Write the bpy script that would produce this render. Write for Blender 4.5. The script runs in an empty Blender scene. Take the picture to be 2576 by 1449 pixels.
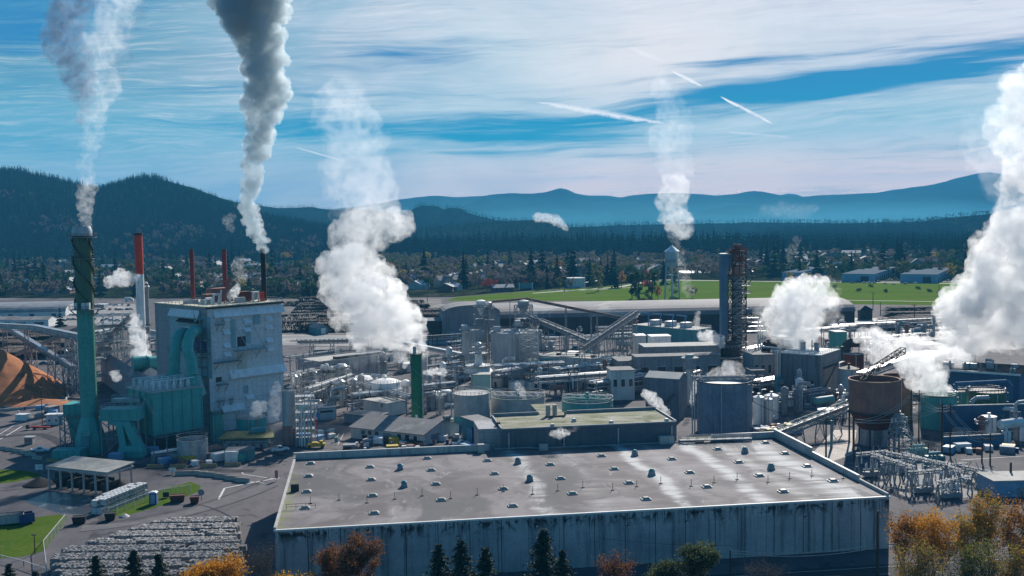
import bpy, bmesh, math, random
import numpy as np
from mathutils import Vector, Matrix, Euler, noise as mnoise
R=math.radians; PI=math.pi
S=bpy.context.scene; COL=S.collection
rnd=random.Random(7)
# ---------------------------------------------------------------- camera model
H=70.0; FPX=2658.0; PITCH=math.atan(169.5/FPX); ROLL=0.0155
cF=Vector((0,math.cos(PITCH),-math.sin(PITCH))); _U0=Vector((0,math.sin(PITCH),math.cos(PITCH))); _R0=Vector((1,0,0))
cU=_U0*math.cos(ROLL)+_R0*math.sin(ROLL); cR=_R0*math.cos(ROLL)-_U0*math.sin(ROLL)
CAMPOS=Vector((0,0,H))
def proj(p):
    v=Vector(p)-CAMPOS; d=v.dot(cF)
    return 1288+FPX*v.dot(cR)/d, 724.5-FPX*v.dot(cU)/d
def ray(px,py): return cF+cR*((px-1288)/FPX)+cU*((724.5-py)/FPX)
def G(px,py,z=0.0):
    d=ray(px,py); t=(z-H)/d.z; return CAMPOS+d*t
def at(px,py,Y):
    d=ray(px,py); return CAMPOS+d*(Y/d.y)
def zat(px,py,Y): return at(px,py,Y).z
def xat(px,Y,z=0.0):
    lo,hi=-2*Y,2*Y
    for _ in range(50):
        m=(lo+hi)/2
        if proj((m,Y,z))[0]<px: lo=m
        else: hi=m
    return lo
def mpp(Y): return Y/FPX
cam=bpy.data.cameras.new("camera"); camo=bpy.data.objects.new("camera",cam); COL.objects.link(camo)
cam.sensor_width=36; cam.lens=36*FPX/2576; cam.clip_start=1; cam.clip_end=60000
camo.matrix_world=Matrix(((cR.x,cU.x,-cF.x,0),(cR.y,cU.y,-cF.y,0),(cR.z,cU.z,-cF.z,H),(0,0,0,1)))
S.camera=camo
# ---------------------------------------------------------------- materials
MATS={}
def _n(nt,t,**k):
    n=nt.nodes.new(t)
    for a,b in k.items(): setattr(n,a,b)
    return n
def mat(name,c1,c2=None,scale=0.15,rough=0.8,metal=0.0,streak=0.0,streakc=None,stretch=None,bump=0.0,band=None,detail=5,spec=0.3,patch=None,coord='Object',trans=0.0,mould=None):
    """procedural weathered paint / concrete / metal: two tones on fractal noise, vertical streaks, panel joints"""
    if name in MATS: return MATS[name]
    m=bpy.data.materials.new(name); m.use_nodes=True; nt=m.node_tree; nt.nodes.clear(); L=nt.links
    out=_n(nt,'ShaderNodeOutputMaterial'); b=_n(nt,'ShaderNodeBsdfPrincipled'); L.new(b.outputs[0],out.inputs[0])
    b.inputs['Roughness'].default_value=rough; b.inputs['Metallic'].default_value=metal
    b.inputs['Specular IOR Level'].default_value=spec
    tc=_n(nt,'ShaderNodeTexCoord'); co=tc.outputs['Object']
    if coord=='World':
        g=_n(nt,'ShaderNodeNewGeometry'); co=g.outputs['Position']
    if c2 is None: c2=tuple(x*0.75 for x in c1)
    def noise(sc,det,vec=None,st=None,dist=0.0):
        n=_n(nt,'ShaderNodeTexNoise'); n.inputs['Scale'].default_value=sc; n.inputs['Detail'].default_value=det; n.inputs['Roughness'].default_value=0.65
        n.inputs['Distortion'].default_value=dist
        v=vec or co
        if st:
            mp=_n(nt,'ShaderNodeMapping'); mp.inputs['Scale'].default_value=st; L.new(v,mp.inputs[0]); v=mp.outputs[0]
        L.new(v,n.inputs['Vector']); return n.outputs[0]
    def ramp(fac,a,bb,lo=0.0,hi=1.0):
        r=_n(nt,'ShaderNodeMapRange'); r.inputs[1].default_value=a; r.inputs[2].default_value=bb; r.inputs[3].default_value=lo; r.inputs[4].default_value=hi
        L.new(fac,r.inputs[0]); return r.outputs[0]
    def mix(f,a,bb,mode='MIX'):
        x=_n(nt,'ShaderNodeMix',data_type='RGBA',blend_type=mode)
        if isinstance(f,float): x.inputs[0].default_value=f
        else: L.new(f,x.inputs[0])
        for s,v in ((6,a),(7,bb)):
            if isinstance(v,tuple): x.inputs[s].default_value=(*v,1)
            else: L.new(v,x.inputs[s])
        return x.outputs[2]
    f=ramp(noise(scale,detail,st=stretch),0.35,0.65)
    c=mix(f,tuple(c1),tuple(c2))
    fine=ramp(noise(scale*14,3,st=stretch),0.3,0.7,0.82,1.14)
    cc=_n(nt,'ShaderNodeVectorMath',operation='SCALE'); L.new(c,cc.inputs[0]); L.new(fine,cc.inputs['Scale']); c=cc.outputs[0]
    if patch:
        pf=ramp(noise(patch[1],4,dist=1.0),0.56,0.64,0.0,patch[2]); c=mix(pf,c,tuple(patch[0]))
    if streak>0:
        sf=ramp(noise(1.0,4,st=(0.9,0.9,0.05)),0.5,0.72,0.0,streak); c=mix(sf,c,tuple(streakc or (0.05,0.05,0.055)))
    if band:
        # panel joints: thin darker lines every band[0] m (horizontal) / band[1] m (vertical, along x and y)
        sx=_n(nt,'ShaderNodeSeparateXYZ'); L.new(co,sx.inputs[0])
        tot=None
        for axis,per in ((2,band[0]),(0,band[1]),(1,band[1])):
            if not per: continue
            w=band[2]
            d=_n(nt,'ShaderNodeMath',operation='DIVIDE'); L.new(sx.outputs[axis],d.inputs[0]); d.inputs[1].default_value=per
            fr=_n(nt,'ShaderNodeMath',operation='FRACT'); L.new(d.outputs[0],fr.inputs[0])
            lt=_n(nt,'ShaderNodeMath',operation='LESS_THAN'); L.new(fr.outputs[0],lt.inputs[0]); lt.inputs[1].default_value=w/per
            if tot is None: tot=lt.outputs[0]
            else:
                mx=_n(nt,'ShaderNodeMath',operation='MAXIMUM'); L.new(tot,mx.inputs[0]); L.new(lt.outputs[0],mx.inputs[1]); tot=mx.outputs[0]
        tf=_n(nt,'ShaderNodeMath',operation='MULTIPLY'); L.new(tot,tf.inputs[0]); tf.inputs[1].default_value=band[3] if len(band)>3 else 0.45
        c=mix(tf.outputs[0],c,(0.02,0.022,0.025))
    if mould:
        zx=_n(nt,'ShaderNodeSeparateXYZ'); L.new(co,zx.inputs[0])
        zb=ramp(zx.outputs[2],mould-2.6,mould-.4); zt_=ramp(zx.outputs[2],mould+.35,mould-.1)
        mn=ramp(noise(.5,5,st=(1,1,.55),dist=.8),0.49,0.56); v2=ramp(noise(1.0,3,st=(2.2,2.2,.06)),.55,.60)
        for fa in ((mn,zb,zt_,.95),(v2,zb,None,.75)):
            q=_n(nt,'ShaderNodeMath',operation='MULTIPLY'); L.new(fa[0],q.inputs[0]); L.new(fa[1],q.inputs[1]); f_=q.outputs[0]
            if fa[2] is not None:
                q=_n(nt,'ShaderNodeMath',operation='MULTIPLY'); L.new(f_,q.inputs[0]); L.new(fa[2],q.inputs[1]); f_=q.outputs[0]
            q=_n(nt,'ShaderNodeMath',operation='MULTIPLY'); L.new(f_,q.inputs[0]); q.inputs[1].default_value=fa[3]
            c=mix(q.outputs[0],c,(0.012,0.014,0.018))
    L.new(c,b.inputs['Base Color'])
    if trans:
        tl=_n(nt,'ShaderNodeBsdfTranslucent'); L.new(c,tl.inputs[0]); ms=_n(nt,'ShaderNodeMixShader'); ms.inputs[0].default_value=trans
        L.new(b.outputs[0],ms.inputs[1]); L.new(tl.outputs[0],ms.inputs[2]); L.new(ms.outputs[0],out.inputs[0])
    if bump:
        bp=_n(nt,'ShaderNodeBump'); bp.inputs['Strength'].default_value=bump; bp.inputs['Distance'].default_value=0.15
        L.new(noise(scale*10,4),bp.inputs['Height']); L.new(bp.outputs[0],b.inputs['Normal'])
    MATS[name]=m; return m
# ---------------------------------------------------------------- mesh builder
class MB:
    def __init__(s): s.v=[]; s.f=[]; s.m=[]; s.mi=0; s.M=None; s.pc=[]
    def add(s,vs,fs):
        o=len(s.v); s.pc.append((o,len(vs),len(s.f),len(fs)))
        if s.M is not None: vs=[tuple(s.M@Vector(q)) for q in vs]
        s.v+= [tuple(q) for q in vs]; s.f+=[tuple(i+o for i in f) for f in fs]; s.m+=[s.mi]*len(fs); return s
    def box(s,x0,y0,z0,x1,y1,z1):
        return s.add([(x0,y0,z0),(x1,y0,z0),(x1,y1,z0),(x0,y1,z0),(x0,y0,z1),(x1,y0,z1),(x1,y1,z1),(x0,y1,z1)],
          [(3,2,1,0),(4,5,6,7),(0,1,5,4),(1,2,6,5),(2,3,7,6),(3,0,4,7)])
    def cb(s,c,d): return s.box(c[0]-d[0]/2,c[1]-d[1]/2,c[2]-d[2]/2,c[0]+d[0]/2,c[1]+d[1]/2,c[2]+d[2]/2)
    def hexa(s,v8): return s.add(v8,[(3,2,1,0),(4,5,6,7),(0,1,5,4),(1,2,6,5),(2,3,7,6),(3,0,4,7)])
    def frus(s,x0,y0,x1,y1,z0,X0,Y0,X1,Y1,z1):
        return s.hexa([(x0,y0,z0),(x1,y0,z0),(x1,y1,z0),(x0,y1,z0),(X0,Y0,z1),(X1,Y0,z1),(X1,Y1,z1),(X0,Y1,z1)])
    def beam(s,p,q,w,h=None):
        p=Vector(p); q=Vector(q); h=h or w; d=(q-p)
        if d.length<1e-6: return s
        d.normalize(); a=Vector((0,0,1)) if abs(d.z)<0.95 else Vector((1,0,0))
        r=d.cross(a).normalized()*(w/2); u=r.normalized().cross(d).normalized()*(h/2)
        return s.add([p-r-u,p+r-u,p+r+u,p-r+u,q-r-u,q+r-u,q+r+u,q-r+u],[(0,1,2,3),(7,6,5,4),(4,5,1,0),(5,6,2,1),(6,7,3,2),(7,4,0,3)])
    def tube(s,p,q,r0,r1=None,n=8,cap=True):
        p=Vector(p); q=Vector(q); r1=r0 if r1 is None else r1; d=(q-p).normalized()
        a=Vector((0,0,1)) if abs(d.z)<0.95 else Vector((1,0,0))
        e=d.cross(a).normalized(); g=e.cross(d)
        vs=[]
        for c,rr in ((p,r0),(q,r1)):
            for k in range(n):
                t=2*PI*k/n; vs.append(c+e*(rr*math.cos(t))+g*(rr*math.sin(t)))
        fs=[(k,n+k,n+(k+1)%n,(k+1)%n) for k in range(n)]
        if cap: fs+=[tuple(range(n)),tuple(range(2*n-1,n-1,-1))]
        return s.add(vs,fs)
    def path(s,pts,r,n=7):
        for a,b in zip(pts,pts[1:]): s.tube(a,b,r,n=n)
        return s
    def lathe(s,prof,n=32,c=(0,0,0),capt=True,capb=False):
        vs=[]; fs=[]
        for (r,z) in prof:
            for k in range(n):
                t=2*PI*k/n; vs.append((c[0]+r*math.cos(t),c[1]+r*math.sin(t),c[2]+z))
        for j in range(len(prof)-1):
            for k in range(n):
                fs.append((j*n+k,j*n+(k+1)%n,(j+1)*n+(k+1)%n,(j+1)*n+k))
        if capt: fs.append(tuple((len(prof)-1)*n+k for k in range(n)))
        if capb: fs.append(tuple(n-1-k for k in range(n)))
        return s.add(vs,fs)
    def poly(s,pts): return s.add(pts,[tuple(range(len(pts)))])
    def prism(s,pts,z0,z1):
        n=len(pts); vs=[(x,y,z0) for x,y in pts]+[(x,y,z1) for x,y in pts]
        return s.add(vs,[tuple(range(n-1,-1,-1)),tuple(range(n,2*n))]+[(k,(k+1)%n,n+(k+1)%n,n+k) for k in range(n)])
    def rail(s,pts,h=1.1,w=0.08,post=3.0,closed=False):
        """hand rail along a polyline of floor points"""
        P=[Vector(p) for p in pts]
        if closed: P.append(P[0])
        for a,b in zip(P,P[1:]):
            up=Vector((0,0,h)); s.beam(a+up,b+up,w); s.beam(a+up*0.5,b+up*0.5,w*0.8)
            k=max(1,int((b-a).length/post))
            for i in range(k+1):
                c=a.lerp(b,i/k); s.beam(c,c+up,w)
        return s
    def ring(s,c,r,h=1.1,w=0.08,n=24): return s.rail([(c[0]+r*math.cos(2*PI*k/n),c[1]+r*math.sin(2*PI*k/n),c[2]) for k in range(n)],h,w,9,True)
    def ladder(s,p,h,w=0.6,d=0.05):
        x,y,z=p; s.beam((x-w/2,y,z),(x-w/2,y,z+h),d); s.beam((x+w/2,y,z),(x+w/2,y,z+h),d)
        k=int(h/0.8)
        for i in range(k): s.beam((x-w/2,y,z+0.8*i+0.4),(x+w/2,y,z+0.8*i+0.4),d)
        return s
    def truss(s,p,q,w,h,n,t=0.25):
        """box lattice girder from p to q (w wide, h deep)"""
        p=Vector(p); q=Vector(q); d=(q-p); L=d.length; d.normalize(); r=d.cross(Vector((0,0,1))).normalized()*(w/2); u=Vector((0,0,1))
        for sg in (-1,1):
            a=p+r*sg; b=q+r*sg
            s.beam(a,b,t); s.beam(a+u*h,b+u*h,t)
            for i in range(n):
                c=a.lerp(b,i/n); e=a.lerp(b,(i+1)/n)
                s.beam(c,c+u*h,t*.7)
                if i%2: s.beam(c,e+u*h,t*.7)
                else: s.beam(c+u*h,e,t*.7)
            s.beam(b,b+u*h,t*.7)
        for i in range(n+1):
            c=p.lerp(q,i/n); s.beam(c-r,c+r,t*.7); s.beam(c-r+u*h,c+r+u*h,t*.7)
        return s
    def tower(s,b,t,wb,wt,n,th=0.2,bd=None):
        """four legged lattice tower between two centres"""
        b=Vector(b); t=Vector(t); C=[(-1,-1),(1,-1),(1,1),(-1,1)]
        def P(k,f): w=(wb+(wt-wb)*f)/2; return b.lerp(t,f)+Vector((C[k%4][0]*w,C[k%4][1]*w,0))
        for k in range(4):
            s.beam(P(k,0),P(k,1),th)
            for i in range(n):
                f0=i/n; f1=(i+1)/n
                s.beam(P(k,f1),P(k+1,f1),th*.7); s.beam(P(k,f0),P(k+1,f1),th*.6); s.beam(P(k+1,f0),P(k,f1),th*.6)
        return s
    def mesh(s,name,mats,smooth=False):
        me=bpy.data.meshes.new(name); me.from_pydata(s.v,[],s.f)
        for m in (mats if isinstance(mats,(list,tuple)) else [mats]): me.materials.append(m)
        if any(s.m): me.polygons.foreach_set('material_index',s.m)
        if smooth:
            me.polygons.foreach_set('use_smooth',[True]*len(s.f))
            try: me.set_sharp_from_angle(angle=R(35))
            except Exception: pass
        me.update(); return me
    def build(s,name,mats,parent=None,smooth=False,loc=None,label=None):
        o=bpy.data.objects.new(name,s.mesh(name,mats,smooth)); COL.objects.link(o); MB.last=o
        if parent is not None: o.parent=parent
        if loc is not None: o.location=loc
        if label: o['label']=label
        return o
def each(mb,name,mats,parent,smooth=False):
    """one object per added piece"""
    out=[]
    for (o,nv,fo,nf) in mb.pc:
        q=MB(); q.v=mb.v[o:o+nv]; q.f=[tuple(i-o for i in f) for f in mb.f[fo:fo+nf]]; q.m=mb.m[fo:fo+nf]; out.append(q.build(name,mats,parent,smooth))
    return out
def tag(o,label=None,cat=None,group=None,kind=None):
    if label: o['label']=label
    if cat: o['category']=cat
    if group: o['group']=group
    if kind: o['kind']=kind
    return o
def thing(name,label,cat,loc=(0,0,0),rz=0.0,group=None):
    o=bpy.data.objects.new(name,None); COL.objects.link(o); o.empty_display_size=0.5
    o.location=loc; o.rotation_euler=(0,0,rz); tag(o,label,cat,group); return o
def copy_tree(o,parent=None):
    c=o.copy(); COL.objects.link(c); c.parent=parent
    for ch in list(o.children): copy_tree(ch,c)
    return c
def mobj(name,me,loc,rz=0,sc=1.0,label=None,cat=None,group=None,kind=None):
    o=bpy.data.objects.new(name,me); COL.objects.link(o); o.location=loc; o.rotation_euler=(0,0,rz)
    o.scale=(sc,sc,sc) if not isinstance(sc,tuple) else sc
    return tag(o,label,cat,group,kind)
def nmesh(name,V,F,mats,mi=None,smooth=False):
    """fast numpy mesh, all faces with the same corner count"""
    V=np.asarray(V,dtype=np.float32).reshape(-1,3); F=np.asarray(F,dtype=np.int32); k=F.shape[1]; n=F.shape[0]
    me=bpy.data.meshes.new(name); me.vertices.add(len(V)); me.vertices.foreach_set('co',V.ravel())
    me.loops.add(n*k); me.loops.foreach_set('vertex_index',F.ravel())
    me.polygons.add(n); me.polygons.foreach_set('loop_start',np.arange(0,n*k,k,dtype=np.int32))
    try: me.polygons.foreach_set('loop_total',np.full(n,k,dtype=np.int32))
    except Exception: pass
    for m in (mats if isinstance(mats,(list,tuple)) else [mats]): me.materials.append(m)
    if mi is not None: me.polygons.foreach_set('material_index',np.asarray(mi,dtype=np.int32))
    if smooth: me.polygons.foreach_set('use_smooth',np.ones(n,dtype=bool))
    me.update(calc_edges=True); me.validate(); return me
def corner(px,py,a,right=None,left=None,top=None,Y=None,L1=None,L2=None,z=0.0):
    """near ground corner seen at pixel px,py (or at depth Y); u runs a deg right of the view axis, w is 90 deg left of u.
    returns loc, rz, lengths L1 (u), L2 (w), height"""
    C=G(px,py,z) if Y is None else Vector((xat(px,Y,z),Y,z))
    u=Vector((math.sin(R(a)),math.cos(R(a)),0)); w=Vector((-u.y,u.x,0))
    def solve(d,tx):
        lo,hi=0.0,400.0; s=1 if proj(C+d*5)[0]>proj(C)[0] else -1
        for _ in range(50):
            m=(lo+hi)/2
            if (proj(C+d*m)[0]-tx)*s<0: lo=m
            else: hi=m
        return lo
    if right is not None: L1=solve(u,right)
    if left is not None: L2=solve(w,left)
    h=zat(proj(C)[0],top,C.y)-z if top is not None else None
    return C,PI/2-R(a),L1,L2,h
# ---------------------------------------------------------------- light
HAZE_D=0.000085
SUN_AZ=R(20); SUN_EL=R(31)
sun=bpy.data.lights.new("sun",'SUN'); sun.energy=5.0; sun.angle=R(0.5); sun.color=(1.0,0.93,0.84)
suno=bpy.data.objects.new("sun",sun); COL.objects.link(suno)
sd=Vector((math.sin(SUN_AZ)*math.cos(SUN_EL),math.cos(SUN_AZ)*math.cos(SUN_EL),math.sin(SUN_EL)))
suno.rotation_euler=(-sd).to_track_quat('-Z','Y').to_euler(); suno.location=sd*3000
W=bpy.data.worlds.new("World"); S.world=W; W.use_nodes=True
def build_world():
    nt=W.node_tree; nt.nodes.clear(); L=nt.links
    out=_n(nt,'ShaderNodeOutputWorld'); bg=_n(nt,'ShaderNodeBackground'); L.new(bg.outputs[0],out.inputs[0])
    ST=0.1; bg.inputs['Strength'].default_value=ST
    sky=_n(nt,'ShaderNodeTexSky',sky_type='NISHITA'); sky.sun_disc=False; sky.sun_elevation=SUN_EL; sky.sun_rotation=SUN_AZ
    sky.altitude=100; sky.air_density=1.3; sky.dust_density=0.6; sky.ozone_density=3.0
    tc=_n(nt,'ShaderNodeTexCoord'); sx=_n(nt,'ShaderNodeSeparateXYZ'); L.new(tc.outputs['Generated'],sx.inputs[0])
    def M(op,a,b=None,c=None,clamp=False):
        n=_n(nt,'ShaderNodeMath',operation=op); n.use_clamp=clamp
        for i,v in enumerate((a,b,c)):
            if v is None: continue
            if isinstance(v,(int,float)): n.inputs[i].default_value=v
            else: L.new(v,n.inputs[i])
        return n.outputs[0]
    az=M('DEGREES',M('ARCTAN2',sx.outputs[0],sx.outputs[1])); el=M('DEGREES',M('ARCSINE',sx.outputs[2]))
    def comb(a,b,c=0.0):
        n=_n(nt,'ShaderNodeCombineXYZ')
        for i,v in enumerate((a,b,c)):
            if isinstance(v,(int,float)): n.inputs[i].default_value=v
            else: L.new(v,n.inputs[i])
        return n.outputs[0]
    def noise(vec,sc,det=6,ro=0.55,dist=0.0):
        n=_n(nt,'ShaderNodeTexNoise'); n.inputs['Scale'].default_value=sc; n.inputs['Detail'].default_value=det; n.inputs['Roughness'].default_value=ro; n.inputs['Distortion'].default_value=dist
        L.new(vec,n.inputs['Vector']); return n.outputs[0]
    def rng(v,a,b,lo=0.0,hi=1.0,smooth=True):
        r=_n(nt,'ShaderNodeMapRange'); r.interpolation_type='SMOOTHSTEP' if smooth else 'LINEAR'
        for i,x in enumerate((a,b,lo,hi)): r.inputs[i+1].default_value=x
        L.new(v,r.inputs[0]); return r.outputs[0]
    def mix(f,a,b):
        x=_n(nt,'ShaderNodeMix',data_type='RGBA')
        if isinstance(f,(int,float)): x.inputs[0].default_value=f
        else: L.new(f,x.inputs[0])
        for s,v in ((6,a),(7,b)):
            if isinstance(v,tuple): x.inputs[s].default_value=(*[q/ST*0.85 for q in v],1)
            else: L.new(v,x.inputs[s])
        return x.outputs[2]
    def A(px,py):
        d=ray(px,py).normalized(); return math.degrees(math.atan2(d.x,d.y)),math.degrees(math.asin(d.z))
    # wind-drawn streaks: noise stretched along a slightly tilted azimuth direction
    w1=noise(comb(M('MULTIPLY',az,0.05),M('MULTIPLY',el,0.25)),1.0,3)
    elw=M('ADD',el,M('MULTIPLY',M('SUBTRACT',w1,0.5),2.6))
    t=M('ADD',elw,M('MULTIPLY',az,-0.035))
    st1=noise(comb(M('MULTIPLY',az,0.045),M('MULTIPLY',t,0.62)),1.0,8,0.62,0.25)
    st2=noise(comb(M('MULTIPLY',az,0.10),M('MULTIPLY',t,2.2),3.0),1.0,6,0.6,0.2)
    soft=noise(comb(M('MULTIPLY',az,0.09),M('MULTIPLY',el,0.20),7.0),1.0,4,0.55,0.6)
    def gauss(px,py,sx_,sy_,tilt=0.0):
        a0,e0=A(px,py); k=FPX*PI/180
        da=M('MULTIPLY',M('SUBTRACT',az,a0),k/sx_); de=M('MULTIPLY',M('SUBTRACT',M('SUBTRACT',elw,e0),M('MULTIPLY',M('SUBTRACT',az,a0),tilt)),k/sy_)
        q=M('ADD',M('MULTIPLY',da,da),M('MULTIPLY',de,de)); return M('POWER',2.718,M('MULTIPLY',q,-1.0))
    def addall(lst):
        tot=None
        for g,wt in lst:
            g=M('MULTIPLY',g,wt); tot=g if tot is None else M('ADD',tot,g)
        return tot
    # openings of clear blue between the veils of cirrus
    gap=addall([(gauss(1240,335,330,48,-0.02),1.15),(gauss(1560,300,300,30,0.0),0.6),(gauss(1980,235,360,30,0.03),1.2),(gauss(2450,150,420,42,0.06),1.0),
                (gauss(2350,215,260,22,0.03),0.7),(gauss(40,60,170,110),0.9),(gauss(100,365,240,22,0.02),0.55),(gauss(800,270,200,60),0.55),(gauss(750,330,230,26),0.5),(gauss(330,60,240,70),0.25),(gauss(1880,160,210,16,0.03),0.6)])
    streaky=M('ADD',M('MULTIPLY',M('SUBTRACT',st1,0.5),1.9),M('MULTIPLY',M('SUBTRACT',st2,0.5),1.1))
    # base veil colours: lavender grey high up, rose white low down, darker and bluer to the left
    hi=mix(rng(az,-26,6),(0.07,0.27,0.39),(0.62,0.63,0.70))
    lo=mix(rng(az,-22,8),(0.48,0.62,0.65),(1.42,1.0,0.84))
    mid=mix(rng(az,-24,6),(0.14,0.40,0.52),(0.38,0.58,0.66))
    veil=mix(rng(el,1.6,4.6),lo,mid); veil=mix(rng(el,4.5,8.5),veil,hi)
    st3=noise(comb(M('MULTIPLY',az,0.32),M('MULTIPLY',t,5.5),9.0),1.0,6,0.7,0.5)
    veil=mix(rng(st3,.42,.72,0,.38),veil,(0.78,0.78,0.82)); veil=mix(rng(st3,.52,.28,0,.30),veil,(0.22,0.40,0.50))
    glow=gauss(1640,150,420,120); veil=mix(M('MULTIPLY',glow,0.75),veil,(0.80,0.77,0.76))
    veil=mix(M('MULTIPLY',gauss(1250,150,200,150),0.35),veil,(0.36,0.60,0.66))
    bright=rng(streaky,-0.25,0.55); veil=mix(M('MULTIPLY',M('MULTIPLY',bright,0.42),rng(az,-25,0,.25,1.0)),veil,(0.80,0.82,0.86))
    veil=mix(M('MULTIPLY',M('MULTIPLY',rng(soft,0.40,0.70),0.5),rng(az,-6,8,1.0,0.35)),veil,(0.10,0.34,0.50))
    blue=mix(rng(el,3.0,9.0),(0.008,0.30,0.47),(0.03,0.20,0.42))
    gf=rng(M('SUBTRACT',gap,M('MULTIPLY',streaky,1.5)),0.12,1.15)
    c=mix(gf,veil,blue)
    # contrails, each a crisp line that breaks up into a fuzzy edge
    fz=noise(comb(M('MULTIPLY',az,1.6),M('MULTIPLY',el,1.6)),1.0,5,0.65)
    def trail(p,q,w0,w1,op):
        nonlocal c
        (a0,e0),(a1,e1)=A(*p),A(*q); dx,dy=a1-a0,e1-e0; Ln=math.hypot(dx,dy); dx/=Ln; dy/=Ln
        u=M('ADD',M('MULTIPLY',M('SUBTRACT',az,a0),dx),M('MULTIPLY',M('SUBTRACT',el,e0),dy))
        v=M('ADD',M('MULTIPLY',M('SUBTRACT',az,a0),-dy),M('MULTIPLY',M('SUBTRACT',el,e0),dx))
        v=M('ADD',v,M('MULTIPLY',M('SUBTRACT',fz,0.5),w1*1.6))
        s=M('DIVIDE',u,Ln)
        wd=M('ADD',w0,M('MULTIPLY',M('MULTIPLY',s,M('SUBTRACT',1.0,s)),4*(w1-w0)))
        f=M('SUBTRACT',1.0,M('DIVIDE',M('ABSOLUTE',v),wd),clamp=True)
        f=M('MULTIPLY',M('MULTIPLY',f,rng(s,-0.02,0.08)),rng(s,1.02,0.9))
        f=M('MULTIPLY',f,rng(fz,0.25,0.6,0.35,1.0))
        c=mix(M('MULTIPLY',f,op,clamp=True),c,(0.92,0.92,0.94))
    trail((1812,243),(1945,312),0.04,0.11,1.5)
    trail((1690,178),(1768,218),0.03,0.12,1.2)
    trail((1345,255),(1680,312),0.03,0.22,1.0)
    trail((742,370),(872,407),0.025,0.06,.9)
    trail((1580,118),(1670,155),0.03,0.16,0.4)
    trail((1830,332),(1990,345),0.05,0.10,0.5)
    # below the horizon and behind the camera: the plain sky
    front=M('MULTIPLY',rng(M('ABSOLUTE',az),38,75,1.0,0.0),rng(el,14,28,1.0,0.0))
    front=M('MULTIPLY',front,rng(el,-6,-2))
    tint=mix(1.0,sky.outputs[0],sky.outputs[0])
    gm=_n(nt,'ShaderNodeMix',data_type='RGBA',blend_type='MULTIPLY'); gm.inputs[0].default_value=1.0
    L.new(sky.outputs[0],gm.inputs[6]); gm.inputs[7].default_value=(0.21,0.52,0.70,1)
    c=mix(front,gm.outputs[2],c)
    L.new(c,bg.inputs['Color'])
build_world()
S.view_settings.view_transform='Standard'; S.view_settings.look='None'; S.view_settings.exposure=0.55; S.view_settings.gamma=1.0; S.view_settings.use_curve_mapping=False
S.render.engine='CYCLES'
cy=S.cycles; cy.use_denoising=True; cy.max_bounces=12; cy.volume_bounces=6; cy.diffuse_bounces=3; cy.glossy_bounces=2; cy.transparent_max_bounces=16
cy.use_adaptive_sampling=True; cy.adaptive_threshold=0.01; cy.volume_max_steps=256; cy.sample_clamp_indirect=4
try: cy.denoiser='OPENIMAGEDENOISE'
except Exception: pass
# ---------------------------------------------------------------- ground
def sheet(name,pts,z,m,cat=None):
    mb=MB(); mb.poly([(p[0],p[1],z) for p in pts]); o=mb.build(name,m); o['kind']='structure'; return o
def gpts(*pp): return [G(*p)[:2] for p in pp]
m_ground=mat('yard_gravel',(0.075,0.07,0.075),(0.12,0.105,0.105),scale=0.03,rough=0.95,patch=((0.20,0.18,0.17),0.012,0.55),coord='World',spec=0.12)
m_asph=mat('asphalt',(0.085,0.082,0.09),(0.14,0.125,0.13),scale=0.02,rough=0.9,patch=((0.04,0.04,0.045),0.09,0.85),coord='World',stretch=(1,0.45,1),streak=0.0,detail=9,spec=0.12)
m_road=mat('road_asphalt',(0.035,0.037,0.042),(0.055,0.055,0.06),scale=0.05,rough=0.9,coord='World',spec=0.12)
m_grass=mat('grass',(0.055,0.105,0.016),(0.085,0.125,0.02),scale=0.08,rough=0.95,patch=((0.12,0.12,0.05),0.25,0.6),coord='World',bump=0.4,spec=0.0)
m_field=mat('field_grass',(0.075,0.14,0.016),(0.115,0.17,0.028),scale=0.03,rough=0.95,patch=((0.125,0.12,0.045),0.05,0.9),coord='World',stretch=(0.35,1.5,1),spec=0.0)
m_town=mat('town_ground',(0.014,0.022,0.012),(0.03,0.036,0.018),scale=0.02,rough=0.95,patch=((0.09,0.085,0.075),0.02,0.5),coord='World',spec=0.0)
m_forestfloor=mat('forest_floor',(0.012,0.022,0.012),(0.022,0.035,0.016),scale=0.01,rough=1.0,coord='World',spec=0.0)
sheet('ground',[(-9000,-240),(9000,-240),(12000,12900),(-12000,12900)],0,m_ground)
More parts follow.
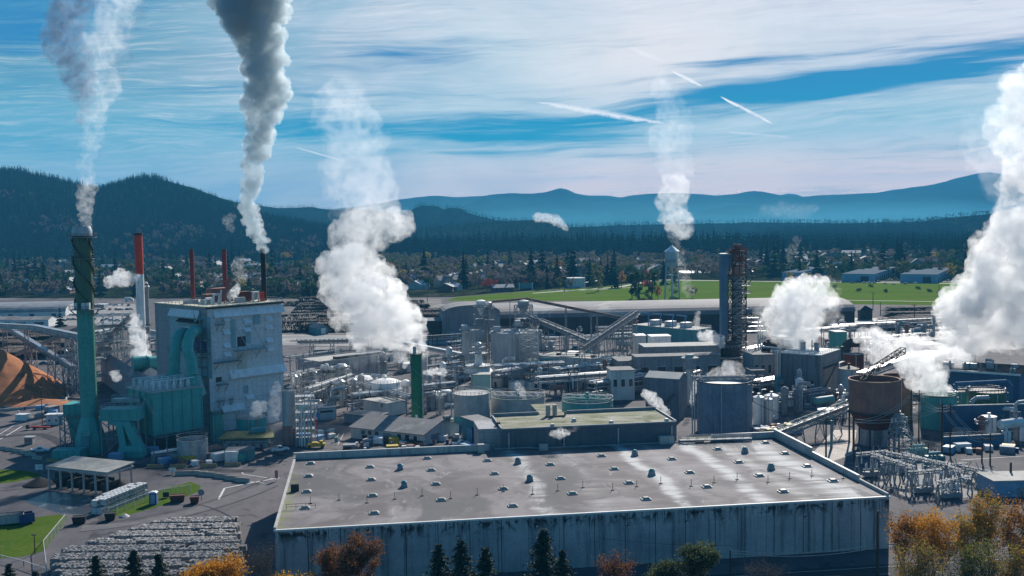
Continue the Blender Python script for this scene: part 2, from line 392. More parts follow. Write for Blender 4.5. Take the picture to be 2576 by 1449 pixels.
# ---------------------------------------------------------------- hills
m_hill=mat('wooded_hillside',(0.006,0.018,0.013),(0.014,0.03,0.018),scale=0.006,rough=1.0,patch=((0.06,0.055,0.035),0.004,0.25),coord='World',spec=0.0)
m_far=mat('distant_wooded_range',(0.008,0.024,0.02),(0.014,0.032,0.024),scale=0.002,rough=1.0,coord='World',spec=0.0)
def interp(pts,x):
    if x<=pts[0][0]: return pts[0][1]
    for (a,b),(c,d) in zip(pts,pts[1:]):
        if x<=c:
            t=(x-a)/(c-a); t2=t*t*(3-2*t); t=0.5*t+0.5*t2
            return b+(d-b)*t
    return pts[-1][1]
def ridge(name,pts,Y,foot,back,m,step=10,rough=1.0,seed=0,rows=14,spur=0.25):
    """a hill whose crest line runs through the given skyline, with spurs and gullies on its flanks"""
    xs=np.arange(pts[0][0],pts[-1][0]+1,step); V=[];n=len(xs); front=[]
    for i,px in enumerate(xs):
        py=interp(pts,px)+mnoise.noise((px*0.03,seed,0))*rough*1.5+mnoise.noise((px*0.11,seed,3))*rough*0.8
        z=max(0.5,zat(px,py,Y)); X=xat(px,Y,z)
        for j in range(rows+5):
            if j<=rows:
                t=j/rows; y=foot+(Y-foot)*t
                prof=t*t*(3-2*t)*0.75+t*0.25
                s=mnoise.noise((X*0.0035/(Y/3000),y*0.0018,seed*3.1))*spur+mnoise.noise((X*0.012/(Y/3000),y*0.006,seed))*spur*0.35
                zz=z*max(0,prof+s*math.sin(PI*min(1,t))*(0.35+t))
                zz=min(zz,z*(0.25+0.75*t)*1.02+ (70-0)*0)  # stays below the crest line of sight
                if j==0: zz=-2
            else:
                t=(j-rows)/4; y=Y+(back-Y)*t; zz=z*(1-t*t)-2*t
            V.append((X*(1 if j>rows else 0.55+0.45*y/Y) if False else X,y,zz))
    k=rows+5; F=[]
    for i in range(n-1):
        for j in range(k-1): F.append((i*k+j,(i+1)*k+j,(i+1)*k+j+1,i*k+j+1))
    me=nmesh(name,V,F,m,smooth=True); o=mobj(name,me,(0,0,0),kind='structure')
    return np.array(V).reshape(n,k,3)
NEARHILL=[(-160,425),(0,432),(40,433),(60,437),(110,448),(160,459),(205,470),(245,482),(272,478),(310,464),(345,452),(380,448),(405,452),(440,468),(490,486),(540,502),(580,519),(620,536),(680,549),(740,560),(800,570),(880,590)]
h1=ridge('wooded_hill',NEARHILL,2800,1950,4000,m_hill,10,1.0,1)
h2=ridge('wooded_hill',[(400,520),(530,500),(575,505),(640,516),(700,524),(780,521),(830,528),(900,526),(960,531),(1030,540),(1100,552),(1200,560),(1300,566)],4400,3400,5600,m_hill,14,1.0,2)
h3=ridge('wooded_hill',[(960,566),(1010,546),(1040,526),(1065,517),(1095,518),(1120,528),(1130,522),(1160,526),(1175,537),(1210,545),(1240,552),(1300,562)],4300,3700,5200,m_hill,8,1.2,3)
h4=ridge('wooded_rise',[(880,590),(960,582),(1060,576),(1130,568),(1210,560),(1290,555),(1345,554),(1390,560),(1425,571),(1500,580)],3300,2800,4000,m_hill,10,0.8,4)
h5=ridge('mountain_range',[(700,545),(800,530),(880,522),(950,512),(1010,501),(1060,495),(1090,492),(1150,496),(1210,493),(1250,488),(1290,486),(1340,487),(1370,484),(1395,477),(1410,473),(1425,476),(1450,487),(1480,492),(1530,492),(1560,497),(1590,491),(1640,487),(1690,485),(1760,488),(1800,492),(1850,488),(1880,482),(1900,480),(1920,484),(1950,491),(1990,495),(2020,495),(2060,491),(2120,489),(2200,485),(2260,476),(2320,468),(2380,459),(2430,446),(2470,434),(2490,433),(2530,440),(2580,446),(2760,470)],9500,6600,11500,m_far,9,0.5,5,spur=0.35)
h6=ridge('mountain_range',[(1100,545),(1150,526),(1185,508),(1222,497),(1250,510),(1285,525),(1330,540),(1380,552)],7800,6700,9000,m_far,9,0.4,6)
h7=ridge('foothills',[(1400,560),(1480,553),(1520,545),(1560,537),(1600,534),(1640,540),(1690,545),(1730,550),(1780,560)],6400,5600,7300,m_far,9,0.4,7)
h8=ridge('foothills',[(1700,552),(1760,538),(1800,524),(1840,516),(1880,514),(1910,521),(1930,530),(2000,548),(2060,556)],7000,6000,8200,m_far,9,0.4,8)
h9=ridge('mountain_range',[(1930,500),(1960,491),(1985,487),(2005,489),(2030,500)],12200,11800,12700,m_far,6,0.3,9)
h10=ridge('wooded_rise',[(1900,585),(2050,578),(2200,570),(2300,563),(2370,555),(2430,545),(2480,541),(2540,537),(2600,530),(2760,520)],3500,2700,4200,m_hill,10,0.8,10)
h11=ridge('wooded_rise',[(1420,572),(1600,566),(1800,562),(1900,560),(2100,562),(2300,560),(2400,556)],4300,3700,5200,m_hill,12,0.8,11)
# ---------------------------------------------------------------- trees
def conifer_geo(seed,n_layers=9,segs=7,H_=1.0,W_=0.17,low=0.06):
    """unit-height conifer: tapered trunk and whorls of drooping ragged branches as leaf-like triangles"""
    r=random.Random(seed); V=[];F=[];MI=[]
    for k in range(4):
        t=2*PI*k/4; V.append((0.012*math.cos(t),0.012*math.sin(t),0))
    V.append((0,0,0.9))
    for k in range(4): F.append((k,(k+1)%4,4)); MI.append(1)
    for l in range(n_layers):
        f=l/(n_layers-1); z=low+(0.97-low)*f; rad=W_*(1-f)**0.85*r.uniform(0.8,1.15)+0.012
        m=max(4,int(segs*(1-f*0.4))); o=r.uniform(0,6.28)
        for k in range(m):
            a=o+2*PI*k/m+r.uniform(-.4,.4); rr=rad*r.uniform(0.45,1.3); dz=r.uniform(-.02,.02)
            w=rr*0.62; c,s=math.cos(a),math.sin(a)
            i=len(V)
            V+= [(0,0,z+0.075+dz),(c*rr*0.75-s*w,s*rr*0.75+c*w,z-0.015+dz),(c*rr,s*rr,z-0.05*(1-f)-0.01+dz),(c*rr*0.75+s*w,s*rr*0.75-c*w,z-0.015+dz)]
            F+= [(i,i+1,i+2),(i,i+2,i+3)]; MI+=[0,0]
    return np.array(V,dtype=np.float32),np.array(F,dtype=np.int32),np.array(MI)
def leaf_geo(seed,n=260,kind='round',leaf=0.055,trunk=True,dens=0.25):
    """unit-height broadleaf tree: trunk, limbs, and leaf clumps gathered in lobes"""
    r=random.Random(seed); V=[];F=[];MI=[]
    lobes=[]
    for i in range(r.randint(7,10)):
        if kind=='round': lobes.append((Vector((r.gauss(0,.17),r.gauss(0,.17),r.uniform(.42,.86))),r.uniform(.10,.2)))
        elif kind=='tall': lobes.append((Vector((r.gauss(0,.10),r.gauss(0,.10),r.uniform(.25,.9))),r.uniform(.08,.15)))
        elif kind=='bush': lobes.append((Vector((r.gauss(0,.28),r.gauss(0,.28),r.uniform(.3,.7))),r.uniform(.2,.3)))
    def stick(p,q,a,b):
        mb=MB(); mb.tube(p,q,a,b,n=5,cap=False); o=len(V); V.extend(mb.v)
        for f in mb.f: F.append((f[0]+o,f[1]+o,f[2]+o)); F.append((f[0]+o,f[2]+o,f[3]+o)); MI.extend([1,1])
    if trunk:
        stick((0,0,0),(0,0,.45),.022,.014)
        for c,rr in lobes: stick((0,0,r.uniform(.2,.42)),c,.010,.004)
    for i in range(n):
        c,rr=r.choice(lobes); d=Vector((r.gauss(0,1),r.gauss(0,1),r.gauss(0,1))).normalized()*rr*(r.random()**dens)
        p=c+d; nrm=Vector((r.gauss(0,1),r.gauss(0,1),r.gauss(0,1))).normalized(); t=nrm.orthogonal().normalized(); b=nrm.cross(t); s=leaf*r.uniform(.6,1.3)
        o=len(V); V.extend([tuple(p+t*s),tuple(p+b*s*.7),tuple(p-t*s),tuple(p-b*s*.7)]); F.append((o,o+1,o+2)); F.append((o,o+2,o+3)); MI.extend([0,0])
    return np.array([tuple(v) for v in V],dtype=np.float32),np.array(F,dtype=np.int32),np.array(MI)
def leafmat(name,a,b,c=None):
    return mat(name,a,b,scale=0.8,rough=0.9,patch=(c or tuple(x*0.45 for x in a),0.35,0.8),coord='World',spec=0.0,trans=0 if 'fir' in name else .3)
m_bark=mat('bark',(0.085,0.072,0.062),scale=1.0,rough=0.95)
m_fir=leafmat('fir_needles',(0.006,0.018,0.014),(0.012,0.028,0.018))
m_fir2=leafmat('fir_needles_light',(0.022,0.045,0.024),(0.04,0.07,0.034))
m_olive=leafmat('olive_leaves',(0.13,0.14,0.05),(0.19,0.18,0.06))
m_green=leafmat('green_leaves',(0.03,0.065,0.022),(0.055,0.10,0.03))
m_yellow=leafmat('yellow_leaves',(0.34,0.27,0.05),(0.44,0.33,0.06))
m_orange=leafmat('orange_leaves',(0.42,0.18,0.05),(0.52,0.25,0.06))
m_red=leafmat('red_leaves',(0.36,0.06,0.05),(0.45,0.09,0.06))
m_grey=leafmat('bare_twigs',(0.14,0.115,0.10),(0.2,0.165,0.14))
CON=[nmesh('conifer_a',*conifer_geo(i,[9,11,8,12][i%4],[7,6,8,7][i%4],W_=[.21,.17,.25,.19][i%4])[:2],[m_fir,m_bark],conifer_geo(i,[9,11,8,12][i%4],[7,6,8,7][i%4],W_=[.21,.17,.25,.19][i%4])[2]) for i in range(6)]
def leafmesh(seed,m,n=260,kind='round',leaf=0.055,dens=0.25):
    v,f,mi=leaf_geo(seed,n,kind,leaf,True,dens); return nmesh('tree',v,f,[m,m_bark],mi)
TREE={k:[leafmesh(20+i*3+j,m,kind=kd) for j,kd in enumerate(('round','tall'))] for i,(k,m) in enumerate((('olive',m_olive),('green',m_green),('yellow',m_yellow),('orange',m_orange),('red',m_red),('bare',m_grey)))}
def wood(name,pts,heights,mats,seed,label=None,layers=5,segs=5,W_=0.15,leafy=False):
    """a far-off wood that reads as one mass: every tree is modelled, all in one object"""
    r=np.random.RandomState(seed); geos=[leaf_geo(100+seed*5+i,90,'round',.10) if leafy else conifer_geo(100+seed*5+i,layers,segs,W_=W_*(0.8+0.12*i)) for i in range(4)]
    VV=[];FF=[];o=0
    idx=r.randint(0,4,len(pts)); ang=r.rand(len(pts))*6.28
    for g in range(4):
        v,f,mi=geos[g]; sel=np.where(idx==g)[0]
        if len(sel)==0: continue
        c,s=np.cos(ang[sel]),np.sin(ang[sel]); h=heights[sel]
        x=(v[None,:,0]*c[:,None]-v[None,:,1]*s[:,None])*h[:,None]+pts[sel,0:1]
        y=(v[None,:,0]*s[:,None]+v[None,:,1]*c[:,None])*h[:,None]+pts[sel,1:2]
        z=v[None,:,2]*h[:,None]+pts[sel,2:3]
        VV.append(np.stack([x,y,z],-1).reshape(-1,3)); n=len(v)
        FF.append((f[None]+ (np.arange(len(sel))*n)[:,None,None]).reshape(-1,3)+o); o+=n*len(sel)
    me=nmesh(name,np.concatenate(VV),np.concatenate(FF),mats)
    return tag(mobj(name,me,(0,0,0)),label,'wood' if label else None,None,'stuff')
def sample(h,n,seed,tlo=0.0,thi=1.0,pxr=None):
    r=np.random.RandomState(seed); N,K,_=h.shape; rows=K-5
    i=r.rand(n)*(N-1.001); j=(tlo+(thi-tlo)*r.rand(n))*rows*0.999
    a=i.astype(int); b=j.astype(int); fi=(i-a)[:,None]; fj=(j-b)[:,None]
    return h[a,b]*(1-fi)*(1-fj)+h[a+1,b]*fi*(1-fj)+h[a,b+1]*(1-fi)*fj+h[a+1,b+1]*fi*fj
rs=np.random.RandomState(5)
p=sample(h1,20000,1,0.05,1.0); p2=sample(h1,420,2,0.985,1.0); q=np.concatenate([p,p2]); wood('hillside_forest',q,np.concatenate([rs.uniform(9,20,len(p)),rs.uniform(11,23,len(p2))]),m_fir,1,'dark conifer forest covering the nearest left hill',7,5,.2)
p=sample(h1,2600,21,0.0,.97); r9=np.array([mnoise.noise((a[0]*.004,a[1]*.003,2)) for a in p]); p=p[r9>.02]; wood('hillside_forest',p,rs.uniform(16,30,len(p)),m_fir2,7,'lighter taller stands of conifers scattered on the left hill',5,6,.22)
p=sample(h1,1500,22,0.0,.7); r9=np.array([mnoise.noise((a[0]*.006,a[1]*.005,8)) for a in p]); p=p[r9>.12]; wood('hillside_forest',p,rs.uniform(10,18,len(p)),m_grey,8,'pale bare broadleaf patches low on the left hill',leafy=True)
p=sample(h2,8000,3,0.3,1.0); wood('hillside_forest',p,rs.uniform(10,20,len(p)),m_fir,2,'hazy conifer forest on the middle ridge behind the dark plume',3,4)
p=sample(h3,1800,4,0.1,1.0); wood('hillside_forest',p,rs.uniform(12,30,len(p)),m_fir,3,'conifer forest on the low dark knoll left of the pyramid peak',3,4)
p=sample(h4,2500,5,0.1,1.0); wood('hillside_forest',p,rs.uniform(10,22,len(p)),m_fir,4,'conifers on the low rise beyond the centre tree row',3,4)
p=sample(h10,5000,6,0.05,1.0); wood('hillside_forest',p,rs.uniform(16,34,len(p)),m_fir,5,'dark conifer forest on the rise at the right edge',3,5)
p=sample(h11,3000,7,0.1,1.0); wood('hillside_forest',p,rs.uniform(16,32,len(p)),m_fir,6,'thin belt of distant conifers below the mountains',3,4)
# the haze that turns the far hills blue
hz=MB(); hz.box(-12000,-250,-1.2,12000,13000,560); m_haze=bpy.data.materials.new('haze'); m_haze.use_nodes=True; nt=m_haze.node_tree; nt.nodes.clear()
_o=_n(nt,'ShaderNodeOutputMaterial'); _v=_n(nt,'ShaderNodeVolumePrincipled'); nt.links.new(_v.outputs[0],_o.inputs['Volume'])
_v.inputs['Color'].default_value=(0.09,0.46,0.80,1); _v.inputs['Density'].default_value=HAZE_D; _v.inputs['Anisotropy'].default_value=0.0
hzo=hz.build('haze',m_haze); hzo['kind']='stuff'

# shallow mist lying on the plain under the mountains: three nested low domes of thin vapour
m_mist=bpy.data.materials.new('valley_mist'); m_mist.use_nodes=True; nt=m_mist.node_tree; nt.nodes.clear()
_o=_n(nt,'ShaderNodeOutputMaterial'); _v=_n(nt,'ShaderNodeVolumePrincipled'); nt.links.new(_v.outputs[0],_o.inputs['Volume']); _v.inputs['Color'].default_value=(0.20,0.66,0.84,1); _v.inputs['Density'].default_value=0.00011
k=0
for X_,Y_,rx,ry,top,lb in ((600,5500,2500,800,205,'wide teal mist below the far mountains'),(2500,5750,1500,700,150,'teal mist below the right hand mountain')):
    for j in range(8):
        f=(j+1)/8; mb=MB(); mb.lathe([(max(.02,math.cos(i/10*PI/2)),math.sin(i/10*PI/2)) for i in range(11)],64,capt=True,capb=True); q=1-.06*j if j<7 else .6
        mb.v=[(x*rx*(1.02-.05*(j%3))*(1+.15*math.sin(3*math.atan2(y,x)+j)),y*ry*(1.02-.04*(j%4)),(z**.8)*top*f*(1+.55*mnoise.noise((x*4.5+j*1.7,y*2.5,j*2.3)))+.3+.05*j) for x,y,z in mb.v]
        o=mb.build('mist',m_mist,loc=(X_+60*(j%3-1),Y_,0),smooth=True); tag(o,'layer of the '+lb,'mist',None,'stuff'); k+=1
# ---------------------------------------------------------------- plant: shared materials
m_conc=mat('concrete',(0.50,0.49,0.48),(0.37,0.37,0.37),scale=0.2,streak=0.5)
m_conc_lt=mat('pale_concrete',(0.45,0.44,0.42),(0.34,0.33,0.32),scale=0.3,streak=0.3)
m_panel=mat('grey_wall_panel',(0.68,0.68,0.69),(0.58,0.585,0.61),scale=0.08,streak=0.28,streakc=(.3,.3,.32),band=(3.4,5.6,0.08,0.5),patch=((0.50,0.56,0.60),0.05,0.25))
m_panel_d=mat('dark_wall_panel',(0.36,0.36,0.375),(0.27,0.275,0.29),scale=0.1,streak=0.5,band=(3.0,4.0,0.08,0.4))
m_white=mat('white_painted_steel',(0.78,0.78,0.77),(0.62,0.62,0.61),scale=0.4,rough=0.55,streak=0.35,streakc=(0.2,0.17,0.14))
m_offw=mat('off_white_cladding',(0.72,0.72,0.70),(0.6,0.6,0.59),scale=0.2,streak=0.35,band=(0,2.4,0.05,0.3))
m_teal=mat('teal_painted_steel',(0.085,0.37,0.34),(0.065,0.30,0.285),scale=0.15,rough=0.5,streak=0.3,streakc=(0.03,0.14,0.15))
m_teal_p=mat('teal_panel',(0.09,0.41,0.38),(0.07,0.33,0.31),scale=0.12,rough=0.5,band=(3.2,4.4,0.06,0.35),streak=0.25,streakc=(0.03,0.14,0.15))
m_teal_l=mat('light_teal_paint',(0.10,0.27,0.29),(0.08,0.22,0.24),scale=0.3,rough=0.6,streak=0.3)
m_stackg=mat('dark_green_stack_paint',(0.06,0.13,0.085),(0.08,0.14,0.085),scale=0.2,rough=0.6,streak=0.35,band=(0.9,0,0.05,0.25))
m_stackt=mat('teal_stack_paint',(0.08,0.34,0.29),(0.065,0.28,0.25),scale=0.1,rough=0.55,streak=0.2,band=(0.9,0,0.05,0.18))
m_galv=mat('galvanised_steel',(0.46,0.47,0.48),(0.33,0.34,0.35),scale=0.6,rough=0.5,metal=0.35)
m_alum=mat('insulated_aluminium',(0.55,0.56,0.57),(0.38,0.39,0.40),scale=0.4,rough=0.38,metal=0.55,band=(1.2,0,0.05,0.4),streak=0.3)
m_steel=mat('grey_steelwork',(0.27,0.29,0.31),(0.18,0.19,0.21),scale=0.7,rough=0.7)
m_dark=mat('dark_steel',(0.035,0.035,0.038),(0.06,0.055,0.05),scale=0.6,rough=0.7)
m_black=mat('black_soot_steel',(0.018,0.017,0.018),(0.03,0.028,0.028),scale=0.5,rough=0.6)
m_red=mat('red_stack_paint',(0.62,0.055,0.02),(0.48,0.04,0.018),scale=0.3,rough=0.55,streak=0.25,streakc=(0.15,0.02,0.01))
m_maroon=mat('maroon_stack_paint',(0.26,0.045,0.04),(0.18,0.03,0.03),scale=0.3,rough=0.65,streak=0.4)
m_rust=mat('rust',(0.30,0.14,0.105),(0.19,0.105,0.09),scale=0.35,rough=0.85,streak=0.5,streakc=(0.25,0.20,0.18))
m_rustd=mat('dark_rust',(0.16,0.045,0.03),(0.08,0.035,0.03),scale=0.5,rough=0.85)
m_roofg=mat('grey_roofing',(0.21,0.205,0.205),(0.15,0.15,0.155),scale=0.15,rough=0.9,patch=((0.32,0.31,0.3),0.12,0.6))
m_rooflt=mat('pale_gravel_roof',(0.46,0.44,0.40),(0.36,0.35,0.32),scale=0.2,rough=0.9,patch=((0.22,0.21,0.2),0.15,0.6))
m_roofy=mat('sunlit_yellow_roof_deck',(0.60,0.55,0.40),(0.48,0.44,0.34),scale=0.2,rough=0.9,patch=((0.2,0.18,0.14),0.3,0.5))  # boiler house deck: the sun's yellow light is mixed into this base colour
m_tin=mat('weathered_tin_roof',(0.30,0.30,0.30),(0.20,0.20,0.205),scale=0.2,rough=0.6,metal=0.2,band=(0,0.8,0.05,0.3),patch=((0.16,0.14,0.12),0.1,0.5))
m_glass=mat('dark_window_glass',(0.02,0.025,0.035),(0.03,0.035,0.045),scale=1,rough=0.15,spec=0.6)
m_hole=mat('dark_opening',(0.008,0.008,0.01),scale=1,rough=1.0)
m_yel=mat('yellow_paint',(0.55,0.38,0.04),(0.4,0.28,0.05),scale=1,rough=0.6)
m_blue=mat('blue_paint',(0.02,0.07,0.25),(0.02,0.05,0.16),scale=0.5,rough=0.5)
m_bluel=mat('pale_blue_tarp',(0.22,0.36,0.50),(0.15,0.26,0.40),scale=0.5,rough=0.6)
m_chip=mat('wood_chips',(0.42,0.165,0.068),(0.31,0.12,0.052),scale=0.25,rough=1.0,patch=((0.14,0.065,0.035),0.12,0.75),bump=0.6)
m_coal=mat('dark_mulch',(0.02,0.019,0.02),(0.035,0.03,0.03),scale=0.4,rough=1.0,bump=0.5)
m_line=mat('white_road_paint',(0.62,0.62,0.60),(0.45,0.45,0.44),scale=1.0,rough=0.8,coord='World')
m_barrier=mat('barrier_concrete',(0.38,0.36,0.32),(0.28,0.27,0.24),scale=0.8,rough=0.9)
m_tan=mat('tan_barrier',(0.34,0.26,0.14),(0.26,0.20,0.12),scale=0.8,rough=0.9)
# ---------------------------------------------------------------- yards, lawns, field, town floor (thin sheets)
sheet('yard',gpts((-300,1700),(-300,838),(1100,870),(2300,870),(2900,900),(2900,1700)),0.006,m_asph)
sheet('field',gpts((1120,757),(1500,757),(2430,769),(2700,772),(2700,712),(1900,708),(1700,704),(1500,722),(1300,735),(1150,747)),0.03,m_field)
sheet('town_ground',gpts((-600,748),(700,752),(1140,747),(1300,734),(1500,721),(1700,703),(1900,707),(2900,706),(2900,622),(1900,628),(900,640),(-600,640)),0.06,m_town)
sheet('forest_floor',gpts((-900,640),(900,640),(1900,628),(2900,622),(3200,585),(-900,605)),0.1,m_forestfloor)
sheet('lawn',gpts((-60,1178),(60,1184),(100,1192),(104,1198),(40,1212),(-60,1224)),0.012,m_grass)
sheet('lawn',gpts((-60,1335),(60,1305),(150,1294),(170,1300),(150,1335),(112,1385),(60,1400),(-60,1412)),0.012,m_grass)
sheet('lawn',gpts((262,1302),(300,1268),(420,1228),(478,1212),(505,1222),(500,1236),(440,1262),(330,1294)),0.012,m_grass)
m_wet=mat('wet_asphalt',(0.035,0.04,0.048),(0.055,0.06,0.068),scale=0.12,rough=0.32,coord='World',patch=((0.30,0.32,0.34),0.22,0.55),stretch=(0.5,1.6,1))
sheet('wet_pavement',gpts((60,1262),(120,1238),(250,1240),(290,1262),(250,1296),(150,1292)),0.014,m_wet)
def line(px_pts,w=0.3,z=0.02):
    P=[G(*p) for p in px_pts]; mb=MB()
    for a,b in zip(P,P[1:]):
        d=(b-a).normalized(); n=Vector((-d.y,d.x,0))*(w/2)
        mb.poly([(a-n).to_tuple()[:2]+(z,),(b-n).to_tuple()[:2]+(z,),(b+n).to_tuple()[:2]+(z,),(a+n).to_tuple()[:2]+(z,)])
    o=mb.build('road_marking',m_line); o['kind']='structure'; return o
line([(550,1256),(565,1228),(640,1213),(703,1202)],0.55)
line([(612,1190),(606,1186),(620,1181)],0.2); line([(606,1186),(612,1193),(700,1206)],0.3)
line([(618,1210),(690,1218)],0.3)
line([(0,1092),(35,1070),(75,1050),(160,1034)],0.3); line([(0,1105),(38,1083),(55,1072)],0.45)
line([(850,1118),(865,1090)],0.25); line([(838,1117),(853,1090)],0.25)
for k in range(6): line([(205+k*14,1172+k*0.4),(213+k*14,1171.6+k*.4)],0.25)
# ---------------------------------------------------------------- generic builders
def face_pt(cn,face,px,py):
    C,rz,L1,L2,h=cn; u=Vector((math.cos(rz),math.sin(rz),0)); w=Vector((-u.y,u.x,0)); n=w if face=='u' else u
    d=ray(px,py); t=(C-CAMPOS).dot(n)/d.dot(n); P=CAMPOS+d*t-C
    return (P.dot(u) if face=='u' else P.dot(w)),P.z
def fbox(mb,face,s0,s1,z0,z1,o0=-0.12,o1=0.0):
    """slab on a wall: face u lies on y=0 looking to -y, face w on x=0 looking to -x"""
    if face=='u': mb.box(min(s0,s1),o0,z0,max(s0,s1),o1,z1)
    else: mb.box(o0,min(s0,s1),z0,o1,max(s0,s1),z1)
    return mb
def wallbox(cn,face,x0,y0,x1,y1): 
    a=face_pt(cn,face,x0,y0); b=face_pt(cn,face,x1,y1); return min(a[0],b[0]),max(a[0],b[0]),min(a[1],b[1]),max(a[1],b[1])
def hall(name,label,cat,cn,wallm,roofm,roof='flat',rh=2.0,par=0.0,over=0.25,wins=(),doors=(),z0=0.0,group=None,base=0.0):
    C,rz,L1,L2,h=cn; t=thing(name,label,cat,(C.x,C.y,base),rz,group); h=h+C.z-base if base else h
    mb=MB()
    if roof=='gable_w': mb.add([(0,0,z0),(L1,0,z0),(L1,L2,z0),(0,L2,z0),(0,0,h),(L1,0,h),(L1,L2,h),(0,L2,h),(L1/2,0,h+rh),(L1/2,L2,h+rh)],[(0,1,5,8,4),(2,3,7,9,6),(1,2,6,5),(3,0,4,7),(3,2,1,0)])
    elif roof=='gable_u': mb.add([(0,0,z0),(L1,0,z0),(L1,L2,z0),(0,L2,z0),(0,0,h),(L1,0,h),(L1,L2,h),(0,L2,h),(0,L2/2,h+rh),(L1,L2/2,h+rh)],[(0,1,5,4),(2,3,7,6),(1,2,6,9,5),(3,0,4,8,7),(3,2,1,0)])
    else: mb.box(0,0,z0,L1,L2,h)
    mb.build('wall',wallm,t)
    r=MB(); o=over
    if roof=='flat':
        if par: 
            r.box(0.3,0.3,h,L1-.3,L2-.3,h+0.08); r.build('roof',roofm,t)
            p=MB(); p.box(-.06,-.06,h,L1+.06,.3,h+par); p.box(-.06,L2-.3,h,L1+.06,L2+.06,h+par); p.box(-.06,.3,h,.3,L2-.3,h+par); p.box(L1-.3,.3,h,L1+.06,L2-.3,h+par); p.build('parapet',wallm,t)
        else: r.box(-o,-o,h,L1+o,L2+o,h+0.28); r.build('roof',roofm,t)
    elif roof=='gable_w':
        for s,xa,xb in ((1,-o,L1/2),(-1,L1+o,L1/2)):
            za=h-o*rh/(L1/2); r.hexa([(xa,-o,za),(xb,-o,h+rh),(xb,L2+o,h+rh),(xa,L2+o,za),(xa,-o,za+.2),(xb,-o,h+rh+.2),(xb,L2+o,h+rh+.2),(xa,L2+o,za+.2)])
        r.build('roof',roofm,t)
    elif roof=='gable_u':
        for ya,yb in ((-o,L2/2),(L2+o,L2/2)):
            za=h-o*rh/(L2/2); r.hexa([(-o,ya,za),(L1+o,ya,za),(L1+o,yb,h+rh),(-o,yb,h+rh),(-o,ya,za+.2),(L1+o,ya,za+.2),(L1+o,yb,h+rh+.2),(-o,yb,h+rh+.2)])
        r.build('roof',roofm,t)
    elif roof=='shed_u':   # falls towards the u face
        mb2=MB(); mb2.add([(0,0,h),(L1,0,h),(L1,L2,h),(0,L2,h),(0,L2,h+rh),(L1,L2,h+rh)],[(3,0,4),(1,2,5),(2,3,4,5)]); mb2.build('gable_wall',wallm,t)
        r.hexa([(-o,-o,h),(L1+o,-o,h),(L1+o,L2+o,h+rh),(-o,L2+o,h+rh),(-o,-o,h+.2),(L1+o,-o,h+.2),(L1+o,L2+o,h+rh+.2),(-o,L2+o,h+rh+.2)]); r.build('roof',roofm,t)
    elif roof in('barrel_u','barrel_w'):
        n=12; pr=[]
        Lr=L2 if roof=='barrel_u' else L1; Ll=L1 if roof=='barrel_u' else L2
        for k in range(n+1):
            a=PI*k/n; pr.append((Lr/2-(Lr/2+o)*math.cos(a),h+rh*math.sin(a)**0.8))
        for (p,q) in zip(pr,pr[1:]):
            if roof=='barrel_u': r.hexa([(-o,p[0],p[1]-.2),(Ll+o,p[0],p[1]-.2),(Ll+o,q[0],q[1]-.2),(-o,q[0],q[1]-.2),(-o,p[0],p[1]),(Ll+o,p[0],p[1]),(Ll+o,q[0],q[1]),(-o,q[0],q[1])])
            else: r.hexa([(p[0],-o,p[1]-.2),(q[0],-o,q[1]-.2),(q[0],Ll+o,q[1]-.2),(p[0],Ll+o,p[1]-.2),(p[0],-o,p[1]),(q[0],-o,q[1]),(q[0],Ll+o,q[1]),(p[0],Ll+o,p[1])])
        e=MB()
        for s in (0.02,Ll-0.02):
            if roof=='barrel_u': e.poly([(s,max(0,min(Lr,p[0])),p[1]-.1) for p in pr])
            else: e.poly([(max(0,min(Lr,p[0])),s,p[1]-.1) for p in pr])
        e.build('gable_wall',wallm,t); r.build('roof',roofm,t)
    for (f,s0,s1,z0_,z1_) in wins:
        fr=fbox(MB(),f,s0,s1,z0_,z1_,-0.10).build('window',m_offw,t)
        fbox(MB(),f,s0+.12,s1-.12,z0_+.12,z1_-.12,-0.13,-0.05).build('pane',m_glass,fr)
    for d in doors:
        f,s0,s1,z0_,z1_=d[:5]; fbox(MB(),f,s0,s1,z0_,z1_,-0.10).build('door',d[5] if len(d)>5 else m_steel,t)
    return t
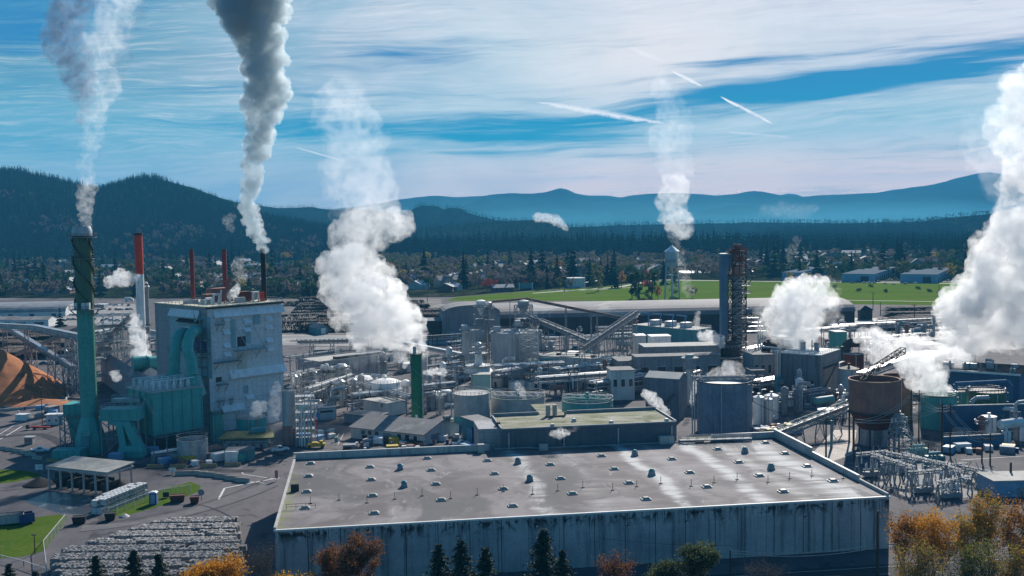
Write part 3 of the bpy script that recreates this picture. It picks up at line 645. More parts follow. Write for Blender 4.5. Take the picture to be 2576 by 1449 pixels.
def tank(name,label,cat,cx,w,ytop,m,ybase=None,Y=None,roof='dome',rh=0.12,roofm=None,rail=True,lad=True,bands=None,bandm=None,n=40,seams=3,z0=0.0,group=None,pipe=True):
    """upright cylinder tank: shell, roof, rim, ladder, hand rail, outlet pipe"""
    Yf=Y if Y is not None else G(cx,ybase).y
    r=w/2*mpp(Yf); r=w/2*mpp(Yf+r*0.9); X=xat(cx,Yf+r,0); h=zat(cx,ytop,Yf)-z0
    t=thing(name,label,cat,(X,Yf+r,z0),0,group)
    s=MB()
    if roof=='open': s.lathe([(r,0),(r,h),(r-.18,h),(r-.18,h-2.5)],n,capt=True)
    else: s.lathe([(r,0),(r,h)],n,capt=True)
    s.build('shell',m,t,smooth=True)
    if seams:
        q=MB()
        for k in range(1,seams+1): z=h*k/(seams+1); q.lathe([(r+.015,z-.06),(r+.05,z),(r+.015,z+.06)],n,capt=False)
        q.build('seam_ring',m,t)
    if roof in('dome','cone'):
        pr=[(r+.12,h-.05),(r+.12,h+.1)]
        for k in range(1,8):
            f=k/7; pr.append((r*(1-f)+.02,h+.1+ (rh*2*r*(1-(1-f)**2) if roof=='dome' else rh*2*r*f)))
        MB().lathe(pr,n,capt=True).build('roof',roofm or m,t,smooth=True)
        MB().lathe([(.35,h+rh*2*r*.9),(.35,h+rh*2*r+.7),(.55,h+rh*2*r+.7),(.55,h+rh*2*r+.85)],10).build('roof_vent',roofm or m,t)
    elif roof=='flat': MB().lathe([(r+.1,h-.05),(r+.1,h+.12)],n).build('roof',roofm or m,t)
    elif roof=='open':
        MB().lathe([(r+.10,h-.25),(r+.10,h+.06),(r-.2,h+.06)],n,capt=False).build('rim',roofm or m,t)
    if bands:
        q=MB()
        for z0_,z1_ in bands: q.lathe([(r+.02,z0_),(r+.03,z0_),(r+.03,z1_),(r+.02,z1_)],n,capt=False)
        q.build('painted_band',bandm or m_teal,t,smooth=True)
    if rail: MB().ring((0,0,h+.1),r-.05,1.1,.09,28).build('hand_rail',m_galv,t)
    if lad:
        l=MB(); l.ladder((0,0,0),h+1.2,.7,.09)
        for z in np.arange(3,h,1.5): l.beam((-.45,-.6,z),(.45,-.6,z),.05); l.beam((-.45,-.6,z),(-.35,0,z),.05); l.beam((.45,-.6,z),(.35,0,z),.05)
        o=l.build('ladder',m_galv,t); a=R(-60+ (hash(label)%50)); o.location=(r*math.cos(a)*1.03,r*math.sin(a)*1.03,0); o.rotation_euler=(0,0,a+PI/2)
    if pipe:
        a=R(-110+(hash(label[::-1])%30)); c,s_=math.cos(a),math.sin(a)
        MB().path([(c*(r+.4),s_*(r+.4),0),(c*(r+.4),s_*(r+.4),h*.93),(c*(r-.1),s_*(r-.1),h*.97)],.16,6).build('outlet_pipe',m_galv,t)
    return t
import zlib
def hash(s): return zlib.crc32(s.encode())
def rack(label,p,q,h,w=3.5,n=7,levels=2,step=7.0,seed=0,pm=None,group='pipe racks',name='pipe_rack',cat='pipe rack',mixm=True):
    """pipes carried over the ground on steel bents from p to q"""
    r=random.Random(seed); p=Vector((p[0],p[1],0)); q=Vector((q[0],q[1],0)); d=q-p; L=d.length; rz=math.atan2(d.y,d.x)
    t=thing(name,label,cat,p,rz,group)
    f=MB(); k=max(1,round(L/step))
    for i in range(k+1):
        x=L*i/k
        for y in (-w/2,w/2): f.beam((x,y,0),(x,y,h+1.2),.28)
        for l in range(levels): f.beam((x,-w/2-.4,h-l*2.0),(x,w/2+.4,h-l*2.0),.25,.3)
    for y in (-w/2,w/2): f.beam((0,y,h-.4),(L,y,h-.4),.2,.25)
    f.build('frame',m_steel,t)
    for l in range(levels):
        for j in range(n if l==0 else max(2,n//2)):
            rr=r.choice((.10,.14,.18,.25,.32)); y=-w/2+w*(j+.5)/(n if l==0 else max(2,n//2)); z=h-l*2.0+.15+rr
            mb=MB(); a=r.uniform(-.5,1.5); b=L-r.uniform(-.5,1.5); mb.tube((a,y,z),(b,y,z),rr,n=7)
            if r.random()<.35:
                x=r.uniform(.2,.8)*L; dr=r.choice((-1,1)); mb.path([(x,y,z),(x,y,z+1.2),(x,y+dr*2.2,z+1.2),(x,y+dr*2.2,0.2 if r.random()<.5 else z-3)],rr*.7,6)
            mb.build('pipe',r.choice((m_alum,m_galv,m_white,m_steel,m_dark) if pm is None else (pm,)),t,smooth=True)
    return t
def conveyor(label,p,q,w=2.2,h=2.2,legs=(0.2,0.5,0.8),m=None,lm=None,roofed=True,name='conveyor',ground=0.0,truss=False):
    p=Vector(p); q=Vector(q); t=thing(name,label,'conveyor',(p.x,p.y,0),0,'conveyors'); a=Vector((0,0,p.z)); b=q-Vector((p.x,p.y,0)); m=m or m_galv
    g=MB(); d=(b-a); L=d.length
    if truss: g.truss(a,b,w,h,max(4,int(L/3.2)),.2); g.build('gallery_truss',m,t); MB().beam(a+Vector((0,0,h*.45)),b+Vector((0,0,h*.45)),w*.6,h*.5).build('belt_cover',m_tin,t)
    else:
        up=Vector((0,0,h/2)); g.beam(a+up,b+up,w,h*.72); k=int(L/3)
        r=d.cross(Vector((0,0,1))).normalized()
        for i in range(k+1):
            c=a.lerp(b,i/k)
            for s in (-1,1): g.beam(c+r*(w/2+.05)*s,c+r*(w/2+.05)*s+Vector((0,0,h)),.16)
        g.build('gallery',m,t)
    if roofed: MB().beam(a+Vector((0,0,h*1.02)),b+Vector((0,0,h*1.02)),w+.5,.14).build('cover',m_alum,t)
    r=d.cross(Vector((0,0,1))).normalized()
    wk=MB(); wk.beam(a+r*(w/2+.6),b+r*(w/2+.6),.9,.1); wk.rail([a+r*(w/2+1.05),b+r*(w/2+1.05)],1.1,.08,3); wk.build('walkway',m_steel,t)
    for f in legs:
        c=a.lerp(b,f); l=MB(); hh=c.z-ground
        for s in (-1,1): l.beam((c.x+r.x*s*1.9,c.y+r.y*s*1.9,ground),(c.x+r.x*s*1.0,c.y+r.y*s*1.0,c.z),.3)
        k=max(1,int(hh/4))
        for i in range(k):
            f0=i/k; f1=(i+1)/k
            def pt(s,ff): ww=1.9-.9*ff; return (c.x+r.x*s*ww,c.y+r.y*s*ww,ground+hh*ff)
            l.beam(pt(-1,f0),pt(1,f1),.16); l.beam(pt(1,f0),pt(-1,f1),.16); l.beam(pt(-1,f1),pt(1,f1),.16)
        l.build('leg',lm or m_steel,t)
    return t
def pole(label,px,py,ytop,Y=None,r=0.16,arms=((0.92,2.4),),m=None,name='utility_pole',group='utility poles',cat='utility pole'):
    P=G(px,py) if Y is None else Vector((xat(px,Y,0),Y,0)); h=zat(px,ytop,P.y); t=thing(name,label,cat,P,0,group)
    MB().tube((0,0,0),(0,0,h),r,r*.7,8).build('post',m or m_wood,t)
    for f,w in arms:
        a=MB(); a.beam((-w/2,-.15,h*f),(w/2,-.15,h*f),.14,.18)
        for s in (-.9,-.4,.4,.9): a.tube((w/2*s,-.15,h*f+.05),(w/2*s,-.15,h*f+.38),.06,n=6)
        a.build('crossarm',m_wood,t)
    return t,h
m_wood=mat('weathered_pole_wood',(0.06,0.045,0.035),(0.09,0.07,0.055),scale=1.0,rough=0.95,stretch=(1,1,.1))
def wire(label,pts,r=0.045,sag=1.0,m=None,name='power_line',group='overhead wires'):
    mb=MB(); o=Vector(pts[0])
    for a,b in zip(pts,pts[1:]):
        a=Vector(a)-o; b=Vector(b)-o; q=[a.lerp(b,i/14)-Vector((0,0,sag*4*(i/14)*(1-i/14))) for i in range(15)]
        mb.path(q,r,4)
    return tag(mb.build(name,m or m_dark,loc=o),label,'wire',group)
# ================================================================ chip pile
def heap(name,label,cat,c,r,h,m,seed,seg=72,rings=26,rough=0.06,group=None,flat=0.0,sx=1.0,rz=0):
    V=[];F=[]
    for j in range(rings+1):
        f=j/rings
        for k in range(seg):
            a=2*PI*k/seg; rr=r*f*(1+0.06*mnoise.noise((math.cos(a)*1.4,math.sin(a)*1.4,seed)))
            x,y=rr*math.cos(a)*sx,rr*math.sin(a)
            z=h*max(0,(1-math.hypot(f,flat))/(1-flat) if flat else 1-f*0.97-0.03*f*f)
            g=mnoise.noise((math.cos(a)*5,math.sin(a)*5,f*1.2+seed))*rough*h*f*(1-f)*2.2+mnoise.noise((x*.35,y*.35,seed))*rough*h*0.28*(1-f)
            z=z+g
            if j==rings: z=-.15
            V.append((x,y,z))
    for j in range(rings):
        for k in range(seg): F.append((j*seg+k,(j+1)*seg+k,(j+1)*seg+(k+1)%seg,j*seg+(k+1)%seg))
    me=nmesh(name,V,F,m,smooth=True); return mobj(name,me,c,rz,1,label,cat,group)
Yc=440; heap('wood_chip_pile','tall cone of orange wood chips beside the green stack','chip pile',(xat(-15,Yc),Yc,0),31,zat(-15,866,Yc),m_chip,3,rough=.038)
heap('wood_chip_pile','low spill of wood chips at the foot of the orange heap','chip pile',(xat(120,425),418,0),11,2.2,m_chip,9,40,10)
kb=MB(); P=[G(*p) for p in ((-10,1036),(60,1030),(120,1022),(165,1010),(172,998),(160,985))]
for a,b in zip(P,P[1:]): kb.beam(a+Vector((0,0,.5)),b+Vector((0,0,.5)),.4,1.0)
tag(kb.build('retaining_kerb',m_conc_lt,loc=(0,0,0)),'low concrete retaining kerb curving round the chip pile','wall')
# ================================================================ green stack
Y0=325; X0=xat(229,Y0,0); t=thing('smokestack','tall dark green and teal smokestack with spiral fins on its upper third','smokestack',(X0,Y0,0),0,'smokestacks')
def zs(y): return zat(226,y,Y0)
z1=zs(772); zt=zs(585); 
MB().lathe([(2.55,4),(2.5,z1-.3)],36,capt=False).build('lower_shaft',m_stackt,t,True)
MB().lathe([(2.62,z1-.3),(2.66,zt)],36,capt=True).build('upper_shaft',m_stackg,t,True)
MB().lathe([(2.95,zt-1),(2.95,zt+.6),(2.5,zt+1.9),(2.45,zt+1.9),(2.45,zt-.4)],32,capt=False).build('crown',m_galv,t,True)
MB().lathe([(4.6,0),(4.6,4.8),(2.6,11.5)],10,capt=True).build('base_flare',m_teal,t)
zb=zs(768); zz=zt-1.2
for st in range(3):
    s=MB()
    a0=2*PI*st/3+1.0; n=64; prev=None
    for i in range(n+1):
        z=zz-(zz-zb)*i/n; a=a0+ -2*PI*(zz-z)/19*-1; c,si=math.cos(a),math.sin(a)
        q=(Vector((2.6*c,2.6*si,z)),Vector((3.12*c,3.12*si,z)))
        if prev: s.hexa([prev[0]-Vector((0,0,.12)),prev[1]-Vector((0,0,.12)),q[1]-Vector((0,0,.12)),q[0]-Vector((0,0,.12)),prev[0]+Vector((0,0,.12)),prev[1]+Vector((0,0,.12)),q[1]+Vector((0,0,.12)),q[0]+Vector((0,0,.12))])
        prev=q
    s.build('spiral_fin',m_dark,t)
def ringplat(t,z,r0,r1,m=m_steel,brk=8,name='platform'):
    p=MB(); p.lathe([(r0,z-.15),(r1,z-.15),(r1,z),(r0,z)],28,capt=False); p.ring((0,0,z),r1-.08,1.15,.1,24)
    for k in range(brk):
        a=2*PI*k/brk; p.beam((r0*math.cos(a),r0*math.sin(a),z-2.2),(r1*.97*math.cos(a),r1*.97*math.sin(a),z-.2),.16)
    return p.build(name,m,t)
ringplat(t,zt-1.4,2.66,4.3); ringplat(t,z1-.6,2.6,4.7); ringplat(t,zs(650),2.62,3.3,brk=4)
b=MB()
for a in (-2.1,-1.3,-0.9): b.cb((3.3*math.cos(a),3.3*math.sin(a),z1+.5),(1.0,1.0,1.9))
each(b,'instrument_box',m_white,t)
l=MB(); l.ladder((0,0,3),zt-4,.7,.09)
for z in np.arange(5,zt-2,1.6):
    for a_,b_ in (((-.45,0),(-.45,-.8)),((-.45,-.8),(.45,-.8)),((.45,-.8),(.45,0))): l.beam((*a_,z),(*b_,z),.07)
lo=l.build('caged_ladder',mat('sunlit_yellow_ladder',(0.25,0.27,0.10),(0.2,0.2,0.1),scale=1),t); a=R(-12); lo.location=(2.75*math.cos(a),2.75*math.sin(a),0); lo.rotation_euler=(0,0,a+PI/2)  # yellow sunlight on the ladder is put into its colour
d=MB(); d.cb((.2,-4.6,3.6),(2.6,.5,4.6)); d.build('access_hatch',m_teal_l,t)
# ================================================================ precipitator
cn=corner(388,0,45,right=511,left=327,top=989,Y=326); C,rz,L1,L2,h=cn
zb=zat(389,1097,326)
t=thing('precipitator','big teal dust precipitator box with white insulators along its roof','precipitator',C,rz)
MB().box(0,0,zb,L1,L2,h).build('casing',m_teal_p,t)
rb=MB()
for x in np.arange(0,L1+.1,L1/5): rb.box(x-.15,-.3,zb,x+.15,0,h-.4)
for y in np.arange(0,L2+.1,L2/4): rb.box(-.3,y-.15,zb,0,y+.15,h-.4)
each(rb,'stiffener',m_teal,t)
hp=MB(); nh=3
for i in range(nh):
    for j in range(2):
        x0=L1*i/nh;x1=L1*(i+1)/nh;y0=L2*j/2;y1=L2*(j+1)/2;xm=(x0+x1)/2;ym=(y0+y1)/2; hp.frus(xm-.5,ym-.5,xm+.5,ym+.5,2.4,x0+.1,y0+.1,x1-.1,y1-.1,zb)
each(hp,'hopper',m_teal,t)
lg=MB()
for x in np.linspace(0.3,L1-.3,5):
    for y in (0.3,L2/2,L2-.3): MB().beam((x,y,0),(x,y,zb),.4).build('leg',m_steel,t)
lg.box(0,-1.0,zb-.6,L1,0.0,zb-.4); lg.rail([(0,-1,zb-.4),(L1,-1,zb-.4)],1.1,.09,2.4); lg.build('gangway',m_steel,t)
dk=MB(); dk.box(-.5,-.5,h,L1+.5,L2+.5,h+.3); dk.build('roof_deck',m_galv,t)
MB().rail([(-.4,-.4,h+.3),(L1+.4,-.4,h+.3),(L1+.4,L2+.4,h+.3),(-.4,L2+.4,h+.3),(-.4,-.4,h+.3)],1.2,.09,2.2).build('hand_rail',m_galv,t)
for j in range(4):
    y=L2*(j+.5)/4
    for i in range(7):
        x=L1*(i+.5)/7; q=MB(); q.cb((x,y,h+1.1),(.85,.85,1.6)); q.lathe([(.45,h+1.9),(.3,h+2.6),(.3,h+2.9)],8,c=(x,y,0)); q.build('insulator_housing',m_white,t)
    q=MB(); q.tube((.6,y,h+3.05),(L1-.6,y,h+3.05),.2,n=6)
    for i in range(8): q.beam((.6+(L1-1.2)*i/7,y,h+.3),(.6+(L1-1.2)*i/7,y,h+3.05),.16)
    q.build('bus_duct',m_white,t)
st=MB()
for i in range(12): st.box(L1*.1-3.4,-0.9+.55*i-2,h-6+.5*i,L1*.1-2.3,-.35+.55*i-2,h-5.88+.5*i)
st.build('stair',m_galv,t)
# inlet box, stair landing and platforms in front of the precipitator (left)
def duct_unit(label,x0,x1,y0,y1,Y,dep,m,legs=True,rail=True,name='duct_box',rzd=0):
    X=xat(x0,Y,0); w=xat(x1,Y,0)-X; za=zat(x0,y0,Y); zb=max(0,zat(x0,y1,Y)); t=thing(name,label,'duct',(X,Y,0),R(rzd),'fan and duct units')
    MB().box(0,0,zb,w,dep,za).build('casing',m,t)
    k=MB()
    for x in np.linspace(.1,w-.1,5): k.box(x-.08,-.14,zb,x+.08,0,za)
    each(k,'stiffener',m,t)
    if legs and zb>1:
        g=MB()
        for x in (.2,w-.2):
            for y in (.2,dep-.2): MB().beam((x,y,0),(x,y,zb),.35).build('leg',m_steel,t)
        g.beam((.2,.2,0),(w-.2,.2,zb),.22); g.beam((w-.2,.2,0),(.2,.2,zb),.22); g.beam((.2,.2,zb*.5),(w-.2,.2,zb*.5),.22); g.build('support_frame',m_steel,t)
    if rail: MB().rail([(0,0,za),(w,0,za),(w,dep,za),(0,dep,za),(0,0,za)],1.1,.09,2).build('hand_rail',m_galv,t)
    return t,w,za,zb
t,w,za,zb=duct_unit('teal duct box on a steel frame right of the green stack foot',255,352,1031,1060,319,6.5,m_teal)
q=MB(); q.frus(w*.18,-1.0,w*.72,4,zb-1,w*.30,-.2,w*.70,4,zb); q.build('collar',m_teal,t)
# forked down-duct with triangular gap
f=MB(); f.hexa([(w*.55,-2,2.5),(w*.72,-2,2.5),(w*.72,1,2.5),(w*.55,1,2.5),(w*.42,-1,zb),(w*.60,-1,zb),(w*.60,2,zb),(w*.42,2,zb)])
f.hexa([(w*.90,-2,2.5),(w*1.12,-2,2.5),(w*1.12,1,2.5),(w*.90,1,2.5),(w*.58,-1,zb),(w*.78,-1,zb),(w*.78,2,zb),(w*.58,2,zb)]); f.build('forked_duct',m_teal,t)
MB().add([(w*.5,-2.6,0),(w*1.15,-2.6,0),(w*1.15,1.4,0),(w*.5,1.4,0),(w*.5,-2.6,2),(w*1.15,-2.6,2),(w*1.12,-2,3.6),(w*.55,-2,3.6),(w*1.12,1,3.6),(w*.55,1,3.6),(w*1.15,1.4,2),(w*.5,1.4,2)],[(0,1,5,4),(4,5,6,7),(7,6,8,9),(9,8,10,11),(11,10,2,3),(1,2,10,8,6,5),(3,0,4,7,9,11)]).build('fan_housing',m_teal,t)
t,w,za,zb=duct_unit('dark teal duct box on a lattice frame left of the green stack',163,222,1018,1046,327,7,m_teal,True,False)
MB().frus(w*.25,1,w*.8,5,3,w*.1,.3,w*.95,6.5,zb).build('tapered_duct',m_teal,t)
g=MB(); g.box(-1.5,-1,zb-.3,w+1,.0,zb-.1); g.rail([(-1.5,-1,zb),(w+1,-1,zb)],1.1,.08,2); g.tower((w*.5,2,0),(w*.5,2,zb),w*1.1,w*1.1,3,.25); g.build('lattice_frame',m_steel,t)
duct_unit('pale blue tarpaulin covered box beside the teal fan housing',272,303,1143,1169,312,3.0,m_bluel,False,False,'covered_box')
duct_unit('long teal container box standing left of the green stack foot',131,203,1134,1161,314,5.0,m_teal,False,False,'container')
t,w,za,zb=duct_unit('small dark teal fan casing between container and green stack',206,232,1098,1140,321,3,m_teal,False,True)
t,w,za,zb=duct_unit('railed stair landing on legs behind the teal duct box',285,357,1004,1012,330,3,m_galv,True,True,'stair_landing')
duct_unit('pale blue equipment box under the precipitator',347,392,1128,1166,322,3.0,m_bluel,False,False,'covered_box')
# white pipe frame in front
rack('white pipe run on legs in front of the teal precipitator',G(385,1166),G(520,1142),2.6,1.2,3,1,4.5,3,m_white)
# ================================================================ boiler house
cn=corner(531,0,43,right=716,left=430,top=774,Y=352); C,rz,L1,L2,h=cn; BH=cn
t=thing('boiler_house','towering grey panelled boiler house with stacks and orange sheds on its roof','building',C,rz)
MB().box(0,0,0,L1,L2,h).build('wall',m_panel,t)
MB().box(-.5,-.5,h,L1+.5,L2+.5,h+.35).build('roof',m_roofy,t)
MB().box(-.8,-.8,h-.5,L1+.8,-.5,h+.05).build('eave_gutter',m_dark,t)
MB().rail([(-.4,-.4,h+.35),(L1+.4,-.4,h+.35),(L1+.4,L2+.4,h+.35),(-.4,L2+.4,h+.35),(-.4,-.4,h+.35)],1.2,.09,2.4).build('hand_rail',m_galv,t)
# rear wing
MB().box(L1*.12,L2,0,L1,L2+15,h-.6).build('rear_wing',m_panel_d,t)
MB().box(L1*.12-.3,L2,h-.6,L1+.3,L2+15.3,h-.2).build('wing_roof',m_rooflt,t)
# louvre hoods: real wedge hoods over openings
def hood(face,s0,s1,z0,z1,out,m=m_offw_h if 'm_offw_h' in globals() else None,name='louvre_hood'):
    m=m or m_panelhood
    if face=='u': pts=[(s0,0,z1),(s1,0,z1),(s1,-out,z0),(s0,-out,z0)]; back=[(s0,0,z1-.15),(s1,0,z1-.15),(s1,-out,z0-.15),(s0,-out,z0-.15)]
    else: pts=[(0,s1,z1),(0,s0,z1),(-out,s0,z0),(-out,s1,z0)]; back=[(0,s1,z1-.15),(0,s0,z1-.15),(-out,s0,z0-.15),(-out,s1,z0-.15)]
    mb=MB(); mb.hexa([back[3],back[2],back[1],back[0],pts[3],pts[2],pts[1],pts[0]])
    if face=='u':
        for s in (s0,s1): mb.add([(s,-.01,z1),(s,-.01,z0),(s,-out,z0)],[(0,1,2)])
    o=mb.build(name,m,t); fbox(MB(),face,s0+.1,s1-.1,z0-.2,z1-.3,-.04).build('opening',m_hole,o); return o
m_panelhood=mat('pale_hood_panel',(0.84,0.84,0.86),(0.72,0.72,0.75),scale=.3,streak=.3)
z2=lambda x,y:((x/2.07+600)/1.59,(y/2.07+1150)/1.59)
for (x0,y0,x1,y1) in ((600,235,650,275),(603,346,655,386),(606,458,660,496),(610,528,664,568),(768,254,828,292),(772,328,830,364),(950,236,1005,274),(953,306,1008,344),(957,414,1012,452),(962,482,1015,522),(790,880,850,920),(985,850,1025,885)):
    a=face_pt(cn,'u',*z2(x0,y1)); b=face_pt(cn,'u',*z2(x1,y0)); hood('u',a[0],b[0],a[1],b[1],1.1)
a=face_pt(cn,'u',*z2(520,215)); b=face_pt(cn,'u',*z2(1100,135)); hood('u',a[0],b[0],h-3.4,h-1.0,1.3,name='long_hood')
a=face_pt(cn,'u',*z2(655,750)); b=face_pt(cn,'u',*z2(1115,655)); hood('u',a[0],b[0],a[1],a[1]+2.6,1.5,name='long_hood')
a=face_pt(cn,'u',*z2(590,1030)); b=face_pt(cn,'u',*z2(770,980)); hood('u',a[0],b[0],a[1],a[1]+2.2,1.3,name='long_hood')
a=face_pt(cn,'w',*z2(170,210)); b=face_pt(cn,'w',*z2(415,180)); hood('w',b[0],a[0],h-3.6,h-1.2,1.2,name='long_hood')
a=face_pt(cn,'w',*z2(245,290)); b=face_pt(cn,'w',*z2(432,270)); hood('w',b[0],a[0],b[1]-1.0,b[1],1.6,m=m_dark,name='canopy')
m_patch=mat('teal_grey_panel',(0.30,0.46,0.50),(0.26,0.40,0.44),scale=.2,streak=.3); m_patcht=mat('tan_wall_panel',(0.62,0.57,0.50),(0.5,0.46,0.42),scale=.2,streak=.4)
for (x0,y0,x1,y1,mm) in ((668,262,705,500,m_patch),(850,190,912,310,m_patch),(790,310,830,465,m_patch),(720,545,800,690,m_patcht),(775,808,812,880,m_patch),(722,700,1000,715,m_patcht)):
    s0,s1,q0,q1=wallbox(cn,'u',*z2(x0,y1),*z2(x1,y0)); fbox(MB(),'u',s0,s1,q0,q1,-.06).build('replacement_panel',mm,t)
s0,s1,q0,q1=wallbox(cn,'u',*z2(725,492),*z2(790,402)); fbox(MB(),'u',s0,s1,q0,q1,-.08).build('door',m_blue if 0 else m_glass,t)
# balcony with tie rods
s0,s1,q0,q1=wallbox(cn,'u',*z2(695,512),*z2(938,495)); 
b=MB(); b.box(s0,-3.2,q0-.3,s1,0,q0); b.rail([(s0,-3.1,q0),(s1,-3.1,q0)],1.2,.09,1.6); b.rail([(s0,-3.1,q0),(s0,-.1,q0)],1.2,.09,1.6); b.rail([(s1,-3.1,q0),(s1,-.1,q0)],1.2,.09,1.6)
b.beam((s0+2,0,q0-3),(s0+2,-3,q0-.3),.2); b.beam((s1-3,0,q0-3),(s1-3,-3,q0-.3),.2); b.beam((s0+.8,-.05,q0+8),(s0+4.2,-3,q0),.16); b.beam((s1-4,-.05,q0+8.5),(s1-1.2,-3,q0),.16); b.build('balcony',m_galv,t)
def plat(face,x0,y0,x1,y1,dep=1.8,th=.3,brace=True):
    s0,s1,q0,q1=wallbox(cn,face,*z2(x0,y1),*z2(x1,y0)); q0=(q0+q1)/2; b=MB()
    def pt(s,o,z): return (s,-o,z) if face=='u' else (-o,s,z)
    b.hexa([pt(s0,dep,q0-th),pt(s1,dep,q0-th),pt(s1,0,q0-th),pt(s0,0,q0-th),pt(s0,dep,q0),pt(s1,dep,q0),pt(s1,0,q0),pt(s0,0,q0)])
    b.rail([pt(s0,dep-.1,q0),pt(s1,dep-.1,q0)],1.1,.08,1.5)
    if brace:
        for s in (s0+.4,s1-.4): b.beam(pt(s,0,q0-2.5),pt(s,dep,q0-th),.15)
    b.build('wall_platform',m_steel,t)
plat('u',525,600,728,620,2.6); plat('u',545,790,630,806); plat('u',535,300,598,304); plat('u',555,932,608,938,1.2); plat('u',650,918,680,924,1.0)
s0,s1,q0,q1=wallbox(cn,'u',*z2(545,785),*z2(592,738)); fbox(MB(),'u',s0,s1,q0,q1,-.08).build('window',m_glass,t)
plat('w',185,516,500,522,2.2); plat('w',365,420,500,424,2.0)
s0,s1,q0,q1=wallbox(cn,'w',*z2(372,515),*z2(470,425)); fbox(MB(),'w',min(s0,s1),max(s0,s1),q0,q1,-1.2).build('switch_cabinet',m_blue,t)
s0,s1,q0,q1=wallbox(cn,'w',*z2(285,385),*z2(395,333)); fbox(MB(),'w',s0,s1,q0,q1,-.1).build('duct_collar',m_offw,t)
s0,s1,q0,q1=wallbox(cn,'w',*z2(180,700),*z2(500,245)); fbox(MB(),'w',s0,s1,q0,q1,-.05).build('painted_panel',mat('teal_wall_panel',(0.36,0.50,0.54),(0.30,0.43,0.47),scale=.1,band=(3.4,5.6,.07,.3),streak=.3),t)
# outside stair tower at the corner
sw=MB(); zz=0
while zz<h-3:
    sw.box(-2.6,.4,zz,-.2,4.0,zz+.12); sw.rail([(-2.5,.4,zz),(-2.5,4,zz)],1.1,.08,1.8); sw.beam((-2.5,.5,zz),(-.4,3.9,zz+3.2),.5,.12); zz+=3.2
for x in (-2.5,-.3):
    for y in (.5,3.9): sw.beam((x,y,0),(x,y,h-2),.16)
sw.build('stair_tower',m_steel,t)
wb=MB()
for k in range(8): wb.cb((-.5,6.2,5+k*4.6),(.9,.8,2.0))
each(wb,'wall_lamp_box',m_white,t)
# roof equipment
def roofbox(x,y,z,dx,dy,dz,m,name='roof_shed'): return MB().box(x,y,z,x+dx,y+dy,z+dz).build(name,m,t)
zr=h+.35
roofbox(L1*.30,L2*.55,zr,5,4,3.0,m_rust); roofbox(L1*.62,L2*.30,zr,4.2,3.5,3.6,m_rustd); roofbox(L1*.80,L2*.12,zr,1.2,1.0,3.3,m_red); roofbox(L1*.48,L2*.72,zr,7,5,4.6,m_rust)
roofbox(L1*.78,L2*.48,zr,5,6,3.0,m_steel); roofbox(L1*.15,L2*.35,zr,3.2,2.4,1.6,m_galv,'roof_fan'); roofbox(L1*.08,L2*.62,zr,4.2,3.0,1.3,m_galv,'roof_fan'); roofbox(L1*.5,L2*.18,zr,3.4,1.6,1.9,m_galv,'roof_fan')
p=MB()
for k in range(5):
    x=L1*(.12+.16*k); y=L2*(.25+.1*(k%2)); p.path([(x,y,zr),(x,y,zr+2.2+k%3),(x+2.6,y+.6,zr+2.2+k%3),(x+2.6,y+.6,zr)],.35,7)
p.build('roof_pipe',m_white,t,True)
a=MB()
for (x,y,w_,hh) in ((L1*.55,L2*.45,3.2,8.5),(L1*.42,L2*.32,2.4,5.0),(L1*.62,L2*.62,2.6,7.0)):
    a.tower((x,y,zr),(x,y,zr+hh),w_,.5,3,.2)
a.beam((L1*.36,L2*.6,zr+7.2),(L1*.66,L2*.5,zr+7.2),.3); a.build('roof_derrick',m_rust,t)
zz_=MB(); zz_.tube((L1*.3,L2*.3,zr),(L1*.3+3,L2*.3+2,zr+4.5),.25); zz_.tube((L1*.35,L2*.3,zr),(L1*.35+2,L2*.3+3,zr+4.5),.2); each(zz_,'roof_strut',m_white,t)
# stacks standing on the boiler house roof
def stack(label,px,ytop,ybase,Y,wpx,parts,name='smokestack',z0=None):
    z0=zat(px,ybase,Y) if z0 is None else z0; zt=zat(px,ytop,Y); X=xat(px,Y,zt); r=wpx/2*mpp(Y); t=thing(name,label,'smokestack',(X,Y,z0),0,'smokestacks')
    zz=0
    for nm,f0,f1,m in parts:
        MB().lathe([(r,f0*(zt-z0)),(r*(.985),f1*(zt-z0))],24,capt=True).build(nm,m,t,True)
    MB().lathe([(r*1.12,(zt-z0)*.985),(r*1.12,zt-z0+.05),(r*.8,zt-z0+.05),(r*.8,zt-z0-1.2)],24,capt=False).build('rim',m_dark,t)
    return t,r,zt-z0
zroof=h+.35
stack('slim maroon red stack, the left of the pair on the boiler house',481.5,627,0,385,11,[('shaft',0,1,m_maroon)],z0=zroof)
stack('slim maroon red stack, the right of the pair, behind the roof derrick',563.5,627,0,387,11.5,[('shaft',0,1,m_maroon)],z0=zroof-.3)
stack('black sooty stack trailing the densest smoke column',661,625,0,376,13,[('lower_shaft',0,.35,mat('dark_brown_stack',(0.05,0.035,0.035),(0.035,0.028,0.03),scale=.4)),('upper_shaft',.35,1,m_black)],z0=zroof-.3)
t,r,hh=stack('white stack with a broad red top behind the boiler house',347,586,0,440,20.5,[('white_shaft',0,.745,m_white),('red_top',.745,1,m_red)],z0=0)
ringplat(t,hh-(zat(347,586,440)-zat(350,822,440)),r,r+1.9,brk=6)
t,r,hh=stack('short grey companion stack beside the red topped stack',366.5,714,0,444,12.5,[('shaft',0,1,m_steel)],z0=0)
MB().lathe([(r*1.5,hh*.97),(r*.5,hh*1.02)],14).build('cowl',m_galv,t)
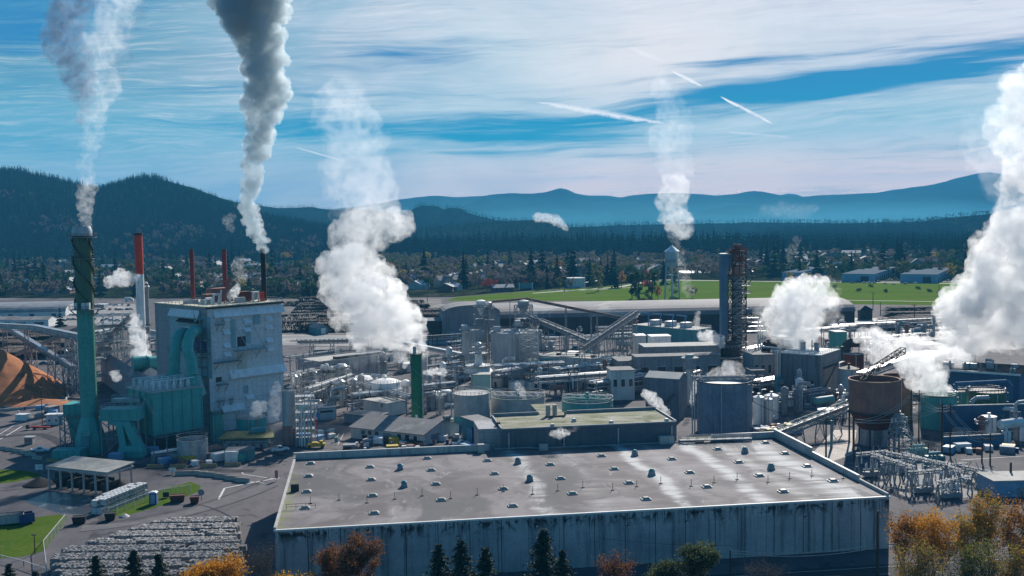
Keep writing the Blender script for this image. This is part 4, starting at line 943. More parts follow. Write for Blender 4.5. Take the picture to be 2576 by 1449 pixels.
# twin teal down-ducts
def bigduct(label,pts,r,Ys):
    P=[at(x,y,Y) for (x,y),Y in zip(pts,Ys)]; o=P[0].copy(); mb=MB(); n=22
    # smooth path
    Q=[]
    for i in range(len(P)-1):
        p0=P[max(0,i-1)];p1=P[i];p2=P[i+1];p3=P[min(len(P)-1,i+2)]
        for k in range(5):
            s=k/5; Q.append(.5*((2*p1)+(-p0+p2)*s+(2*p0-5*p1+4*p2-p3)*s*s+(-p0+3*p1-3*p2+p3)*s**3))
    Q.append(P[-1]); rings=[]
    for i,c in enumerate(Q):
        d=(Q[min(i+1,len(Q)-1)]-Q[max(i-1,0)]).normalized(); e=d.cross(Vector((1,.3,0))).normalized(); g=e.cross(d)
        rr=r
        rings.append([c-o+e*(rr*math.cos(2*PI*k/n))+g*(rr*math.sin(2*PI*k/n)) for k in range(n)])
    vs=[v for q in rings for v in q]; fs=[]
    for j in range(len(rings)-1):
        for k in range(n): fs.append((j*n+k,j*n+(k+1)%n,(j+1)*n+(k+1)%n,(j+1)*n+k))
    t=thing('down_duct',label,'duct',o,0,'twin teal ducts'); mb.add(vs,fs); mb.build('duct',m_teal,t,True)
    rg=MB()
    for i in range(2,len(Q),3):
        c=Q[i]-o; d=(Q[min(i+1,len(Q)-1)]-Q[i-1]).normalized(); rg.tube(c-d*.08,c+d*.08,r*1.05,n=n)
    each(rg,'flange',m_teal,t)
    e=Q[-1]-o; MB().frus(e.x-r*1.9,e.y-r*1.6,e.x+r*1.9,e.y+r*1.6,e.z-6.5,e.x-r*1.0,e.y-r*1.0,e.x+r*1.0,e.y+r*1.0,e.z+.2).build('flared_foot',m_teal,t)
bigduct('left one of the twin teal ducts bending down the boiler house',[(468,838),(456,838),(446,852),(441,878),(439,905),(438,940)],1.75,[357,352,349,347,346,346])
bigduct('right one of the twin teal ducts, nearest the boiler house corner',[(497,832),(487,833),(476,850),(473,880),(481,908),(486,944)],1.75,[352,347,344,342,341,340])
# ================================================================ behind / left: sheds, drums, conveyors
cn=corner(360,0,60,right=395,left=255,top=962,Y=395); hall('shed','low grey roofed shed right behind the green stack','shed',(cn[0],cn[1],cn[2],cn[3],zat(360,968,395)),m_steel,m_roofg,'gable_w',2.5)
cn=corner(352,0,62,right=412,left=305,top=935,Y=412); hall('shed','taller grey gabled shed under the two teal drums','shed',(cn[0],cn[1],cn[2],cn[3],zat(352,945,412)),m_offw,m_roofg,'gable_w',3.0)
for i,(px,lb) in enumerate(((352,'left dark teal drum lying on the shed roof behind the boiler house'),(392,'right dark teal drum lying on the shed roof behind the boiler house'))):
    Yd=418; c=at(px,914,Yd); t=thing('fan_drum',lb,'drum',c,R(30),'teal drums'); MB().tube((-2.6,0,0),(2.6,0,0),2.9,n=26).build('drum',m_teal,t,True); MB().tube((-2.75,0,0),(-2.6,0,0),3.05,n=26).tube((2.6,0,0),(2.75,0,0),3.05,n=26).build('flange',m_teal,t)
    MB().box(-1.8,-1.6,-8,-1.2,1.6,-2).box(1.2,-1.6,-8,1.8,1.6,-2).build('saddle',m_steel,t)
conveyor('covered conveyor arching over the log yard from the left edge',at(-30,826,462),at(90,832,452),2.4,2.4,(.35,.8),m_alum)
conveyor('covered conveyor stretch dropping to the green stack',at(90,832,452),at(214,858,430),2.4,2.4,(.45,.78),m_alum)
conveyor('narrow conveyor falling right below the covered conveyor',at(25,832,470),at(185,930,436),1.6,1.6,(.3,.65,.95),m_galv)
conveyor('narrow conveyor rising right to meet the green stack',at(45,895,470),at(212,826,446),1.7,1.6,(.25,.5,.8),m_steel)
t=thing('transfer_tower','bare lattice transfer tower under the conveyors','tower',G(185,986),0); hh=zat(185,858,430); MB().tower((0,0,0),(0,0,hh),6.5,3.5,5,.35).build('lattice',m_galv,t); MB().box(-2.6,-2.6,hh,2.6,2.6,hh+.3).rail([(-2.5,-2.5,hh+.3),(2.5,-2.5,hh+.3),(2.5,2.5,hh+.3),(-2.5,2.5,hh+.3),(-2.5,-2.5,hh+.3)]).build('platform',m_steel,t)
# steel framework behind the stack
t=thing('screening_tower','tangle of grey open steel floors behind the green stack','tower',(xat(290,470),470,0),R(20)); g=MB(); hh=zat(290,792,470)
for x in np.linspace(-8,8,5):
    for y in (-5,0,5): g.beam((x,y,0),(x,y,hh*(1 if abs(x)<7 else .8)),.3)
for z in np.linspace(4,hh,6):
    for y in (-5,0,5): g.beam((-8,y,z),(8,y,z),.3)
    for x in np.linspace(-8,8,5): g.beam((x,-5,z),(x,5,z),.25)
    g.rail([(-8,-5.2,z),(8,-5.2,z)],1.1,.09,2)
    for x in (-8,0): g.beam((x,-5,z-4),(x+8,-5,z),.2)
g.build('frame',m_galv,t); e=MB(); r_=random.Random(4)
for k in range(16): x=r_.uniform(-7,5);y=r_.uniform(-4,2);z=r_.choice(list(np.linspace(4,hh,6)));e.box(x,y,z,x+r_.uniform(1,3),y+2,z+r_.uniform(.8,2.2))
each(e,'machine',m_steel,t); dd=MB()
for z in np.linspace(4,hh-4,4): dd.box(-8,-5,z,r_.uniform(0,6),5,z+.12)
each(dd,'floor_deck',m_tin,t)
conveyor('short sloping conveyor into the open screening tower',at(250,880,480),at(330,800,468),1.8,1.8,(.4,),m_galv)
conveyor('flat belt walkway leaving the screening tower to the right',at(258,818,476),at(395,842,462),1.6,1.5,(.3,.7),m_galv)
conveyor('low reclaim conveyor along the log yard floor',at(120,905,500),at(330,880,480),1.7,1.4,(.3,.7),m_galv)
# barrel-roofed sheds top left
cn=corner(155,0,75,right=172,left=-40,top=781,Y=800); 
def simplehall(label,px0,px1,yeave,Y,depth,wm,rm,roof='flat',rh=2,rzd=8,wins=0,doors=0,name='warehouse',cat='building',group=None,par=0,seed=0):
    X=xat(px0,Y,0); w=xat(px1,Y,0)-X; h=zat((px0+px1)/2,yeave,Y); C=Vector((X,Y,0)); a=R(rzd); r=random.Random(seed)
    cnn=(C,a,w/math.cos(a),depth,h); ws=[];ds=[]
    L=w/math.cos(a)
    for i in range(wins): s=L*(i+.5)/wins; ws.append(('u',s-L/wins*.28,s+L/wins*.28,h*.45,h*.72))
    for i in range(doors): s=L*(i+.5)/doors+r.uniform(-1,1); ds.append(('u',s-1.8,s+1.8,0.05,min(4.2,h*.6),m_dark))
    return hall(name,label,cat,cnn,wm,rm,roof,rh,par,wins=ws,doors=ds,group=group)
simplehall('pale barrel roofed warehouse at the far left edge','-60' and -60,160,786,830,55,m_offw,m_tin,'barrel_u',6,3,0,4)
simplehall('twin arched white shed in front of the barrel roofed warehouse',-60,30,806,745,16,m_white,m_roofg,'gable_u',2,3,3,1,'shed')
simplehall('white arched end shed at the left edge of the car park',30,120,806,745,16,m_white,m_roofg,'gable_u',2,3,2,2,'shed')
simplehall('long low flat canopy behind the left warehouse',100,260,768,905,10,m_steel,m_white,'flat',2,2,0,0,'canopy','canopy')
# ================================================================ small things at the foot of the boiler house
t=tank('tank','grey open tank with a dark scum surface in front of the precipitator','tank',485,76,1111,m_galv,ybase=1161,roof='open',rail=True)
tank('tank','slim dark green upright tank at the boiler house corner','tank',548,32,1046,m_stackt,Y=338,roof='dome',rh=.08)
tank('tank','squat teal tank with a pale domed lid under white steam','tank',634,75,1056,m_teal,Y=342,roof='dome',rh=.12,roofm=m_galv)
t=thing('lying_vessel','small lying teal vessel in front of the domed tank','tank',at(652,1084,333),R(8)); MB().tube((-2.2,0,0),(2.2,0,0),1.2,n=18).build('shell',m_teal_l,t,True); MB().lathe([(1.2,0),(.9,.5),(.4,.7)],18).build('end_cap',m_teal_l,t,True).rotation_euler=(0,R(-90),0); MB.last.location=(-2.2,0,0); MB().box(-1.5,-.8,-3.5,-1.1,.8,-.9).box(1.1,-.8,-3.5,1.5,.8,-.9).build('saddle',m_steel,t)
Yq=327; X=xat(548,Yq); w=xat(690,Yq)-X; t=thing('pipe_shelter','open shelter with a mossy tin roof over pumps','shelter',(X,Yq,0),R(2)); zq=zat(600,1103,Yq)
MB().hexa([(0,0,zq-.3),(w,0,zq-.3),(w-1.5,6,zq+.8),(1.5,6,zq+.8),(0,0,zq),(w,0,zq),(w-1.5,6,zq+1.1),(1.5,6,zq+1.1)]).build('roof',mat('mossy_tin',(0.22,0.20,0.09),(0.14,0.15,0.06),scale=.5,band=(0,1,.05,.3)),t)
g=MB()
for x in np.linspace(.4,w-.4,6):
    for y in (.4,5.6): g.beam((x,y,0),(x,y,zq),.2)
g.beam((.3,.4,zq*.5),(w-.3,.4,zq*.5),.15); g.build('post',m_steel,t)
e=MB(); e.tube((2,2.5,1.6),(w-2,2.5,1.6),.9,n=12)
for k in range(6): x=1.5+k*(w-3)/6; e.box(x,1,0,x+1.6,2,1.4); e.path([(x,1.2,1.2),(x,1.2,2.8),(x+2.2,1.2,2.8)],.15)
e.build('pump',m_galv,t)
cn=corner(567,1161,88,right=633,L2=5.2,top=1136); t=hall('control_hut','small teal control hut with a grey roof in front of the shelter','hut',cn,m_teal_l,m_roofg,'flat',wins=[('u',cn[2]*.55,cn[2]*.8,1.2,2.2)],doors=[('u',cn[2]*.25,cn[2]*.4,.05,2.2,m_teal)])
duct_unit('white twin door cabinet against the teal control hut','567' and 566,598,1137,1163,308,1.6,m_white,False,False,'cabinet')
duct_unit('small green cabinet right of the white cabinet',599,615,1142,1163,308.5,1.4,m_teal,False,False,'cabinet')
# grey column silo with a pink foot and its pipe tower
t=tank('column_silo','tall narrow grey column silo with a pink foot at the boiler house corner','silo',730,35,985,m_galv,ybase=1121,roof='dome',rh=.06,seams=4,bands=[(0,6.3)],bandm=mat('pink_primer',(0.32,0.19,0.17),(0.25,0.16,0.15),scale=.4,streak=.3),pipe=False)
Yq=G(760,1123).y; t=thing('pipe_tower','scaffold of white pipes and stairs right of the column silo','tower',(xat(768,Yq),Yq+1,0),R(10)); hh=zat(768,985,Yq)
g=MB()
for x in (-3,0,3):
    for y in (-2,2): g.beam((x,y,0),(x,y,hh),.2)
for z in np.arange(3,hh,2.6): g.rail([(-3,-2,z),(3,-2,z),(3,2,z)],1.1,.09,2); g.box(-3,-2,z-.12,3,2,z); g.beam((-3,-2,z-2.6),(3,-2,z),.3,.1)
g.build('frame',m_galv,t)
r_=random.Random(8)
for k in range(9):
    mb=MB(); x=r_.uniform(-3.5,3.5);y=r_.uniform(-2.6,-1.6);z=r_.uniform(hh*.5,hh); mb.path([(x,y,.2),(x,y,z),(x+r_.choice((-3,2,3)),y,z),(x+r_.choice((-2,1)),y+1,z-4)],r_.choice((.13,.2,.28)),7); mb.build('pipe',r_.choice((m_white,m_alum)),t,True)
duct_unit('grey blue tarpaulin wrapped box at the foot of the pipe tower',746,782,1092,1118,331,3,m_bluel,False,False,'covered_box')
# yellow rail car mover and red loading arm
P=G(795,1127); t=thing('rail_car_mover','low yellow rail car mover parked by the red loading arm','vehicle',P,R(8)); MB().box(-2.8,-1.0,.6,2.8,1.0,1.5).box(-1.2,-.9,1.5,.6,.9,1.9).box(1.2,-.8,1.5,2.2,.8,2.3).build('body',m_yel,t)
w=MB()
for x in (-2,2):
    for y in (-.9,.9): w.tube((x,y-.12,.5),(x,y+.12,.5),.5,n=12)
each(w,'wheel',m_dark,t)
P=G(799,1121); t=thing('loading_arm','thin red loading arm bent over the yellow rail car mover','loading arm',P,0); hh=zat(799,1050,P.y); MB().path([(0,0,0),(0,0,hh-.6),(-.5,0,hh),(-5.2,0,hh+.4)],.16,7).build('arm',m_red,t,True); MB().lathe([(.5,0),(.5,.15)],12).build('base_plate',m_dark,t)
for i,y in enumerate((1112,1136)): line([(760,y+6),(1000,y-4)] if i==0 else [(740,1141),(860,1128)],.12)
# pale truck by the column silo
# ================================================================ big warehouse in the foreground
FL=G(690,1335,11.0); FR=G(2237,1250,11.0); ang=math.atan2(FR.y-FL.y,FR.x-FL.x); WL=(FR-FL).length; BR=G(1960,1100,11.0); ww=Vector((-math.sin(ang),math.cos(ang),0)); WD=(BR-FR).dot(ww)
t=WH=thing('warehouse','huge flat roofed concrete warehouse filling the foreground with rows of skylights','warehouse',(FL.x,FL.y,0),ang)
WHM=Matrix.Translation((FL.x,FL.y,0))@Matrix.Rotation(ang,4,'Z'); WHI=WHM.inverted()
def wl(px,py,z=11.0): return WHI@G(px,py,z)
m_whwall=mat('stained_concrete_wall',(0.50,0.51,0.52),(0.33,0.35,0.37),scale=.16,streak=.7,streakc=(0.10,0.10,0.11),band=(0,6.2,.12,.6),patch=((0.42,0.42,0.43),.1,.4),mould=10.3)
def roofmat():
    m=bpy.data.materials.new('ponded_membrane_roof'); m.use_nodes=True; nt=m.node_tree; nt.nodes.clear(); L=nt.links
    o=_n(nt,'ShaderNodeOutputMaterial'); b=_n(nt,'ShaderNodeBsdfPrincipled'); L.new(b.outputs[0],o.inputs[0]); b.inputs['Roughness'].default_value=.85; b.inputs['Specular IOR Level'].default_value=.25
    tc=_n(nt,'ShaderNodeTexCoord'); co=tc.outputs['Object']; sx=_n(nt,'ShaderNodeSeparateXYZ'); L.new(co,sx.inputs[0])
    def noise(sc,st,det=5,dist=0):
        mp=_n(nt,'ShaderNodeMapping'); mp.inputs['Scale'].default_value=st; L.new(co,mp.inputs[0]); n=_n(nt,'ShaderNodeTexNoise'); n.inputs['Scale'].default_value=sc; n.inputs['Detail'].default_value=det; n.inputs['Distortion'].default_value=dist; n.inputs['Roughness'].default_value=.62; L.new(mp.outputs[0],n.inputs['Vector']); return n.outputs[0]
    def rg(v,a,c,lo=0,hi=1):
        r=_n(nt,'ShaderNodeMapRange'); r.interpolation_type='SMOOTHSTEP'
        for i,x in enumerate((a,c,lo,hi)): r.inputs[i+1].default_value=x
        L.new(v,r.inputs[0]); return r.outputs[0]
    def M(op,a,c):
        n=_n(nt,'ShaderNodeMath',operation=op)
        for i,v in enumerate((a,c)):
            if isinstance(v,(int,float)): n.inputs[i].default_value=v
            else: L.new(v,n.inputs[i])
        return n.outputs[0]
    def mix(f,a,c):
        x=_n(nt,'ShaderNodeMix',data_type='RGBA'); L.new(f,x.inputs[0])
        for s,v in ((6,a),(7,c)):
            if isinstance(v,tuple): x.inputs[s].default_value=(*v,1)
            else: L.new(v,x.inputs[s])
        return x.outputs[2]
    c=mix(rg(noise(.07,(1,1,1),5,.6),.38,.62),(0.105,0.09,0.092),(0.21,0.188,0.19))
    # pale mineral streaks where water runs to the drains: broad bands across the depth, at irregular spacing
    wob=noise(.05,(1,1,1),3); x=M('ADD',sx.outputs[0],M('MULTIPLY',M('SUBTRACT',wob,.5),9.0))
    tot=None
    for cx,wd,s in ((54.5,2.2,.75),(66,3.5,.35),(82.5,1.7,.95),(89,4,.3),(99.5,2.4,1.0),(108,3.0,.6),(118,5,.9),(25,4.5,.22),(38,3,.15),(73,5,.2)):
        d=M('DIVIDE',M('SUBTRACT',x,cx),wd); g=M('MULTIPLY',M('POWER',2.718,M('MULTIPLY',M('MULTIPLY',d,d),-1)),s); tot=g if tot is None else M('ADD',tot,g)
    br=rg(noise(.35,(.12,1.2,1),6,.8),.30,.62); f=M('MULTIPLY',tot,M('ADD',M('MULTIPLY',br,.75),.25)); f=rg(f,.05,.85)
    c=mix(f,c,(0.50,0.49,0.475))
    lines=rg(noise(.9,(.05,1.6,1),4),.58,.75,0,.35); c=mix(M('MULTIPLY',lines,rg(sx.outputs[0],20,110,.25,1)),c,(0.42,0.41,0.40))
    dk=rg(noise(.055,(1,.6,1),6,1.2),.47,.63,0,.85); c=mix(dk,c,(0.075,0.074,0.08)); d2=rg(noise(.45,(.25,1,1),7,1.0),.55,.7,0,.55); c=mix(d2,c,(0.10,0.095,0.095)); p2=rg(noise(.21,(1,.4,1),6,1.5),.60,.70,0,.5); c=mix(p2,c,(0.33,0.315,0.30))
    sp=rg(noise(3.0,(1,1,1),2),.70,.76,0,.6); c=mix(sp,c,(0.45,0.43,0.40))
    # membrane laps every 3 m and moss along the near and left edges
    fr=M('FRACT',M('DIVIDE',sx.outputs[1],2.9),0); lap=M('LESS_THAN',fr,.03); c=mix(M('MULTIPLY',lap,.25),c,(0.06,0.06,0.06))
    mossn=noise(.5,(1,1,1),5); ms=M('MULTIPLY',rg(mossn,.42,.6),M('MAXIMUM',M('MULTIPLY',rg(sx.outputs[0],3.5,.6),rg(sx.outputs[1],60,10)),M('MULTIPLY',rg(sx.outputs[1],2.2,.5),rg(sx.outputs[0],34,2))))
    c=mix(ms,c,(0.16,0.20,0.03)); L.new(c,b.inputs['Base Color'])
    bp=_n(nt,'ShaderNodeBump'); bp.inputs['Strength'].default_value=.35; bp.inputs['Distance'].default_value=.1; L.new(noise(1.5,(1,1,1),5),bp.inputs['Height']); L.new(bp.outputs[0],b.inputs['Normal'])
    return m
ZR=11.0
MB().box(0,0,0,WL,WD,ZR-.05).build('wall',m_whwall,t)
MB().box(.2,.2,ZR-.05,WL-.2,WD-.2,ZR).build('roof',roofmat(),t)
m_flash=mat('white_metal_flashing',(0.72,0.72,0.70),(0.6,0.6,0.58),scale=1,rough=.6)
p=MB(); p.box(-.15,-.15,ZR-.2,WL+.15,.35,ZR+.16); p.build('front_flashing',m_flash,t)
p=MB(); p.box(-.15,.35,ZR-.2,.35,WD+.15,ZR+.55); p.build('left_parapet',m_conc_lt,t)
p=MB(); p.box(.35,WD-.2,ZR-.05,WL*.39,WD+.15,ZR+1.6); p.box(WL*.86,WD-.2,ZR-.05,WL-.3,WD+.15,ZR+1.5); each(p,'back_parapet',m_conc,t)
p=MB(); p.box(WL-.3,WD*.62,ZR-.05,WL+.15,WD+.15,ZR+2.2); p.box(WL-.3,WD*.22,ZR-.05,WL+.15,WD*.62,ZR+1.3); p.box(WL-.3,.35,ZR-.05,WL+.15,WD*.22,ZR+.7); p.build('right_parapet',m_conc_lt,t)
p=MB(); p.box(-.2,WD-.25,ZR+1.6,WL*.39+.05,WD+.2,ZR+1.72); p.box(WL-.35,WD*.62-.05,ZR+2.2,WL+.2,WD+.2,ZR+2.32); p.box(WL-.35,WD*.22-.05,ZR+1.3,WL+.2,WD*.62-.05,ZR+1.42); p.box(WL*.86-.05,WD-.25,ZR+1.5,WL-.35,WD+.2,ZR+1.62); each(p,'parapet_coping',m_flash,t)
# skylights in rows, roof vents, lightning rods
sky_l=[(768,1279),(772,1238),(777,1199),(782,1167),(942,1292),(938,1248),(934,1208),(931,1176),(1110,1259),(1097,1219),(1085,1184),(1075,1154),(1290,1274),(1266,1231),(1244,1193),(1226,1160),(1440,1243),(1410,1205),(1384,1170),(1625,1257),(1582,1216),(1545,1181),(1513,1148),(1778,1226),(1735,1190),(1690,1156),(1970,1238),(1910,1198),(1858,1164),(1805,1131),(2095,1211),(2030,1174),(1974,1142),(1925,1115)]
m_sky1=mat('skylight_acrylic',(0.34,0.31,0.26),(0.26,0.24,0.2),scale=1.2,rough=.4); 
for (px,py) in sky_l:
    q=wl(px,py); x,y=q.x,q.y; k=MB().box(x-1.0,y-.85,ZR,x+1.0,y+.85,ZR+.25).build('skylight',m_galv,t)
    d=MB(); d.frus(x-.92,y-.77,x+.92,y+.77,ZR+.25,x-.5,y-.4,x+.5,y+.4,ZR+.6); d.build('dome',m_sky1,k)
    MB().box(x-.95,y+.87,ZR+.0,x+.95,y+1.9,ZR+.05).build('apron',mat('pale_flashing_patch',(0.38,0.36,0.33),(0.28,0.27,0.25),scale=1),k)
for (px,py) in ((1007,1181),(1017,1225),(1303,1166),(1333,1210),(1597,1146),(1640,1195),(1874,1139),(1940,1181)):
    q=wl(px,py); x,y=q.x,q.y; k=MB().frus(x-.75,y-.75,x+.75,y+.75,ZR,x-.55,y-.55,x+.55,y+.55,ZR+.9).build('roof_vent',m_steel,t); MB().lathe([(.75,ZR+.9),(.75,ZR+1.1),(.3,ZR+1.5)],14,c=(x,y,0)).build('vent_cap',m_teal_l,k)
for i in range(21):
    x=6+i*5.9; y=WD*.30+2*math.sin(i*2.1); k=MB().beam((x,y,ZR),(x,y,ZR+1.6),.10).box(x-.35,y-.25,ZR,x+.35,y+.25,ZR+.15).build('lightning_rod',m_dark,t)
# service pipe, gutters, stains, lamps, downpipes on the front wall
for i in range(9):
    x=WL*(.055+.115*i); k=MB().box(x-.18,-.42,.5,x+.18,-.02,ZR-.3).build('downpipe',m_steel,t); MB().box(x-.35,-.5,ZR-.5,x+.35,-.05,ZR-.1).build('rain_hopper',m_galv,k)
for px,py in ((1300/1.59+1525/2.875/1.59,(1800+995/2.875)/1.59),(1350,1322),(1580,1323),(1727,1312),(1818,1306),(2026,1300)):
    a=WHI@CAMPOS; d_=(WHI.to_3x3()@ray(px,py)); tt=(0-a.y)/d_.y; P=a+d_*tt; k=MB().box(P.x-.25,-.5,P.z-.2,P.x+.25,-.02,P.z+.2).build('wall_lamp',m_rustd,t); MB().box(P.x-.2,-.56,P.z-.16,P.x+.2,-.5,P.z+.1).build('lens',m_white,k)
jn=MB()
for i in range(1,20): x=WL*i/20; jn.box(x-.07,-.02,0,x+.07,-.005,ZR-.2)
each(jn,'wall_joint',m_dark,t)
# pipe along the back edge, hatch, black board, safety rail
MB().path([(WL*.40,WD-1.2,ZR+.6),(WL*.47,WD-1.2,ZR+.6),(WL*.49,WD-1.2,ZR+.25),(WL*.84,WD-1.2,ZR+.25)],.22,7).build('service_pipe',m_steel,t,True)
MB().box(WL*.365,WD-2.6,ZR,WL*.378,WD-1.2,ZR+2.2).build('roof_hatch',m_conc_lt,t); MB().box(WL*.49,WD-3.0,ZR,WL*.507,WD-1.6,ZR+1.6).build('condenser',m_galv,t); MB().box(WL*.745,WD-1.9,ZR,WL*.775,WD-.3,ZR+2.0).build('roof_fan_house',m_conc_lt,t)
MB().box(WL*.79,WD-3.6,ZR,WL*.815,WD-3.3,ZR+.3).build('loose_plank',m_conc_lt,t)
q=wl(742,1236); MB().box(q.x-.9,q.y-.1,ZR,q.x+.9,q.y+.1,ZR+1.6).build('sign_board',m_dark,t)
q=wl(720,1282); MB().rail([(q.x,q.y,ZR),(q.x+6,q.y,ZR)],1.1,.08,2).build('safety_rail',m_dark,t)
for (px,py) in ((731,1196),(738,1190),(724,1225),(719,1240),(712,1262),(735,1181)):
    pass
# ================================================================ moss roofed annex behind the warehouse
m_moss=mat('mossy_flat_roof',(0.36,0.33,0.28),(0.10,0.12,0.035),scale=.22,rough=.95,detail=7,patch=((0.07,0.085,0.03),.12,.8),stretch=(.6,1.6,1),bump=.4)
m_bluew=mat('blue_grey_concrete',(0.22,0.25,0.29),(0.15,0.18,0.22),scale=.12,streak=.5,streakc=(.07,.09,.11),band=(0,5.5,.08,.5))
A0=G(1262,1133,11.0); _dd=G(1703,1112,11.0)-A0; aang=math.atan2(_dd.y,_dd.x); AL=(G(1703,1112,11.0)-A0).length; AH=zat(1262,1083,A0.y); A0=A0+Vector((0,.5,0))
t=thing('annex','moss roofed blue grey annex between the big warehouse and the round tanks','building',(A0.x,A0.y,0),aang)
MB().box(0,0,0,AL,19,AH).build('wall',m_bluew,t)
MB().box(.3,.3,AH,AL-.3,18.7,AH+.06).build('roof',m_moss,t)
MB().box(-5.5,3.5,0,0,15,AH-.2).build('side_wall',m_panel_d,t)
p=MB(); p.box(-.1,-.1,AH,AL+.1,.3,AH+.35); p.box(-.1,.3,AH,.3,19.1,AH+.5); p.box(AL-.3,.3,AH,AL+.1,19.1,AH+.5); p.box(.3,18.7,AH,AL*.28,19.1,AH+.9); p.box(AL*.45,18.7,AH,AL-.3,19.1,AH+.9); p.build('parapet',m_steel,t)
MB().box(AL*.29,19,0,AL*.44,36,AH-.1).build('rear_wing',m_bluew,t); MB().box(AL*.29,19.15,AH-.1,AL*.44,36,AH+.02).build('rear_roof',m_moss,t)
for i in range(4):
    x=AL*(.04+.31*i); MB().box(x-.15,-.4,ZR,x+.15,-.02,AH-.8).build('downpipe',m_galv,t)
for x,y in ((AL*.29,.9),(AL*.63,1.6),(AL*.95,1.2),(AL*.44,7)):
    k=MB().frus(x-.6,y-.6,x+.6,y+.6,AH,x-.4,y-.4,x+.4,y+.4,AH+.9).build('roof_vent',m_galv,t)
for x in (AL*.325,AL*.365): MB().tube((x,16,AH),(x,16,AH+3.2),.65,n=14).build('roof_stack',m_conc_lt,t,True)
MB().path([(AL*.30,14,AH+.3),(AL*.42,14.5,AH+.3),(AL*.42,14.5,AH+1.5)],.25).build('roof_pipe',m_rust,t)
MB().box(-.5,6,AH-.3,.6,7.5,AH+.9).build('roof_hatch',m_dark,t)
s0=AL*.34; MB().box(s0,-.25,ZR+1.0,s0+.9,-.02,ZR+1.9).build('wall_fan',m_dark,t)
# walkway bridge on the right of the annex
P=G(1712,1118,11); t=thing('gangway','railed gangway from annex roof past the blue grey silo','gangway',(P.x,P.y+1,0),R(4)); L_=xat(1872,285,11)-P.x
g=MB(); g.box(0,0,11.6,L_,1.6,11.8); g.rail([(0,0,11.8),(L_,0,11.8)],1.1,.1,2.2); g.rail([(0,1.6,11.8),(L_,1.6,11.8)],1.1,.1,2.2)
for x in np.linspace(0,L_,7): g.beam((x,.8,0),(x,.8,11.6),.25)
g.build('bridge',m_steel,t); MB().box(2,3,11.0-.2,L_-2,8,11.02).build('mossy_roof',m_moss,t)
# ================================================================ foreground road and wires
sheet('road',[(-140,186),(-140,196.5),(40,203.5),(95,211.0),(200,226),(200,212),(95,197),(40,189)],0.02,m_road)
def wline(pts,w=.16): 
    mb=MB()
    for a,b in zip(pts,pts[1:]):
        a=Vector((*a,0));b=Vector((*b,0)); n=(b-a).normalized(); n=Vector((-n.y,n.x,0))*w/2; mb.poly([(q.x,q.y,.035) for q in (a-n,b-n,b+n,a+n)])
    o=mb.build('road_marking',m_line); o['kind']='structure'
wline([(-140,195),(40,202),(95,209.5),(200,224)]); wline([(-140,188),(40,191),(95,198.5),(200,214)])
for k in range(16): wline([(-60+k*10,196.0+k*.62 - (3.2 if k<10 else 2.6)+k*.05),(-57+k*10,196.2+k*.62-(3.2 if k<10 else 2.6)+k*.05)],.14)
pole('tall dark wooden pole at the right end of the warehouse wall',2207,1452,1285,Y=202,r=.3,arms=())
t,hh=pole('short dark pole standing before the warehouse wall',1837,1452,1382,Y=201,r=.2,arms=())
for dz in (0,.55): wire('pair of thick cables drooping along the warehouse wall',[at(1838,1384+dz*12,201),at(2208,1368+dz*16,202),at(2500,1330+dz*16,212)],.09,1.2,m_conc_lt)
wire('thin cable crossing low in front of the warehouse wall',[at(1500,1352,199),at(1838,1372,201)],.03,.5)
# ================================================================ bottom left yard
def shelter():
    Pn=G(318,1248); Y1=Pn.y
    C=G(125,1230); D=G(271,1247); a=math.atan2(D.y-C.y,D.x-C.x); L_=(D-C).length; h=zat(125,1174,C.y)
    t=thing('open_shed','open sided shed with a pale lichened roof over dark mulch heaps','shed',C,a); W_=(G(342,1226)-D).length
    MB().hexa([(-.6,-.6,h),(L_+.6,-.6,h),(L_+.6,W_,h+.6),(-.6,W_,h+.6),(-.6,-.6,h+.3),(L_+.6,-.6,h+.3),(L_+.6,W_,h+.9),(-.6,W_,h+.9)]).build('roof',mat('lichened_roof',(0.36,0.35,0.31),(0.26,0.255,0.235),scale=.4,rough=.9,patch=((0.48,0.48,0.45),.2,.5)),t)
    b=MB(); b.box(-.5,-.62,h-.55,L_+.5,-.3,h-.02); b.box(L_-.1,-.3,h-.55,L_+.5,W_-.2,h-.02); b.build('fascia',m_galv,t)
    for i in range(6):
        x=L_*i/5; MB().beam((x,0,0),(x,0,h),.42).build('post',m_galv,t)
        if i in (0,2,4,5): MB().beam((x,W_-.8,0),(x,W_-.8,h+.4),.35).build('post',m_galv,t)
    for i in range(5):
        x=L_*i/5; MB().box(x+.1,2,0,x+.5,W_-1,2.2).build('bay_wall',m_dark,t)
    MB().box(-7,W_-1,0,L_*.7,W_-.6,2.4).build('back_wall',m_dark,t)
    return C,a,L_
C,a_,L_=shelter()
for i in range(5):
    x=L_*(i+.5)/5; P=C+Vector((math.cos(a_)*x-math.sin(a_)*6.5,math.sin(a_)*x+math.cos(a_)*6.5,0)); heap('mulch_heap',('dark mulch heap in the left end bay','dark mulch heap in the second bay from the left','dark mulch heap in the middle bay','dark mulch heap in the fourth bay','dark mulch heap in the right end bay')[i]+' of the open shed','mulch heap',P,3.4,2.3,m_coal,20+i,28,10,.1,'mulch heaps',0,1.0)
heap('mulch_heap','loose dark heap outside the left end of the open shed','mulch heap',C+Vector((-5,5,0)),4.5,2.2,m_coal,33,28,10,.1,'mulch heaps')
